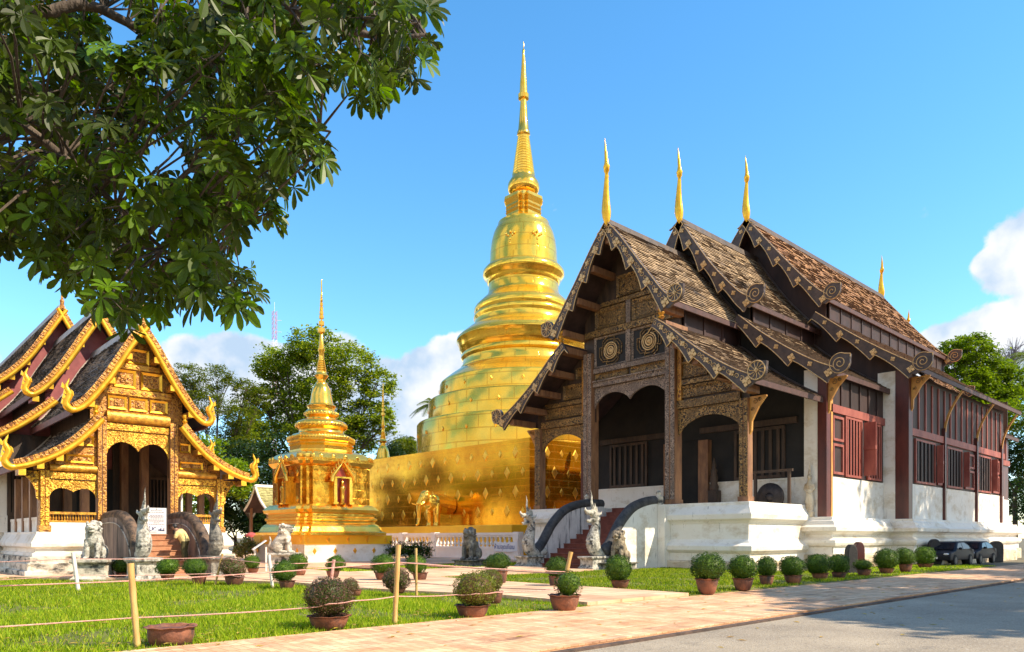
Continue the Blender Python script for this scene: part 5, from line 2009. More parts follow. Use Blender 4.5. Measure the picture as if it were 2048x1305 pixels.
def lion(label, loc, rz, sc, ph, m, mp, pw=0.55, pd=0.62):
    t = thing('lion_statue', label, 'statue', loc, rz, 'guardian lions')
    plinth_bm(pw, pd, ph).build('pedestal', mp, t, bevel=0.02)
    b = MB()
    b.ell((0.30, 0, 0.30), (0.36, 0.32, 0.30), 14, 10)
    b.tube([(0.32, 0, 0.35), (0.12, 0, 0.62), (-0.08, 0, 0.86), (-0.16, 0, 1.05)], [0.30, 0.30, 0.27, 0.2], 14)
    b.ell((-0.14, 0, 0.72), (0.2, 0.25, 0.28), 12, 8)
    b.ell((-0.20, 0, 1.16), (0.22, 0.2, 0.21), 14, 10)
    b.ell((-0.06, 0, 1.10), (0.2, 0.26, 0.27), 14, 10)
    b.ell((-0.38, 0, 1.15), (0.14, 0.13, 0.075), 12, 8)
    b.ell((-0.36, 0, 1.02), (0.11, 0.11, 0.045), 12, 8)
    b.ell((-0.5, 0, 1.19), (0.05, 0.06, 0.04), 8, 6)
    for s in (-1, 1):
        b.tube([(-0.14, s * 0.17, 0.72), (-0.24, s * 0.18, 0.4), (-0.25, s * 0.18, 0.08)], [0.13, 0.10, 0.09], 10)
        b.ell((-0.33, s * 0.18, 0.06), (0.14, 0.09, 0.065), 10, 6)
        b.ell((0.25, s * 0.28, 0.28), (0.27, 0.13, 0.25), 12, 8)
        b.ell((-0.02, s * 0.32, 0.07), (0.22, 0.09, 0.07), 10, 6)
        b.ell((-0.36, s * 0.1, 1.26), (0.05, 0.05, 0.04), 8, 6)
        b.ell((-0.08, s * 0.2, 1.32), (0.05, 0.06, 0.09), 8, 6)
    for a, c, r in ((0.05, 1.35, 0.1), (0.14, 1.2, 0.12), (0.18, 1.02, 0.13), (0.2, 0.86, 0.12)):
        b.ell((a, 0, c), (r, r * 1.5, r), 8, 6)
    g_ = random.Random(int(loc[0] * 10))
    for q in range(46):
        a_ = g_.uniform(-2.3, 2.3)
        z_ = g_.uniform(0.78, 1.36)
        rr_ = 0.27 - 0.12 * abs(z_ - 1.05)
        b.ell((-0.02 + rr_ * math.cos(a_) * 0.9, rr_ * math.sin(a_), z_), (0.045, 0.045, 0.05), 6, 5)
    for s in (-1, 1):
        for q in range(3):
            b.ell((-0.42 - 0.01, s * 0.18 + (q - 1) * 0.05, 0.05), (0.06, 0.024, 0.045), 6, 5)
        b.tube([(-0.40, s * 0.05, 1.10), (-0.41, s * 0.05, 1.04)], [0.022, 0.006], 5)
    b.tube([(0.58, 0, 0.12), (0.70, 0, 0.35), (0.62, 0, 0.62), (0.68, 0, 0.8)], [0.07, 0.065, 0.06, 0.02], 8)
    b.v = [(x * sc, y * sc, z * sc + ph - 0.01) for x, y, z in b.v]
    bake(b.build('lion', m, t, remesh=0.018 * sc))
    return t


lion('weathered stone lion on a pale pedestal by the gilded hall steps', (7.25, 30.35, 0), PI / 2 - 0.5, 1.0, 0.80, M['stone'], M['old_plaster'])
lion('bright white lion sitting beside the small golden chedi', (16.3, 33.7, 0.1), PI / 2 + 0.9, 1.0, 0.75, M['old_plaster'], M['stone'])
lion('black-streaked lion in front of the white balustrade', (25.9, 31.1, 0.06), 0.35, 1.25, 0.32, M['dark_stone'], M['dark_stone'], 0.6, 0.8)
lion('tan-grey stone lion tucked behind the right-hand naga of the dark hall', (27.6, 22.1, 0.06), 0.3, 1.1, 0.35, M['tan_stone'], M['dark_stone'], 0.6, 0.8)

# ------------------------------------------------------------------ boards and signs
M['board_w'] = mat('white_board', (0.66, 0.62, 0.62), (0.72, 0.69, 0.69), 0.5, scale=2)
M['dark_metal'] = mat('dark_metal', (0.05, 0.05, 0.055), (0.09, 0.09, 0.09), 0.5, 0.3)
M['print'] = mat('dark_print', (0.08, 0.07, 0.10), (0.12, 0.1, 0.14), 0.7)
M['photo_a'] = mat('printed_photo', (0.02, 0.03, 0.10), (0.65, 0.66, 0.72), 0.5, scale=9, lo=0.46, hi=0.54)
IB = thing('information_board', 'white information board with printed lines and two photos at the gilded hall doorway', 'board', (10.07, 32.45, 1.72))
b = MB()
b.box(-0.39, 0.39, -0.02, 0.02, 0.02, 1.10)
bb_ = b.build('panel', M['board_w'], IB)
b = MB()
b.box(-0.42, -0.39, -0.03, 0.03, -0.02, 1.12)
b.box(0.39, 0.42, -0.03, 0.03, -0.02, 1.12)
b.box(-0.39, 0.39, -0.03, 0.03, -0.02, 0.02)
b.box(-0.35, 0.35, 0.03, 0.3, -0.01, 0.03)
b.build('stand', M['dark_metal'], IB)
b = MB()
for k, (w, z) in enumerate(((0.22, 0.99), (0.30, 0.92), (0.26, 0.78), (0.31, 0.73), (0.24, 0.68), (0.31, 0.60), (0.28, 0.55), (0.12, 0.48), (0.3, 0.42))):
    x = -w
    while x < w:
        l = random.uniform(0.03, 0.1)
        b.box(x, min(x + l, w), -0.026, -0.021, z - 0.011, z + 0.011)
        x += l + 0.02
b.box(-0.30, 0.02, -0.026, -0.021, 0.085, 0.095)
b.box(-0.03, 0.03, -0.027, -0.021, 1.03, 1.07)
b.build('printed_lines', M['print'], bb_)
for x in (-0.29, 0.05):
    b = MB()
    b.box(x, x + 0.26, -0.027, -0.021, 0.14, 0.33)
    b.build('printed_photo', M['photo_a'], bb_)
p = ground_at(520, 1143, 0.12)
LE = thing('lectern_sign', 'slanted white reading board on twin posts beside the small golden chedi', 'sign', (p.x, p.y, 0.12), R(-20))
b = MB()
for x in (-0.25, 0.22):
    b.box(x, x + 0.07, -0.04, 0.03, 0, 1.05)
b.build('post', M['white_pole'], LE)
b = MB()
b.prism([(-0.30, 0.92), (0.26, 1.32), (0.23, 1.36), (-0.33, 0.96)], -0.34, 0.34, 'y')
b.build('panel', M['board_w'], LE)

# ------------------------------------------------------------------ person on the steps
PX = thing('person', 'person in a pale yellow shirt and olive trousers bending forward on the gilded hall steps', 'person', (10.42, 30.2, 0.64), R(-43))
M['skin'] = mat('skin', (0.34, 0.18, 0.11), (0.40, 0.22, 0.14), 0.5, scale=6)
M['shirt'] = mat('yellow_shirt', (0.62, 0.45, 0.16), (0.74, 0.58, 0.26), 0.85, scale=8, bump=0.4, stain=((0.30, 0.18, 0.06), 9, 0.62, 0.66, (1, 1, 1)))
M['trousers'] = mat('olive_trousers', (0.05, 0.045, 0.015), (0.10, 0.085, 0.03), 0.85, scale=8, bump=0.3)
M['hair'] = mat('black_hair', (0.008, 0.007, 0.007), (0.02, 0.018, 0.017), 0.5, scale=20)
b = MB()      # local: faces -x, bent at the hip
hd = Vector((-0.40, 0, 1.36))
b.tube([(0.0, 0, 0.82), (-0.05, 0, 0.95), (-0.16, 0, 1.10), (-0.26, 0, 1.20), (-0.31, 0, 1.25), (-0.36, 0, 1.30)], [0.145, 0.14, 0.16, 0.15, 0.08, 0.055], 12)
b.ell(hd, (0.098, 0.078, 0.118), 14, 10)
b.ell(hd + Vector((-0.10, 0, -0.015)), (0.03, 0.016, 0.025), 8, 6)
b.ell(hd + Vector((-0.085, 0, -0.055)), (0.02, 0.028, 0.012), 8, 6)
for s in (-1, 1):
    b.ell(hd + Vector((0.0, s * 0.078, -0.005)), (0.02, 0.012, 0.03), 8, 6)
    b.tube([(-0.22, s * 0.17, 1.17), (-0.24, s * 0.22, 0.98), (-0.30, s * 0.20, 0.88), (-0.46, s * 0.12, 0.80), (-0.50, s * 0.11, 0.785)], [0.055, 0.047, 0.040, 0.028, 0.027], 10)
    b.ell((-0.545, s * 0.10, 0.77), (0.05, 0.035, 0.018), 10, 6)
    for f, (dy, l) in enumerate(((-0.026, 0.062), (-0.009, 0.074), (0.009, 0.07), (0.026, 0.055))):
        b.tube([(-0.58, s * 0.10 + dy, 0.768), (-0.58 - l * 0.6, s * 0.10 + dy * 1.1, 0.755), (-0.58 - l, s * 0.10 + dy * 1.1, 0.725)], [0.010, 0.009, 0.007], 6)
    b.tube([(-0.53, s * 0.075, 0.77), (-0.56, s * 0.05, 0.755), (-0.60, s * 0.047, 0.735)], [0.011, 0.010, 0.008], 6)
    b.tube([(0.02, s * 0.09, 0.82), (-0.02, s * 0.095, 0.45), (0.03, s * 0.10, 0.06)], [0.085, 0.058, 0.042], 10)
    b.ell((-0.04, s * 0.10, 0.035), (0.12, 0.045, 0.035), 10, 6)
bake(b.build('body', M['skin'], PX, remesh=0.011))
b = MB()
b.tube([(0.03, 0, 0.76), (-0.02, 0, 0.90), (-0.12, 0, 1.06), (-0.22, 0, 1.17), (-0.27, 0, 1.22)], [0.175, 0.185, 0.20, 0.185, 0.11], 16, 1.05)
for s in (-1, 1):
    b.tube([(-0.20, s * 0.14, 1.17), (-0.235, s * 0.215, 1.02), (-0.265, s * 0.218, 0.93)], [0.095, 0.075, 0.068], 12)
bake(b.build('shirt', M['shirt'], PX, remesh=0.014))
b = MB()
b.ell((0.03, 0, 0.80), (0.15, 0.18, 0.12), 12, 8)
for s in (-1, 1):
    b.tube([(0.03, s * 0.09, 0.80), (-0.01, s * 0.10, 0.45), (0.035, s * 0.105, 0.14)], [0.115, 0.088, 0.075], 12)
bake(b.build('trousers', M['trousers'], PX, remesh=0.014))
b = MB()
b.ell(hd + Vector((0.018, 0, 0.025)), (0.10, 0.088, 0.112), 14, 10)
b.build('hair', M['hair'], PX, smooth=180)

GO = thing('gong', 'big dark round gong standing on the porch edge of the dark hall', 'gong', (36.6, 19.15, 3.3))
M['bronze'] = mat('dark_bronze', (0.02, 0.017, 0.018), (0.05, 0.04, 0.04), 0.4, 0.6, scale=3)
b = MB()
b.rings([[(x_, r_ * math.cos(2 * PI * k / 32), 0.42 + r_ * math.sin(2 * PI * k / 32)) for k in range(32)] for r_, x_ in ((0.72, 0.1), (0.76, 0.05), (0.76, -0.05), (0.7, -0.1), (0.24, -0.12), (0.18, -0.2), (0.05, -0.22))])
b.build('gong_disc', M['bronze'], GO, smooth=50)
b = MB()
b.box(-0.15, 0.3, -0.9, 0.9, -0.02, 0.08)
for s in (-1, 1):
    b.box(0.12, 0.26, s * 0.95 - 0.07, s * 0.95 + 0.07, 0.0, 1.75)
b.box(0.12, 0.26, -1.15, 1.15, 1.75, 1.88)
b.build('gong_frame', M['wood'], GO)

# ------------------------------------------------------------------ cars in the shade of the hall
M['car_dark'] = mat('dark_car_paint', (0.012, 0.013, 0.02), (0.018, 0.019, 0.027), 0.5, 0.0, spec=0.15)
M['glass'] = mat('car_glass', (0.012, 0.013, 0.018), (0.02, 0.021, 0.027), 0.1, 0.0, spec=0.25)
M['tyre'] = mat('tyre', (0.012, 0.012, 0.012), (0.02, 0.02, 0.02), 0.8)
M['rim'] = mat('wheel_rim', (0.35, 0.35, 0.36), (0.5, 0.5, 0.5), 0.3, 0.8)
M['lamp'] = mat('headlamp_glass', (0.55, 0.56, 0.58), (0.7, 0.7, 0.72), 0.12, spec=0.9)
M['plate'] = mat('number_plate', (0.7, 0.7, 0.7), (0.75, 0.75, 0.75), 0.5)


def car(label, loc, rz, m):
    t = thing('parked_car', label, 'car', loc, rz, 'cars parked beside the dark hall')
    b = MB()
    prof = [(-2.15, 0.32), (-2.2, 0.55), (-2.12, 0.72), (-1.2, 0.86), (-0.55, 1.26), (-0.1, 1.36), (0.7, 1.36), (1.25, 1.22), (1.75, 0.94), (2.15, 0.88), (2.2, 0.6), (2.15, 0.32)]
    polys = []
    for y, k, zk in ((-0.84, 0.97, 0.0), (-0.80, 1.0, 0.0), (0.80, 1.0, 0.0), (0.84, 0.97, 0.0)):
        polys.append([(x * k, y if z < 0.9 else y * (1 - (z - 0.9) * 0.42), z) for x, z in prof])
    b.rings(polys)
    body = b.build('body', m, t, smooth=35, bevel=0.03)
    g = MB()
    for s in (-1, 1):
        for pts in ([(-0.98, 0.95), (-0.5, 1.24), (0.05, 1.29), (0.05, 0.93)], [(0.13, 0.93), (0.13, 1.29), (0.68, 1.29), (1.3, 1.1), (1.35, 0.95)]):
            q = [(x, s * (0.845 * (1 - max(0, z - 0.9) * 0.42) + 0.004), z) for x, z in pts]
            q2 = [(x, y - s * 0.02, z) for x, y, z in q]
            g.rings([q2, q])
    g.rings([[(-1.19, -0.70, 0.90), (-1.19, 0.70, 0.90), (-0.57, 0.62, 1.27), (-0.57, -0.62, 1.27)], [(-1.215, -0.70, 0.92), (-1.215, 0.70, 0.92), (-0.60, 0.62, 1.285), (-0.60, -0.62, 1.285)]])
    g.rings([[(1.27, -0.62, 1.23), (1.27, 0.62, 1.23), (1.76, 0.70, 0.97), (1.76, -0.70, 0.97)], [(1.29, -0.62, 1.245), (1.29, 0.62, 1.245), (1.785, 0.70, 0.985), (1.785, -0.70, 0.985)]])
    g.build('window', M['glass'], body)
    for x in (-1.35, 1.38):
        for s in (-1, 1):
            w = MB()
            path = [(x, s * 0.70, 0.31), (x, s * 0.88, 0.31)]
            w.tube(path, 0.31, 20)
            wo = w.build('wheel', M['tyre'], t, smooth=40)
            w = MB()
            w.tube([(x, s * 0.871, 0.31), (x, s * 0.89, 0.31)], 0.19, 14)
            w.build('rim', M['dark_metal'], wo)
    for s in (-1, 1):
        w = MB()
        w.ell((-2.1, s * 0.62, 0.66), (0.1, 0.17, 0.07), 10, 6)
        w.build('headlight', M['lamp'], t, smooth=180)
        w = MB()
        w.ell((-0.75, s * 0.93, 0.97), (0.08, 0.1, 0.07), 8, 6)
        w.build('wing_mirror', m, t, smooth=180)
    w = MB()
    w.box(-2.235, -2.215, -0.22, 0.22, 0.4, 0.51)
    w.build('number_plate', M['plate'], t)
    return t


car('dark car with bright windscreen parked behind the black stone markers', (47.2, 13.9, 0.0), 0.0, M['car_dark'])
car('dark grey car parked last in the row beside the far end of the dark hall', (51.9, 13.9, 0.0), 0.0, M['car_dark'])


def stele(label, px, py, w, h, m):
    p = ground_at(px, py, 0.0)
    b = MB()
    pts = [(-w / 2, -0.1), (-w / 2 * 1.05, h * 0.7)] + [(-w / 2 * 1.05 * math.cos(a), h * 0.7 + h * 0.3 * math.sin(a)) for a in [PI * k / 10 for k in range(1, 10)]] + [(w / 2 * 1.05, h * 0.7), (w / 2, -0.1)]
    b.prism(pts, -0.17, 0.17, 'y')
    o = b.build('boundary_stone', m, loc=(p.x, p.y, 0), bevel=0.04)
    o.rotation_euler = (0, 0, R(-38))
    return tag(o, label, 'marker stone', 'boundary stones beside the dark hall')


M['blackstone'] = mat('black_stone', (0.014, 0.013, 0.014), (0.035, 0.03, 0.03), 0.7, scale=5, bump=0.3)
stele('tall black stone marker in front of the bright car windscreen', 1868, 1131, 0.62, 1.5, M['blackstone'])
stele('slim black post between the two dark cars', 1931, 1127, 0.22, 1.25, M['blackstone'])
stele('broad round-topped black marker at the far end of the hall', 1992, 1122, 0.85, 1.35, M['blackstone'])
stele('black marker standing among the topiary row', 1702, 1150, 0.42, 1.3, M['blackstone'])
stele('reddish brown marker beside the black one among the topiary', 1717, 1146, 0.42, 1.4, M['redcol'])

# ================================================================== planting
def leaf_quads(b, c, n, size, g, up=0.3, flat=0.5):
    """n pointed leaves scattered about c (an array of points)"""
    for p in c:
        a = g.uniform(0, 2 * PI)
        el = g.normal(0, 0.6)
        d = Vector((math.cos(a) * math.cos(el), math.sin(a) * math.cos(el), math.sin(el) * 0.7 - 0.15))
        s = d.cross(Vector((g.normal(0, 0.5), g.normal(0, 0.5), 1.0)))
        if s.length < 1e-3:
            continue
        s.normalize()
        l = size * g.uniform(0.6, 1.35)
        w = l * flat
        p = Vector(p)
        u = (g.uniform(0, 1), g.uniform(0, 1))
        b.q([p - d * l * 0.5, p + s * w * 0.5, p + d * l * 0.5, p - s * w * 0.5], (float(u[0]), float(u[1])))


def crown_points(blobs, n, g, clump=0.16, shell=0.55, per=26):
    """leaf positions gathered in sprays through the outer part of each blob, with gaps between"""
    vol = np.array([b[3] * b[4] * b[5] for b in blobs]) ** (2 / 3)
    vol /= vol.sum()
    out = []
    for bl, v in zip(blobs, vol):
        k = max(3, int(n * v / per))
        for _ in range(k):
            d = Vector(g.normal(0, 1, 3)).normalized()
            r = shell + (1 - shell) * g.uniform(0, 1) ** 0.7
            r *= g.uniform(0.86, 1.12)
            c = Vector((bl[0] + d.x * bl[3] * r, bl[1] + d.y * bl[4] * r, bl[2] + d.z * bl[5] * r))
            sc = clump * (bl[3] + bl[4] + bl[5]) / 3
            m = int(per * g.uniform(0.5, 1.4))
            q = g.normal(0, 1, (m, 3)) * (sc, sc, sc * 0.45)
            out += [(c.x + a[0], c.y + a[1], c.z + a[2]) for a in q]
    return out


def tree(name, label, loc, blobs, n, leaf, mleaf, trunk_r, group=None, seed=0, clump=0.16, per=26, shell=0.5, bare=0, mbark=None, flat=0.5, cat='tree'):
    g = np.random.default_rng(seed)
    t = thing(name, label, cat, loc, 0, group)
    b = MB()
    low = min(bl[2] - bl[5] for bl in blobs)
    fork = Vector((0.1, 0.05, max(1.0, low * 0.8)))
    b.tube([(0, 0, -0.2), (0.05, 0, fork.z * 0.5), fork], [trunk_r * 1.25, trunk_r, trunk_r * 0.8], 8)
    for bl in blobs:
        c = Vector(bl[:3])
        mid = fork.lerp(c, 0.5) + Vector((g.normal(0, 0.4), g.normal(0, 0.4), -0.08 * (c - fork).length))
        b.tube([fork, mid, c], [trunk_r * 0.5, trunk_r * 0.32, trunk_r * 0.14], 6)
        for k in range(7 + bare):
            d = Vector(g.normal(0, 1, 3)).normalized()
            e = c + Vector((d.x * bl[3], d.y * bl[4], d.z * bl[5])) * g.uniform(0.75, 1.05)
            s = mid.lerp(c, g.uniform(0.2, 1.0))
            m = s.lerp(e, 0.55) + Vector((0, 0, 0.1 * bl[5]))
            b.tube([s, m, e], [trunk_r * 0.16, trunk_r * 0.09, trunk_r * 0.03], 4, cap=False)
    b.build('trunk', mbark or M['bark'], t, smooth=60)
    if n:
        f = MB()
        leaf_quads(f, crown_points(blobs, n, g, clump, shell, per), 1, leaf, g, flat=flat)
        f.build('crown', mleaf, t)
    return t


ML = leafmat('tree_leaf', [(0.035, 0.065, 0.006), (0.085, 0.14, 0.010), (0.16, 0.22, 0.014), (0.25, 0.29, 0.02), (0.32, 0.31, 0.03)], 0.4)
ML2 = leafmat('feathery_leaf', [(0.04, 0.07, 0.007), (0.10, 0.15, 0.010), (0.18, 0.23, 0.014), (0.27, 0.24, 0.03)], 0.42)
ML3 = leafmat('bright_leaf', [(0.05, 0.10, 0.006), (0.11, 0.19, 0.009), (0.20, 0.29, 0.013), (0.30, 0.37, 0.02)], 0.4)
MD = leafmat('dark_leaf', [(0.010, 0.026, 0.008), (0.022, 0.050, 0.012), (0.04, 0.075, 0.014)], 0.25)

p = at_depth(640, 1075, 96)
rg = np.random.default_rng(5)
s_ = 96 / 1471.5


def blobs_px(lst, f, cx, dep=0.9):
    """crown lobes measured off the picture plane at depth f, given real depth of their own"""
    out = []
    s = f / 1471.5
    for k, (x, y, rx, ry) in enumerate(lst):
        r = (x - cx) * s
        dd = ((k * 37) % 11 / 10 - 0.5) * 6
        out.append((r * FWD[1] + dd * FWD[0], -r * FWD[0] + dd * FWD[1], 1.6 + (1075 - y) * s, rx * s * 0.9, rx * s * 0.9, ry * s))
    return out


tree('spreading_tree', 'broad leafy tree with open crown behind the small golden chedi', (p.x, p.y, 0),
     blobs_px([(640, 705, 55, 36), (575, 722, 62, 30), (540, 735, 40, 22), (700, 735, 62, 36), (755, 770, 45, 32), (590, 780, 60, 34), (660, 780, 62, 42), (735, 825, 55, 36), (560, 835, 60, 38), (640, 850, 70, 45), (700, 880, 60, 40), (530, 890, 50, 40), (770, 850, 30, 30), (515, 800, 36, 40), (500, 850, 36, 40)], 96, 640),
     60000, 0.44, ML, 0.55, seed=3, clump=0.17, per=56)
p = at_depth(425, 1075, 84)
tree('feathery_tree', 'feathery tree with bare upper twigs between the gilded hall and the leafy tree', (p.x, p.y, 0),
     blobs_px([(400, 765, 36, 24), (440, 760, 34, 26), (480, 775, 34, 26), (420, 815, 48, 32), (480, 830, 40, 30), (445, 870, 48, 30), (390, 850, 40, 40), (470, 900, 46, 34), (500, 790, 26, 30), (380, 790, 26, 30)], 84, 425),
     30000, 0.32, ML2, 0.34, seed=4, clump=0.17, per=34, bare=10, flat=0.35)
for k, (x, y, rx, ry, f, lab, mm) in enumerate([
        (430, 940, 60, 60, 62, 'dense green bush tree seen through the right porch bay of the gilded hall', ML3),
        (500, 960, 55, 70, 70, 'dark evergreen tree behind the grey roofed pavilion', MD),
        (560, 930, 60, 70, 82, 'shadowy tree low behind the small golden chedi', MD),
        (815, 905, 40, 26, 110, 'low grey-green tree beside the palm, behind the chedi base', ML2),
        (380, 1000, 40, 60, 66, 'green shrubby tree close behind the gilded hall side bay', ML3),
        (470, 1030, 50, 50, 74, 'dark hedge tree beneath the feathery tree, left of the pavilion', MD),  # dark leaves stand in for deep shadow under the trees
        (530, 1040, 40, 45, 80, 'dark hedge tree behind the pavilion posts', MD),  # same shadow filled in with dark leaves
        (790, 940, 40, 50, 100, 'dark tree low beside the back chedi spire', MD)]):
    p = at_depth(x, 1075, f)
    tree('bushy_tree', lab, (p.x, p.y, 0), blobs_px([(x, y - ry * 0.3, rx * 0.8, ry * 0.7), (x - rx * 0.4, y + ry * 0.2, rx * 0.7, ry * 0.7), (x + rx * 0.4, y + ry * 0.2, rx * 0.7, ry * 0.7)], f, x),
         9000, 0.34, mm, 0.22, seed=20 + k, clump=0.2, per=30, shell=0.4)
p = at_depth(1950, 1075, 112)
tree('rounded_tree', 'sunlit rounded tree with tiered foliage behind the far end of the dark hall', (p.x, p.y, 0),
     blobs_px([(1885, 745, 34, 34), (1930, 698, 52, 24), (2010, 745, 50, 34), (1910, 712, 48, 28), (1965, 735, 55, 32), (1895, 760, 40, 36), (1935, 775, 45, 32), (1990, 790, 55, 34), (2040, 770, 45, 36), (1960, 830, 70, 34), (2040, 830, 55, 40), (1900, 800, 40, 30)], 112, 1950),
     42000, 0.5, ML3, 0.6, seed=8, clump=0.15, per=60)
for k, (x, y, rx, ry, f, lab) in enumerate([
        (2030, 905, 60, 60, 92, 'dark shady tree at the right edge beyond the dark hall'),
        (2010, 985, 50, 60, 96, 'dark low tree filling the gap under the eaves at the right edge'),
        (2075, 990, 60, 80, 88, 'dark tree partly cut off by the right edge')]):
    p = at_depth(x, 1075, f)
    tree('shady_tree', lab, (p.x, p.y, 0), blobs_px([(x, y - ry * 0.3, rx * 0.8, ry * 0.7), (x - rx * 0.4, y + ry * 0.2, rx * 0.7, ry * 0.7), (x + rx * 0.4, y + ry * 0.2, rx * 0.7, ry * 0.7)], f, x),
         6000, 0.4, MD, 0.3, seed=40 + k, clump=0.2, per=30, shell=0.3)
p = at_depth(2010, 1075, 150)
tree('bare_tree', 'leafless twiggy tree poking above the sunlit rounded tree', (p.x, p.y, 0), blobs_px([(2010, 705, 34, 26), (1995, 720, 26, 26), (2030, 715, 26, 26)], 150, 2010), 0, 0, ML, 0.5, seed=51, bare=60,
     mbark=mat('bare_twigs', (0.16, 0.15, 0.19), (0.24, 0.22, 0.26), 0.9))


def palm(label, px, ytop, f, nf, lf, seed, droop=1.0):
    g = np.random.default_rng(seed)
    p = at_depth(px, 1075, f)
    s = f / 1471.5
    h = 1.6 + (1075 - ytop) * s
    t = thing('palm_tree', label, 'palm', (p.x, p.y, 0), 0, 'palms in the background')
    b = MB()
    b.tube([(0, 0, 0), (0.1, 0, h * 0.5), (0, 0.1, h)], [0.24, 0.18, 0.15], 8)
    b.build('trunk', M['bark'], t, smooth=60)
    c = MB()
    for k in range(nf):
        a = 2 * PI * k / nf + g.normal(0, 0.2)
        e = g.uniform(-0.1, 1.1)
        pts = []
        for i in range(9):
            u = i / 8
            r = lf * u * math.cos(e * (1 - u * 0.4))
            z = h + lf * (math.sin(e) * u - droop * 0.75 * u * u)
            pts.append(Vector((r * math.cos(a), r * math.sin(a), z)))
        c.tube(pts, [0.05, .045, .04, .035, .03, .025, .02, .015, .01], 4, cap=False)
        for i in range(30):
            u = 0.12 + 0.86 * i / 30
            j = min(7, int(u * 8))
            q = pts[j].lerp(pts[j + 1], u * 8 - j)
            d = (pts[j + 1] - pts[j]).normalized()
            sd = d.cross(Vector((0, 0, 1))).normalized()
            for s2 in (-1, 1):
                l = lf * 0.24 * math.sin(PI * min(1, u * 0.85 + 0.12)) + 0.15
                tip = q + sd * s2 * l * 0.8 + d * l * 0.5 + Vector((0, 0, -l * 0.45))
                w = d * 0.05
                uu = (float(g.uniform()), float(g.uniform()))
                c.q([q - w, q + w, tip], uu)
    c.build('fronds', ML2, t)
    return t


palm('palm with drooping fronds beside the golden drum of the big chedi', 866, 812, 108, 15, 3.6, 1)
palm('lower palm behind the left end of the chedi base', 815, 885, 112, 14, 3.2, 2)
palm('palm crown just showing at the right edge of the picture', 2062, 715, 120, 18, 4.2, 3)

# broad trees outside the right edge, whose shade falls over the road and the hall's long side
for k, (x, y, h, r_) in enumerate([(25.8, -6.4, 14.0, 3.8), (33.5, -5.0, 14.0, 4.4), (44.5, -3.5, 14.0, 4.6), (61.8, -4.5, 26.0, 7.0), (55.0, -2.5, 15.0, 4.4)]):
    g = np.random.default_rng(60 + k)
    bl = [(g.normal(0, r_ * 0.5), g.normal(0, r_ * 0.5), h + g.normal(0, r_ * 0.22), r_ * 0.55, r_ * 0.55, r_ * 0.36) for _ in range(7)]
    if k == 3:
        bl = [(a, g.normal(0, 2.0), z, 3.0, 3.0, 2.6) for a in (-5.0, -1.8, 1.6, 4.6) for z in (20.0, 23.5, 27.0, 30.5)]
    tree('roadside_tree', ['second', 'third', 'middle', 'tallest', 'farthest but one', 'nearest'][k] + ' roadside tree casting shade from beyond the right edge', (x, y, 0), bl, 9000 if k != 3 else 20000, 0.55, ML, 0.3, seed=70 + k, clump=0.26, per=34, shell=0.25,
         group='roadside trees beyond the right edge')
# trees across the road behind the viewpoint, mirrored in the gilding
for k, (x, y, h, r_) in enumerate([(-16, -4, 9, 5), (-9, -15, 11, 6), (4, -20, 12, 6), (-24, 9, 10, 5)]):
    g = np.random.default_rng(90 + k)
    bl = [(g.normal(0, r_ * 0.5), g.normal(0, r_ * 0.5), h + g.normal(0, r_ * 0.3), r_ * 0.55, r_ * 0.55, r_ * 0.42) for _ in range(6)]
    tree('mirrored_tree', 'leafy tree behind the viewpoint, mirrored dark in the gilding', (x, y, 0), bl, 2500, 0.6, MD, 0.3, seed=95 + k, clump=0.26, per=34, shell=0.2, group='trees behind the viewpoint')

# ------------------------------------------------------------------ the overhanging tree, upper left
FT = thing('overhanging_tree', 'near tree whose dark palmate leaves hang across the upper left corner', 'tree', tuple(at_depth(-560, 1075, 6.5).xy) + (0,))
org = FT.location.copy()
MF = leafmat('palmate_leaf', [(0.024, 0.030, 0.003), (0.045, 0.060, 0.004), (0.07, 0.115, 0.005), (0.14, 0.27, 0.006)], 0.32, 0.40)
OUT = [(-160, -160), (-160, 520), (20, 480), (70, 500), (120, 545), (160, 590), (210, 630), (300, 640), (345, 610), (420, 610), (470, 625), (515, 590), (500, 540), (455, 500), (480, 455), (535, 455), (560, 415),
       (600, 355), (645, 335), (655, 270), (680, 250), (690, 190), (745, 195), (770, 165), (820, 155), (850, 105), (880, 75), (850, 20), (810, -40), (700, -160)]


def inside(x, y, P):
    c = False
    j = len(P) - 1
    for i in range(len(P)):
        if (P[i][1] > y) != (P[j][1] > y) and x < (P[j][0] - P[i][0]) * (y - P[i][1]) / (P[j][1] - P[i][1]) + P[i][0]:
            c = not c
        j = i
    return c


g = np.random.default_rng(17)
tips = []
tries = 0
while len(tips) < 560 and tries < 30000:
    tries += 1
    x, y = g.uniform(-160, 900), g.uniform(-160, 650)
    if not inside(x, y, OUT):
        continue
    # keep the rosettes a little inside the outline and a little apart
    if not (inside(x + 16, y, OUT) and inside(x, y + 16, OUT) and inside(x + 10, y + 10, OUT)):
        continue
    f = g.uniform(4.9, 8.6)
    if any((x - a) ** 2 + (y - b_) ** 2 < 21 ** 2 for a, b_, _ in tips):
        continue
    gap = mnoise.noise(Vector((x / 75, y / 75, 3.3)))
    if gap < -0.10:
        continue
    tips.append((x, y, f))
tips3 = [(at_depth(*t) - org) for t in tips]
bk = MB()
hub = at_depth(-420, -330, 6.6) - org
bk.tube([(0, 0, -0.2), (0.05, 0.02, 1.6), (hub * 0.55 + Vector((0, 0, 0.4))), hub], [0.36, 0.30, 0.26, 0.22], 12)
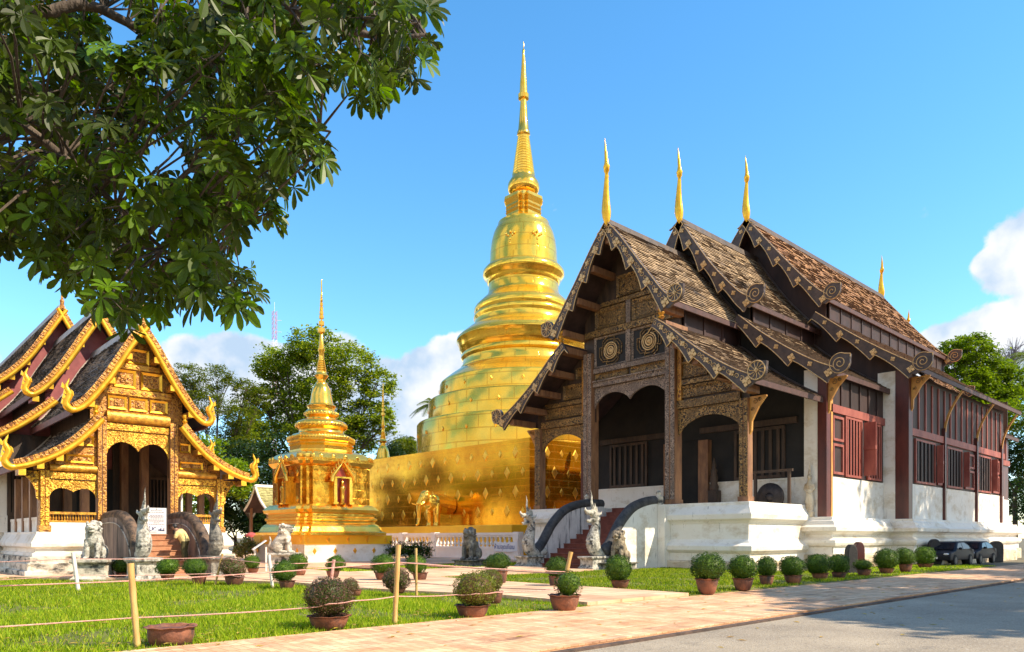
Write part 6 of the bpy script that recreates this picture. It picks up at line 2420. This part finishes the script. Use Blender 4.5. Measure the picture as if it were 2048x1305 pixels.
limbs = [[(-420, -330, 6.6), (-100, -60, 6.6), (60, 40, 6.7), (170, 0, 6.9), (260, 50, 7.0), (420, 120, 7.2), (560, 240, 7.3)],
         [(-420, -330, 6.6), (-60, -160, 6.2), (220, -80, 6.0), (480, -20, 6.2), (640, 40, 6.5), (760, 80, 6.7), (850, 70, 6.8)],
         [(-420, -330, 6.6), (-200, 60, 6.0), (-20, 200, 5.8), (150, 330, 5.9), (280, 460, 6.2), (400, 560, 6.5)],
         [(60, 40, 6.7), (180, 160, 6.9), (300, 230, 7.2), (400, 330, 7.4), (470, 430, 7.6)],
         [(-100, -60, 6.6), (40, 140, 7.4), (140, 280, 7.8), (210, 440, 8.0), (250, 560, 8.1)],
         [(420, 120, 7.2), (520, 130, 7.0), (600, 190, 6.9), (640, 260, 6.9)]]
nodes = []
for li, L in enumerate(limbs):
    pts = smooth_pts([at_depth(*q) - org for q in L], 2)
    r0 = 0.085 if li < 2 else 0.06 if li < 3 else 0.04
    bk.tube(pts, [max(0.008, r0 * (1 - 0.88 * i / len(pts))) for i in range(len(pts))], 8)
    nodes += pts[len(pts) // 5:]
lf = MB()


def palmate(o, axis, n, size, droop, uvb):
    """one fan of leaflets at o, opening round axis"""
    axis = axis.normalized()
    s = axis.cross(Vector((0.2, 0.1, 1)))
    s.normalize()
    t = s.cross(axis)
    for k in range(n):
        a = 2 * PI * (k + 0.5) / n + random.uniform(-0.12, 0.12)
        d = (s * math.cos(a) + t * math.sin(a)) * 0.9 + axis * (0.35 - droop * 0.2)
        d.normalize()
        w = axis.cross(d).normalized()
        L = size * random.uniform(0.75, 1.1)
        up = d.cross(w) * -1
        prof = [(0.0, 0.008), (0.2, 0.055), (0.45, 0.145), (0.68, 0.195), (0.86, 0.16), (1.0, 0.03)]
        mid, lft, rgt = [], [], []
        for u, hw in prof:
            c = o + d * (L * u) + Vector((0, 0, -1)) * (L * droop * u * u * 0.55)
            mid.append(c)
            lft.append(c + w * (L * hw) + axis * (L * hw * 0.35))
            rgt.append(c - w * (L * hw) + axis * (L * hw * 0.35))
        for i in range(len(prof) - 1):
            lf.q([mid[i], mid[i + 1], lft[i + 1], lft[i]], uvb)
            lf.q([mid[i + 1], mid[i], rgt[i], rgt[i + 1]], uvb)


for q in tips3:
    nb = min(nodes, key=lambda a: (a - q).length)
    m = nb.lerp(q, 0.5) + Vector((random.uniform(-0.1, 0.1), random.uniform(-0.1, 0.1), 0.08))
    bk.tube([nb, m, q], [0.014, 0.010, 0.006], 5, cap=False)
    tw = (q - m).normalized()
    for k in range(random.randint(4, 6)):
        d = Vector((random.gauss(0, 1), random.gauss(0, 1), random.gauss(0.1, 0.8))).normalized()
        d = (d + tw * 0.7).normalized()
        pet = q + d * random.uniform(0.07, 0.17)
        bk.tube([q, pet], [0.004, 0.003], 4, cap=False)
        ax = (d + Vector((0, 0, random.uniform(0.0, 0.7)))).normalized()
        palmate(pet, ax, random.randint(6, 8), random.uniform(0.10, 0.175), random.uniform(0.2, 0.9), (random.random(), random.random()))
bk.build('trunk', M['bark'], FT, smooth=60)
lf.build('crown', MF, FT, smooth=60)

# ------------------------------------------------------------------ potted topiary
MG = leafmat('topiary_leaf', [(0.008, 0.026, 0.003), (0.024, 0.064, 0.005), (0.058, 0.125, 0.008), (0.12, 0.20, 0.013)], 0.18)
MP = leafmat('purple_leaf', [(0.055, 0.018, 0.022), (0.13, 0.05, 0.05), (0.26, 0.13, 0.11), (0.09, 0.12, 0.015), (0.05, 0.08, 0.010)], 0.2)
MY = leafmat('yellow_green_leaf', [(0.05, 0.08, 0.008), (0.12, 0.17, 0.012), (0.24, 0.28, 0.02), (0.16, 0.06, 0.05)], 0.25)


def ball(n, size, seed, rough=0.05, core=True, flat=0.5):
    g = np.random.default_rng(seed)
    b = MB()
    if core:
        b.ell((0, 0, 0), (0.86, 0.86, 0.86), 14, 10)
        for i in range(len(b.f)):
            b.uv[i] = (0.01, 0.01)
    for _ in range(n):
        d = Vector(g.normal(0, 1, 3)).normalized()
        r = 1 + rough * mnoise.noise(d * 2.2 + Vector((seed, 0, 0))) * 2.2 + g.normal(0, 0.025)
        p = d * r * g.uniform(0.9, 1.0) * (1.0 if g.uniform() > 0.04 else g.uniform(1.04, 1.16))
        tn = Vector(g.normal(0, 1, 3))
        tn = (tn - d * tn.dot(d) * 0.55).normalized()
        s = tn.cross(d + Vector(g.normal(0, 0.5, 3))).normalized()
        l = size * g.uniform(0.6, 1.4)
        w = l * flat
        b.q([p - tn * l * 0.5, p + s * w * 0.5, p + tn * l * 0.5 + d * l * 0.25, p - s * w * 0.5], (float(g.uniform()), float(g.uniform())))
    return b


ball_me = {}
for key, (n, sz, sd, mt) in dict(near_p=(5200, 0.085, 1, MP), near_y=(5200, 0.085, 2, MY), green_a=(4200, 0.10, 3, MG), green_b=(4200, 0.10, 4, MG), green_c=(3800, 0.11, 13, MG), green_d=(4000, 0.105, 24, MG), purple=(2600, 0.13, 5, MP), low=(1800, 0.13, 6, MG)).items():
    o = ball(n, sz, sd, 0.10 if key != 'low' else 0.16).build('foliage', mt)
    ball_me[key] = o.data
    bpy.data.objects.remove(o)


def pot_bm(r, h, wav=0.0, low=False):
    b = MB()
    pr_ = [(0.62, 0), (0.70, 0.05), (0.86, 0.35), (0.97, 0.72), (1.0, 0.86), (0.97, 0.90), (1.10, 0.94), (1.13, 0.985), (1.08, 1.0), (0.95, 0.97), (0.90, 0.88)]
    if low:
        pr_ = [(0.80, 0), (0.88, 0.06), (0.97, 0.4), (0.98, 0.8), (0.96, 0.88), (1.08, 0.92), (1.13, 0.97), (1.09, 1.0), (0.96, 0.97), (0.90, 0.85)]
    n = 36
    polys = []
    for q, z in pr_:
        ring = []
        for k in range(n):
            a = 2 * PI * k / n
            ww = wav * (1 if z > 0.91 else 0)
            rr = r * q * (1 + ww * 0.6 * math.cos(9 * a))
            ring.append((rr * math.cos(a), rr * math.sin(a), h * z + ww * h * 0.45 * math.sin(9 * a)))
        polys.append(ring)
    b.rings(polys, close=True)
    return b


def shrub(label, px, py, cx, cy, w, hgt, kind, zg=0.0, potk=0.66, group='potted topiary shrubs', wav=0.05, bare=False):
    p = ground_at(px, py, zg)
    f = p.x * FWD[0] + p.y * FWD[1]
    s = f / 1471.5
    r = w / 2 * s
    rz = hgt / 2 * s
    zc_ = 1.6 + (1075 - cy) * s - zg
    t = thing('potted_shrub', label, 'shrub', (p.x, p.y, zg), random.uniform(0, 6), group)
    ph = max(0.16, zc_ - rz * 0.82)
    rp = r * potk
    pot_bm(rp, ph, wav).build('pot', M['terracotta'], t, smooth=50)
    b = MB()
    b.prism([(rp * 0.9 * math.cos(2 * PI * k / 20), rp * 0.9 * math.sin(2 * PI * k / 20)) for k in range(20)], ph * 0.8, ph * 0.9, 'z')
    b.build('soil', M['soil'], t)
    b = MB()
    b.tube([(0, 0, ph * 0.85), (0.01, 0.01, zc_)], [0.035, 0.02], 6)
    if bare:
        for k in range(7):
            a = k * 0.9
            b.tube([(0, 0, ph * 0.88), (rp * 0.5 * math.cos(a), rp * 0.5 * math.sin(a), ph + 0.18), (rp * 0.9 * math.cos(a), rp * 0.9 * math.sin(a), zc_ + 0.05)], [0.012, 0.009, 0.004], 5)
    b.build('stem', M['bark'], t)
    if kind in ('green_a', 'green_b'):
        kind = random.choice(['green_a', 'green_b', 'green_c', 'green_d'])
    o = bpy.data.objects.new('foliage', ball_me[kind])
    COL.objects.link(o)
    o.parent = t
    dx = (cx - px) * s
    rr = Vector((FWD[1] * dx, -FWD[0] * dx, 0))
    rr.rotate(Matrix.Rotation(-t.rotation_euler.z, 3, 'Z'))
    o.location = (rr.x, rr.y, zc_)
    o.scale = (r * random.uniform(0.95, 1.04), r * random.uniform(0.95, 1.04), rz)
    o.rotation_euler = (random.uniform(-0.25, 0.25), random.uniform(-0.25, 0.25), random.uniform(0, 6))
    return t


shrub('large purple-leaved shrub in a big terracotta pot at the front edge of the lawn', 658, 1260, 658, 1196, 100, 84, 'near_p', 0.0, 0.78, 'shrubs at the lawn front')
shrub('purple and yellow-green shrub in a terracotta pot, right half of the lawn front edge', 945, 1236, 950, 1180, 86, 72, 'near_y', 0.0, 0.76, 'shrubs at the lawn front')
shrub('sparse stemmy shrub in a wide pot at the lawn corner by the leaning stake', 1129, 1223, 1136, 1168, 52, 52, 'low', 0.0, 1.15, 'shrubs at the lawn front', bare=True)
shrub('yellow-green ball shrub half hidden behind the purple one at the lawn edge', 990, 1207, 980, 1163, 52, 48, 'near_y', 0.12, 0.6)
for a in [
    ('dark ball shrub beneath the left naga of the gilded hall', 250, 1160, 251, 1132, 48, 32, 'green_a', 0.0, 0.66),
    ('green ball shrub in the middle before the gilded hall steps', 335, 1160, 335, 1134, 45, 34, 'green_b', 0.12, 0.6),
    ('green ball shrub right of the middle one before the gilded hall steps', 398, 1171, 390, 1135, 46, 36, 'green_a', 0.0, 0.62),
    ('reddish purple ball shrub in the row before the gilded hall', 469, 1172, 466, 1137, 52, 40, 'purple', 0.0, 0.7),
    ('small green ball shrub beside the slanted reading board', 506, 1146, 504, 1125, 31, 29, 'green_b', 0.12, 0.7),
    ('green ball shrub at the path, in front of the white lion', 574, 1179, 569, 1143, 50, 44, 'green_b', 0.0, 0.62),
    ('green ball shrub just behind another one, below the white lion', 600, 1151, 596, 1124, 40, 34, 'green_a', 0.12, 0.6),
    ('green ball shrub below the white diamond-studded plinth', 666, 1155, 671, 1128, 39, 33, 'green_b', 0.12, 0.66),
    ('green ball shrub left of the thick upright bamboo stake', 764, 1160, 766, 1129, 47, 40, 'green_a', 0.12, 0.6),
    ('purple ball shrub behind the thick upright bamboo stake', 795, 1187, 792, 1159, 56, 46, 'purple', 0.12, 0.6),
    ('green ball shrub in an orange pot right of the thick bamboo stake', 840, 1163, 832, 1130, 44, 38, 'green_b', 0.06, 0.66),
    ('pot of purple leaves nearly hidden behind the large purple shrub', 712, 1192, 700, 1172, 34, 30, 'purple', 0.12, 0.66),
    ('green ball shrub in front of the black-streaked lion', 1000, 1170, 994, 1126, 53, 38, 'green_a', 0.06, 0.55),
    ('green ball shrub at the foot of the red steps', 1110, 1176, 1113, 1135, 46, 42, 'green_b', 0.05, 0.55),
    ('green ball shrub below the right-hand naga of the dark hall', 1240, 1178, 1237, 1138, 54, 54, 'green_b', 0.05, 0.66),
    ('largest green ball in the topiary row beside the dark hall', 1414, 1188, 1417, 1134, 70, 56, 'green_a', 0.05, 0.62),
    ('second green ball from the left in the topiary row', 1486, 1181, 1485, 1136, 57, 50, 'green_b', 0.05, 0.68),
    ('third ball in the topiary row, with a slanted stick against its pot', 1533, 1171, 1533, 1134, 43, 42, 'green_a', 0.05, 0.66),
    ('fourth dark green ball in the topiary row', 1586, 1168, 1584, 1133, 48, 42, 'green_b', 0.05, 0.7),
    ('fifth ball in the topiary row, touching its neighbour', 1640, 1160, 1636, 1129, 52, 42, 'green_a', 0.05, 0.6),
    ('sixth ball in the topiary row, left of the black marker stone', 1678, 1157, 1677, 1128, 42, 40, 'green_b', 0.05, 0.66),
    ('low flat shrub in the topiary row in front of the marker stones', 1728, 1152, 1726, 1130, 38, 22, 'low', 0.05, 0.7),
    ('third-last ball in the topiary row, beside the blue car', 1773, 1147, 1772, 1119, 47, 42, 'green_a', 0.05, 0.6),
    ('second-last ball in the topiary row in an orange pot', 1811, 1146, 1810, 1114, 40, 35, 'green_b', 0.05, 0.6),
    ('last dark ball of the topiary row, next to the tall black marker', 1850, 1136, 1849, 1112, 40, 38, 'green_a', 0.05, 0.7),
]:
    shrub(*a)
p = ground_at(342, 1289, 0)
b = pot_bm(0.33, 0.28, 0.05, True)
EP = thing('empty_pot', 'wide empty terracotta pot with pie-crust rim on the lawn by a stake', 'pot', (p.x, p.y, 0.0))
b.build('pot', M['terracotta'], EP, smooth=50)
b = MB()
b.prism([(0.29 * math.cos(2 * PI * k / 24), 0.29 * math.sin(2 * PI * k / 24)) for k in range(24)], 0.20, 0.235, 'z')
b.build('soil', M['soil'], EP)

# unpotted planting
p = ground_at(820, 1124, 0.06)
g = np.random.default_rng(33)
tree('clipped_shrub', 'dark flat-topped shrub in front of the balustrade end', (p.x, p.y, 0.06), [(x * FWD[1], -x * FWD[0], 0.72, 0.55, 0.55, 0.62) for x in (-0.9, -0.3, 0.3, 0.9)], 7000, 0.12, MG, 0.05, seed=33, clump=0.2, per=20, shell=0.2, cat='shrub')
MC = leafmat('variegated_leaf', [(0.03, 0.08, 0.012), (0.10, 0.16, 0.02), (0.35, 0.33, 0.05), (0.45, 0.40, 0.20), (0.30, 0.10, 0.08)], 0.3)
p = ground_at(490, 1122, 0.12)
tree('garden_shrub', 'variegated leafy shrub between the gilded hall and the reading board', (p.x, p.y, 0.1), [(0, 0, 0.8, 0.5, 0.5, 0.5), (0.5, 0.3, 1.0, 0.45, 0.45, 0.5), (-0.4, -0.3, 0.6, 0.4, 0.4, 0.4)], 1500, 0.2, MC, 0.04, seed=35, clump=0.3, per=18, shell=0.2, cat='shrub')

# fallen leaves: each a thing of its own would be dust; the few big ones are built
MLF = leafmat('fallen_leaf', [(0.55, 0.42, 0.05), (0.50, 0.30, 0.06), (0.38, 0.20, 0.07), (0.6, 0.5, 0.12)], 0.2, 0.6)
g = np.random.default_rng(77)
fl = MB()
for k in range(420):
    if k >= 240:
        x, y, z = g.uniform(2, 12.5), 11.1 + g.exponential(2.5), 0.06
    elif k < 90:
        x, y, z = g.uniform(2, 12.5), g.uniform(11.2, 20), 0.05
    elif k < 170:
        x, y, z = g.uniform(3, 30), g.uniform(7.4, 11.0), 0.036
    else:
        x, y, z = g.uniform(5, 30), g.uniform(2.5, 7.2), -0.044
    a = g.uniform(0, 2 * PI)
    l = g.uniform(0.035, 0.10)
    d = Vector((math.cos(a), math.sin(a), 0))
    s = Vector((-d.y, d.x, 0))
    p = Vector((x, y, z))
    fl.q([p - d * l, p + s * l * 0.35 + Vector((0, 0, 0.012)), p + d * l + Vector((0, 0, 0.006)), p - s * l * 0.35 + Vector((0, 0, 0.014))], (float(g.uniform()), float(g.uniform())))
tag(fl.build('fallen_leaves', MLF), kind='stuff')

# ------------------------------------------------------------------ stakes and ropes round the lawn
STK = {}


def stake(key, label, bx, by, tx, ty, w, m, zg=0.0):
    p = ground_at(bx, by, zg)
    f = p.x * FWD[0] + p.y * FWD[1]
    q = at_depth(tx, ty, f)
    b = MB()
    n = 7
    pts = [Vector((0, 0, -0.12)).lerp(q - p, 1.0)] if False else [(q - p) * (-0.12 + 1.12 * i / n) for i in range(n + 1)]
    r = w / 2 * f / 1471.5
    b.tube(pts, [r * (1.12 if i % 2 else 0.96) for i in range(n + 1)], 10)
    o = b.build('stake', m, loc=p, smooth=50)
    tag(o, label, 'stake', 'stakes holding the rope round the lawn')
    STK[key] = (p, q, f)
    return o


stake('a', 'thick bamboo stake nearest the empty pot', 275, 1296, 261, 1127, 12, M['bamboo'])
stake('b', 'thick upright bamboo stake right of the large purple shrub', 789, 1251, 797, 1090, 10, M['bamboo'])
stake('c', 'leaning bamboo stake at the lawn corner by the sparse shrub', 1117, 1223, 1142, 1104, 8, M['bamboo'])
stake('d', 'white-painted stake at the back of the lawn by the stone lion', 157, 1183, 146, 1105, 7, M['white_pole'])
stake('e', 'thin bamboo cane at the back of the lawn beside the reddish purple shrub', 430, 1172, 445, 1108, 4, M['bamboo'])
stake('f', 'pale cane at the path edge near the reading board', 545, 1176, 538, 1110, 6, M['white_pole'])
stake('g', 'short pink-wrapped stake in front of the white plinth', 663, 1158, 668, 1120, 6, M['rope'], 0.12)
stake('h', 'slim pale cane behind the thick upright stake', 833, 1196, 832, 1097, 5, M['bamboo'])


def on_stake(key, y):
    p, q, f = STK[key]
    z = 1.6 + (1075 - y) * f / 1471.5
    t = (z - p.z) / (q.z - p.z)
    v = p.lerp(q, t)
    return v


def rope(label, pts, r, m, sag=0.03):
    b = MB()
    path = []
    for i, (a, c) in enumerate(zip(pts, pts[1:])):
        n = 10
        for k in range(n):
            u = k / n
            v = a.lerp(c, u)
            v.z -= sag * 4 * u * (1 - u)
            path.append(v)
    path.append(pts[-1])
    b.tube(path, r, 6)
    for q in pts[1:-1]:
        if min((Vector((q.x, q.y)) - a.xy.lerp(c.xy, min(1, max(0, (q.z - a.z) / (c.z - a.z))))).length for a, c, _ in STK.values()) > 0.05:
            continue
        b.ell(q, (r * 3, r * 3, r * 3.2), 8, 6)
    return tag(b.build('rope', m, smooth=60), label, 'rope', 'ropes strung round the lawn')


off = Vector((-2.0, 11.4, 0))
rope('pale lower rope along the front of the lawn', [off + Vector((0, 0, 0.5)), on_stake('a', 1236), at_depth(616, 1216, 12.45), at_depth(658, 1208, 12.32), at_depth(706, 1202, 12.45), on_stake('b', 1193), at_depth(912, 1190, 14.3), at_depth(952, 1188, 14.2), at_depth(990, 1185, 14.4), on_stake('c', 1178)], 0.011, M['rope'], 0.015)
rope('upper front rope running to the thick upright stake', [off + Vector((0, 0, 1.02)), on_stake('a', 1162), on_stake('b', 1125), on_stake('c', 1144)], 0.010, M['rope'], 0.02)
offb = Vector((1.0, 26.5, 0))
rope('upper rope along the back of the lawn', [offb + Vector((0, 0, 0.85)), on_stake('d', 1118), on_stake('e', 1115), on_stake('f', 1127), on_stake('g', 1124), on_stake('h', 1126), on_stake('c', 1148)], 0.013, M['rope'], 0.03)
rope('lower rope along the back of the lawn', [offb + Vector((0, 0, 0.3)), on_stake('d', 1151), on_stake('e', 1147), on_stake('f', 1160), on_stake('h', 1166), on_stake('c', 1180)], 0.012, M['rope'], 0.03)

# ------------------------------------------------------------------ far and small things
p = at_depth(549, 1075, 320)
MA = thing('radio_mast', 'thin red and white radio mast far away above the cloud', 'mast', (p.x, p.y, 0))
s_ = 320 / 1471.5
zt = 1.6 + (1075 - 623) * s_
M['mast_r'] = mat('mast_red', (0.45, 0.18, 0.18), (0.5, 0.22, 0.22), 0.7)
M['mast_w'] = mat('mast_white', (0.7, 0.7, 0.74), (0.75, 0.75, 0.78), 0.7)
for k in range(8):
    z0, z1 = zt * k / 8, zt * (k + 1) / 8
    b = MB()
    w = 0.75
    for x, y in ((-w, -w), (w, -w), (w, w), (-w, w)):
        b.bar((x, y, z0), (x, y, z1), 0.16, 0.16)
    n = 6
    for i in range(n):
        a, c = z0 + (z1 - z0) * i / n, z0 + (z1 - z0) * (i + 1) / n
        b.bar((-w, -w, a), (w, -w, c), 0.11, 0.11)
        b.bar((w, -w, a), (w, w, c), 0.11, 0.11)
        b.bar((-w, w, a), (-w, -w, c), 0.11, 0.11)
    b.build('lattice_section', M['mast_r'] if k % 2 else M['mast_w'], MA)
b = MB()
for z in (zt - 4, zt - 9, zt - 14):
    b.bar((0, 0, z), (2.2, -2.0, z), 0.2, 0.2)
b.tube([(0, 0, zt), (0, 0, zt + 4)], 0.08, 6)
b.build('antenna', M['mast_w'], MA)

p = at_depth(510, 1075, 64)
PV = thing('pavilion', 'small open pavilion with yellow-green tiled roof half hidden by the small chedi', 'pavilion', (p.x, p.y, 0))
M['tile_g'] = mat('yellow_green_tile', (0.34, 0.30, 0.10), (0.50, 0.44, 0.17), 0.6, scale=3, island=[(0.30, 0.28, 0.10), (0.45, 0.42, 0.16), (0.52, 0.44, 0.18)])
pc = [(0, 6.05), (0.6, 5.2), (1.2, 4.6), (2.2, 3.95)]
for s in (-1, 1):
    b = MB()
    tiles(b, pc, s, 0.0, 6.0, 0.2, 0.3)
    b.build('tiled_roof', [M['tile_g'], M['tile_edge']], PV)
    b = MB()
    slab(b, [(y, z - 0.05) for y, z in pc], s, 0.02, 6.0, 0.1)
    b.build('soffit', M['soffit'], PV)
    b = MB()
    b.tube([(0.0, s * q.x, q.y + 0.03) for q in smooth_pts([(y, z, 0) for y, z in pc], 2)], 0.11, 8)
    b.build('verge', M['plaster'], PV)
    for x in (0.4, 3.0, 5.6):
        b = MB()
        b.box(x - 0.1, x + 0.1, s * 1.7 - 0.1, s * 1.7 + 0.1, 0, 4.2)
        b.build('column', M['colwood'], PV)
b = MB()
b.box(5.2, 5.3, -1.7, 1.7, 0, 4)
b.build('back_wall', M['void'], PV)  # near-black sheet stands in for the pavilion's dark inside
b = MB()
b.prism([(-0.16, 5.98), (0.16, 5.98), (0.1, 6.2), (-0.1, 6.2)], 0.0, 6.0, 'x')
b.build('ridge_cap', M['plaster'], PV)
p = at_depth(503, 1075, 56)
PR = thing('parasol', 'small faded red parasol beside the tiled pavilion', 'parasol', (p.x, p.y, 0.12))
M['red_cloth'] = mat('red_canvas', (0.42, 0.06, 0.06), (0.52, 0.11, 0.10), 0.8, scale=6)
b = MB()
b.lathe([(0.03, 1.86), (0.2, 1.82), (0.42, 1.7), (0.46, 1.64), (0.45, 1.48), (0.44, 1.48), (0.44, 1.63), (0.2, 1.78), (0.02, 1.8)], 20)
b.build('canopy', M['red_cloth'], PR, smooth=50)
b = MB()
b.tube([(0, 0, 0), (0, 0, 1.82)], 0.025, 8)
b.build('pole', M['white_pole'], PR)
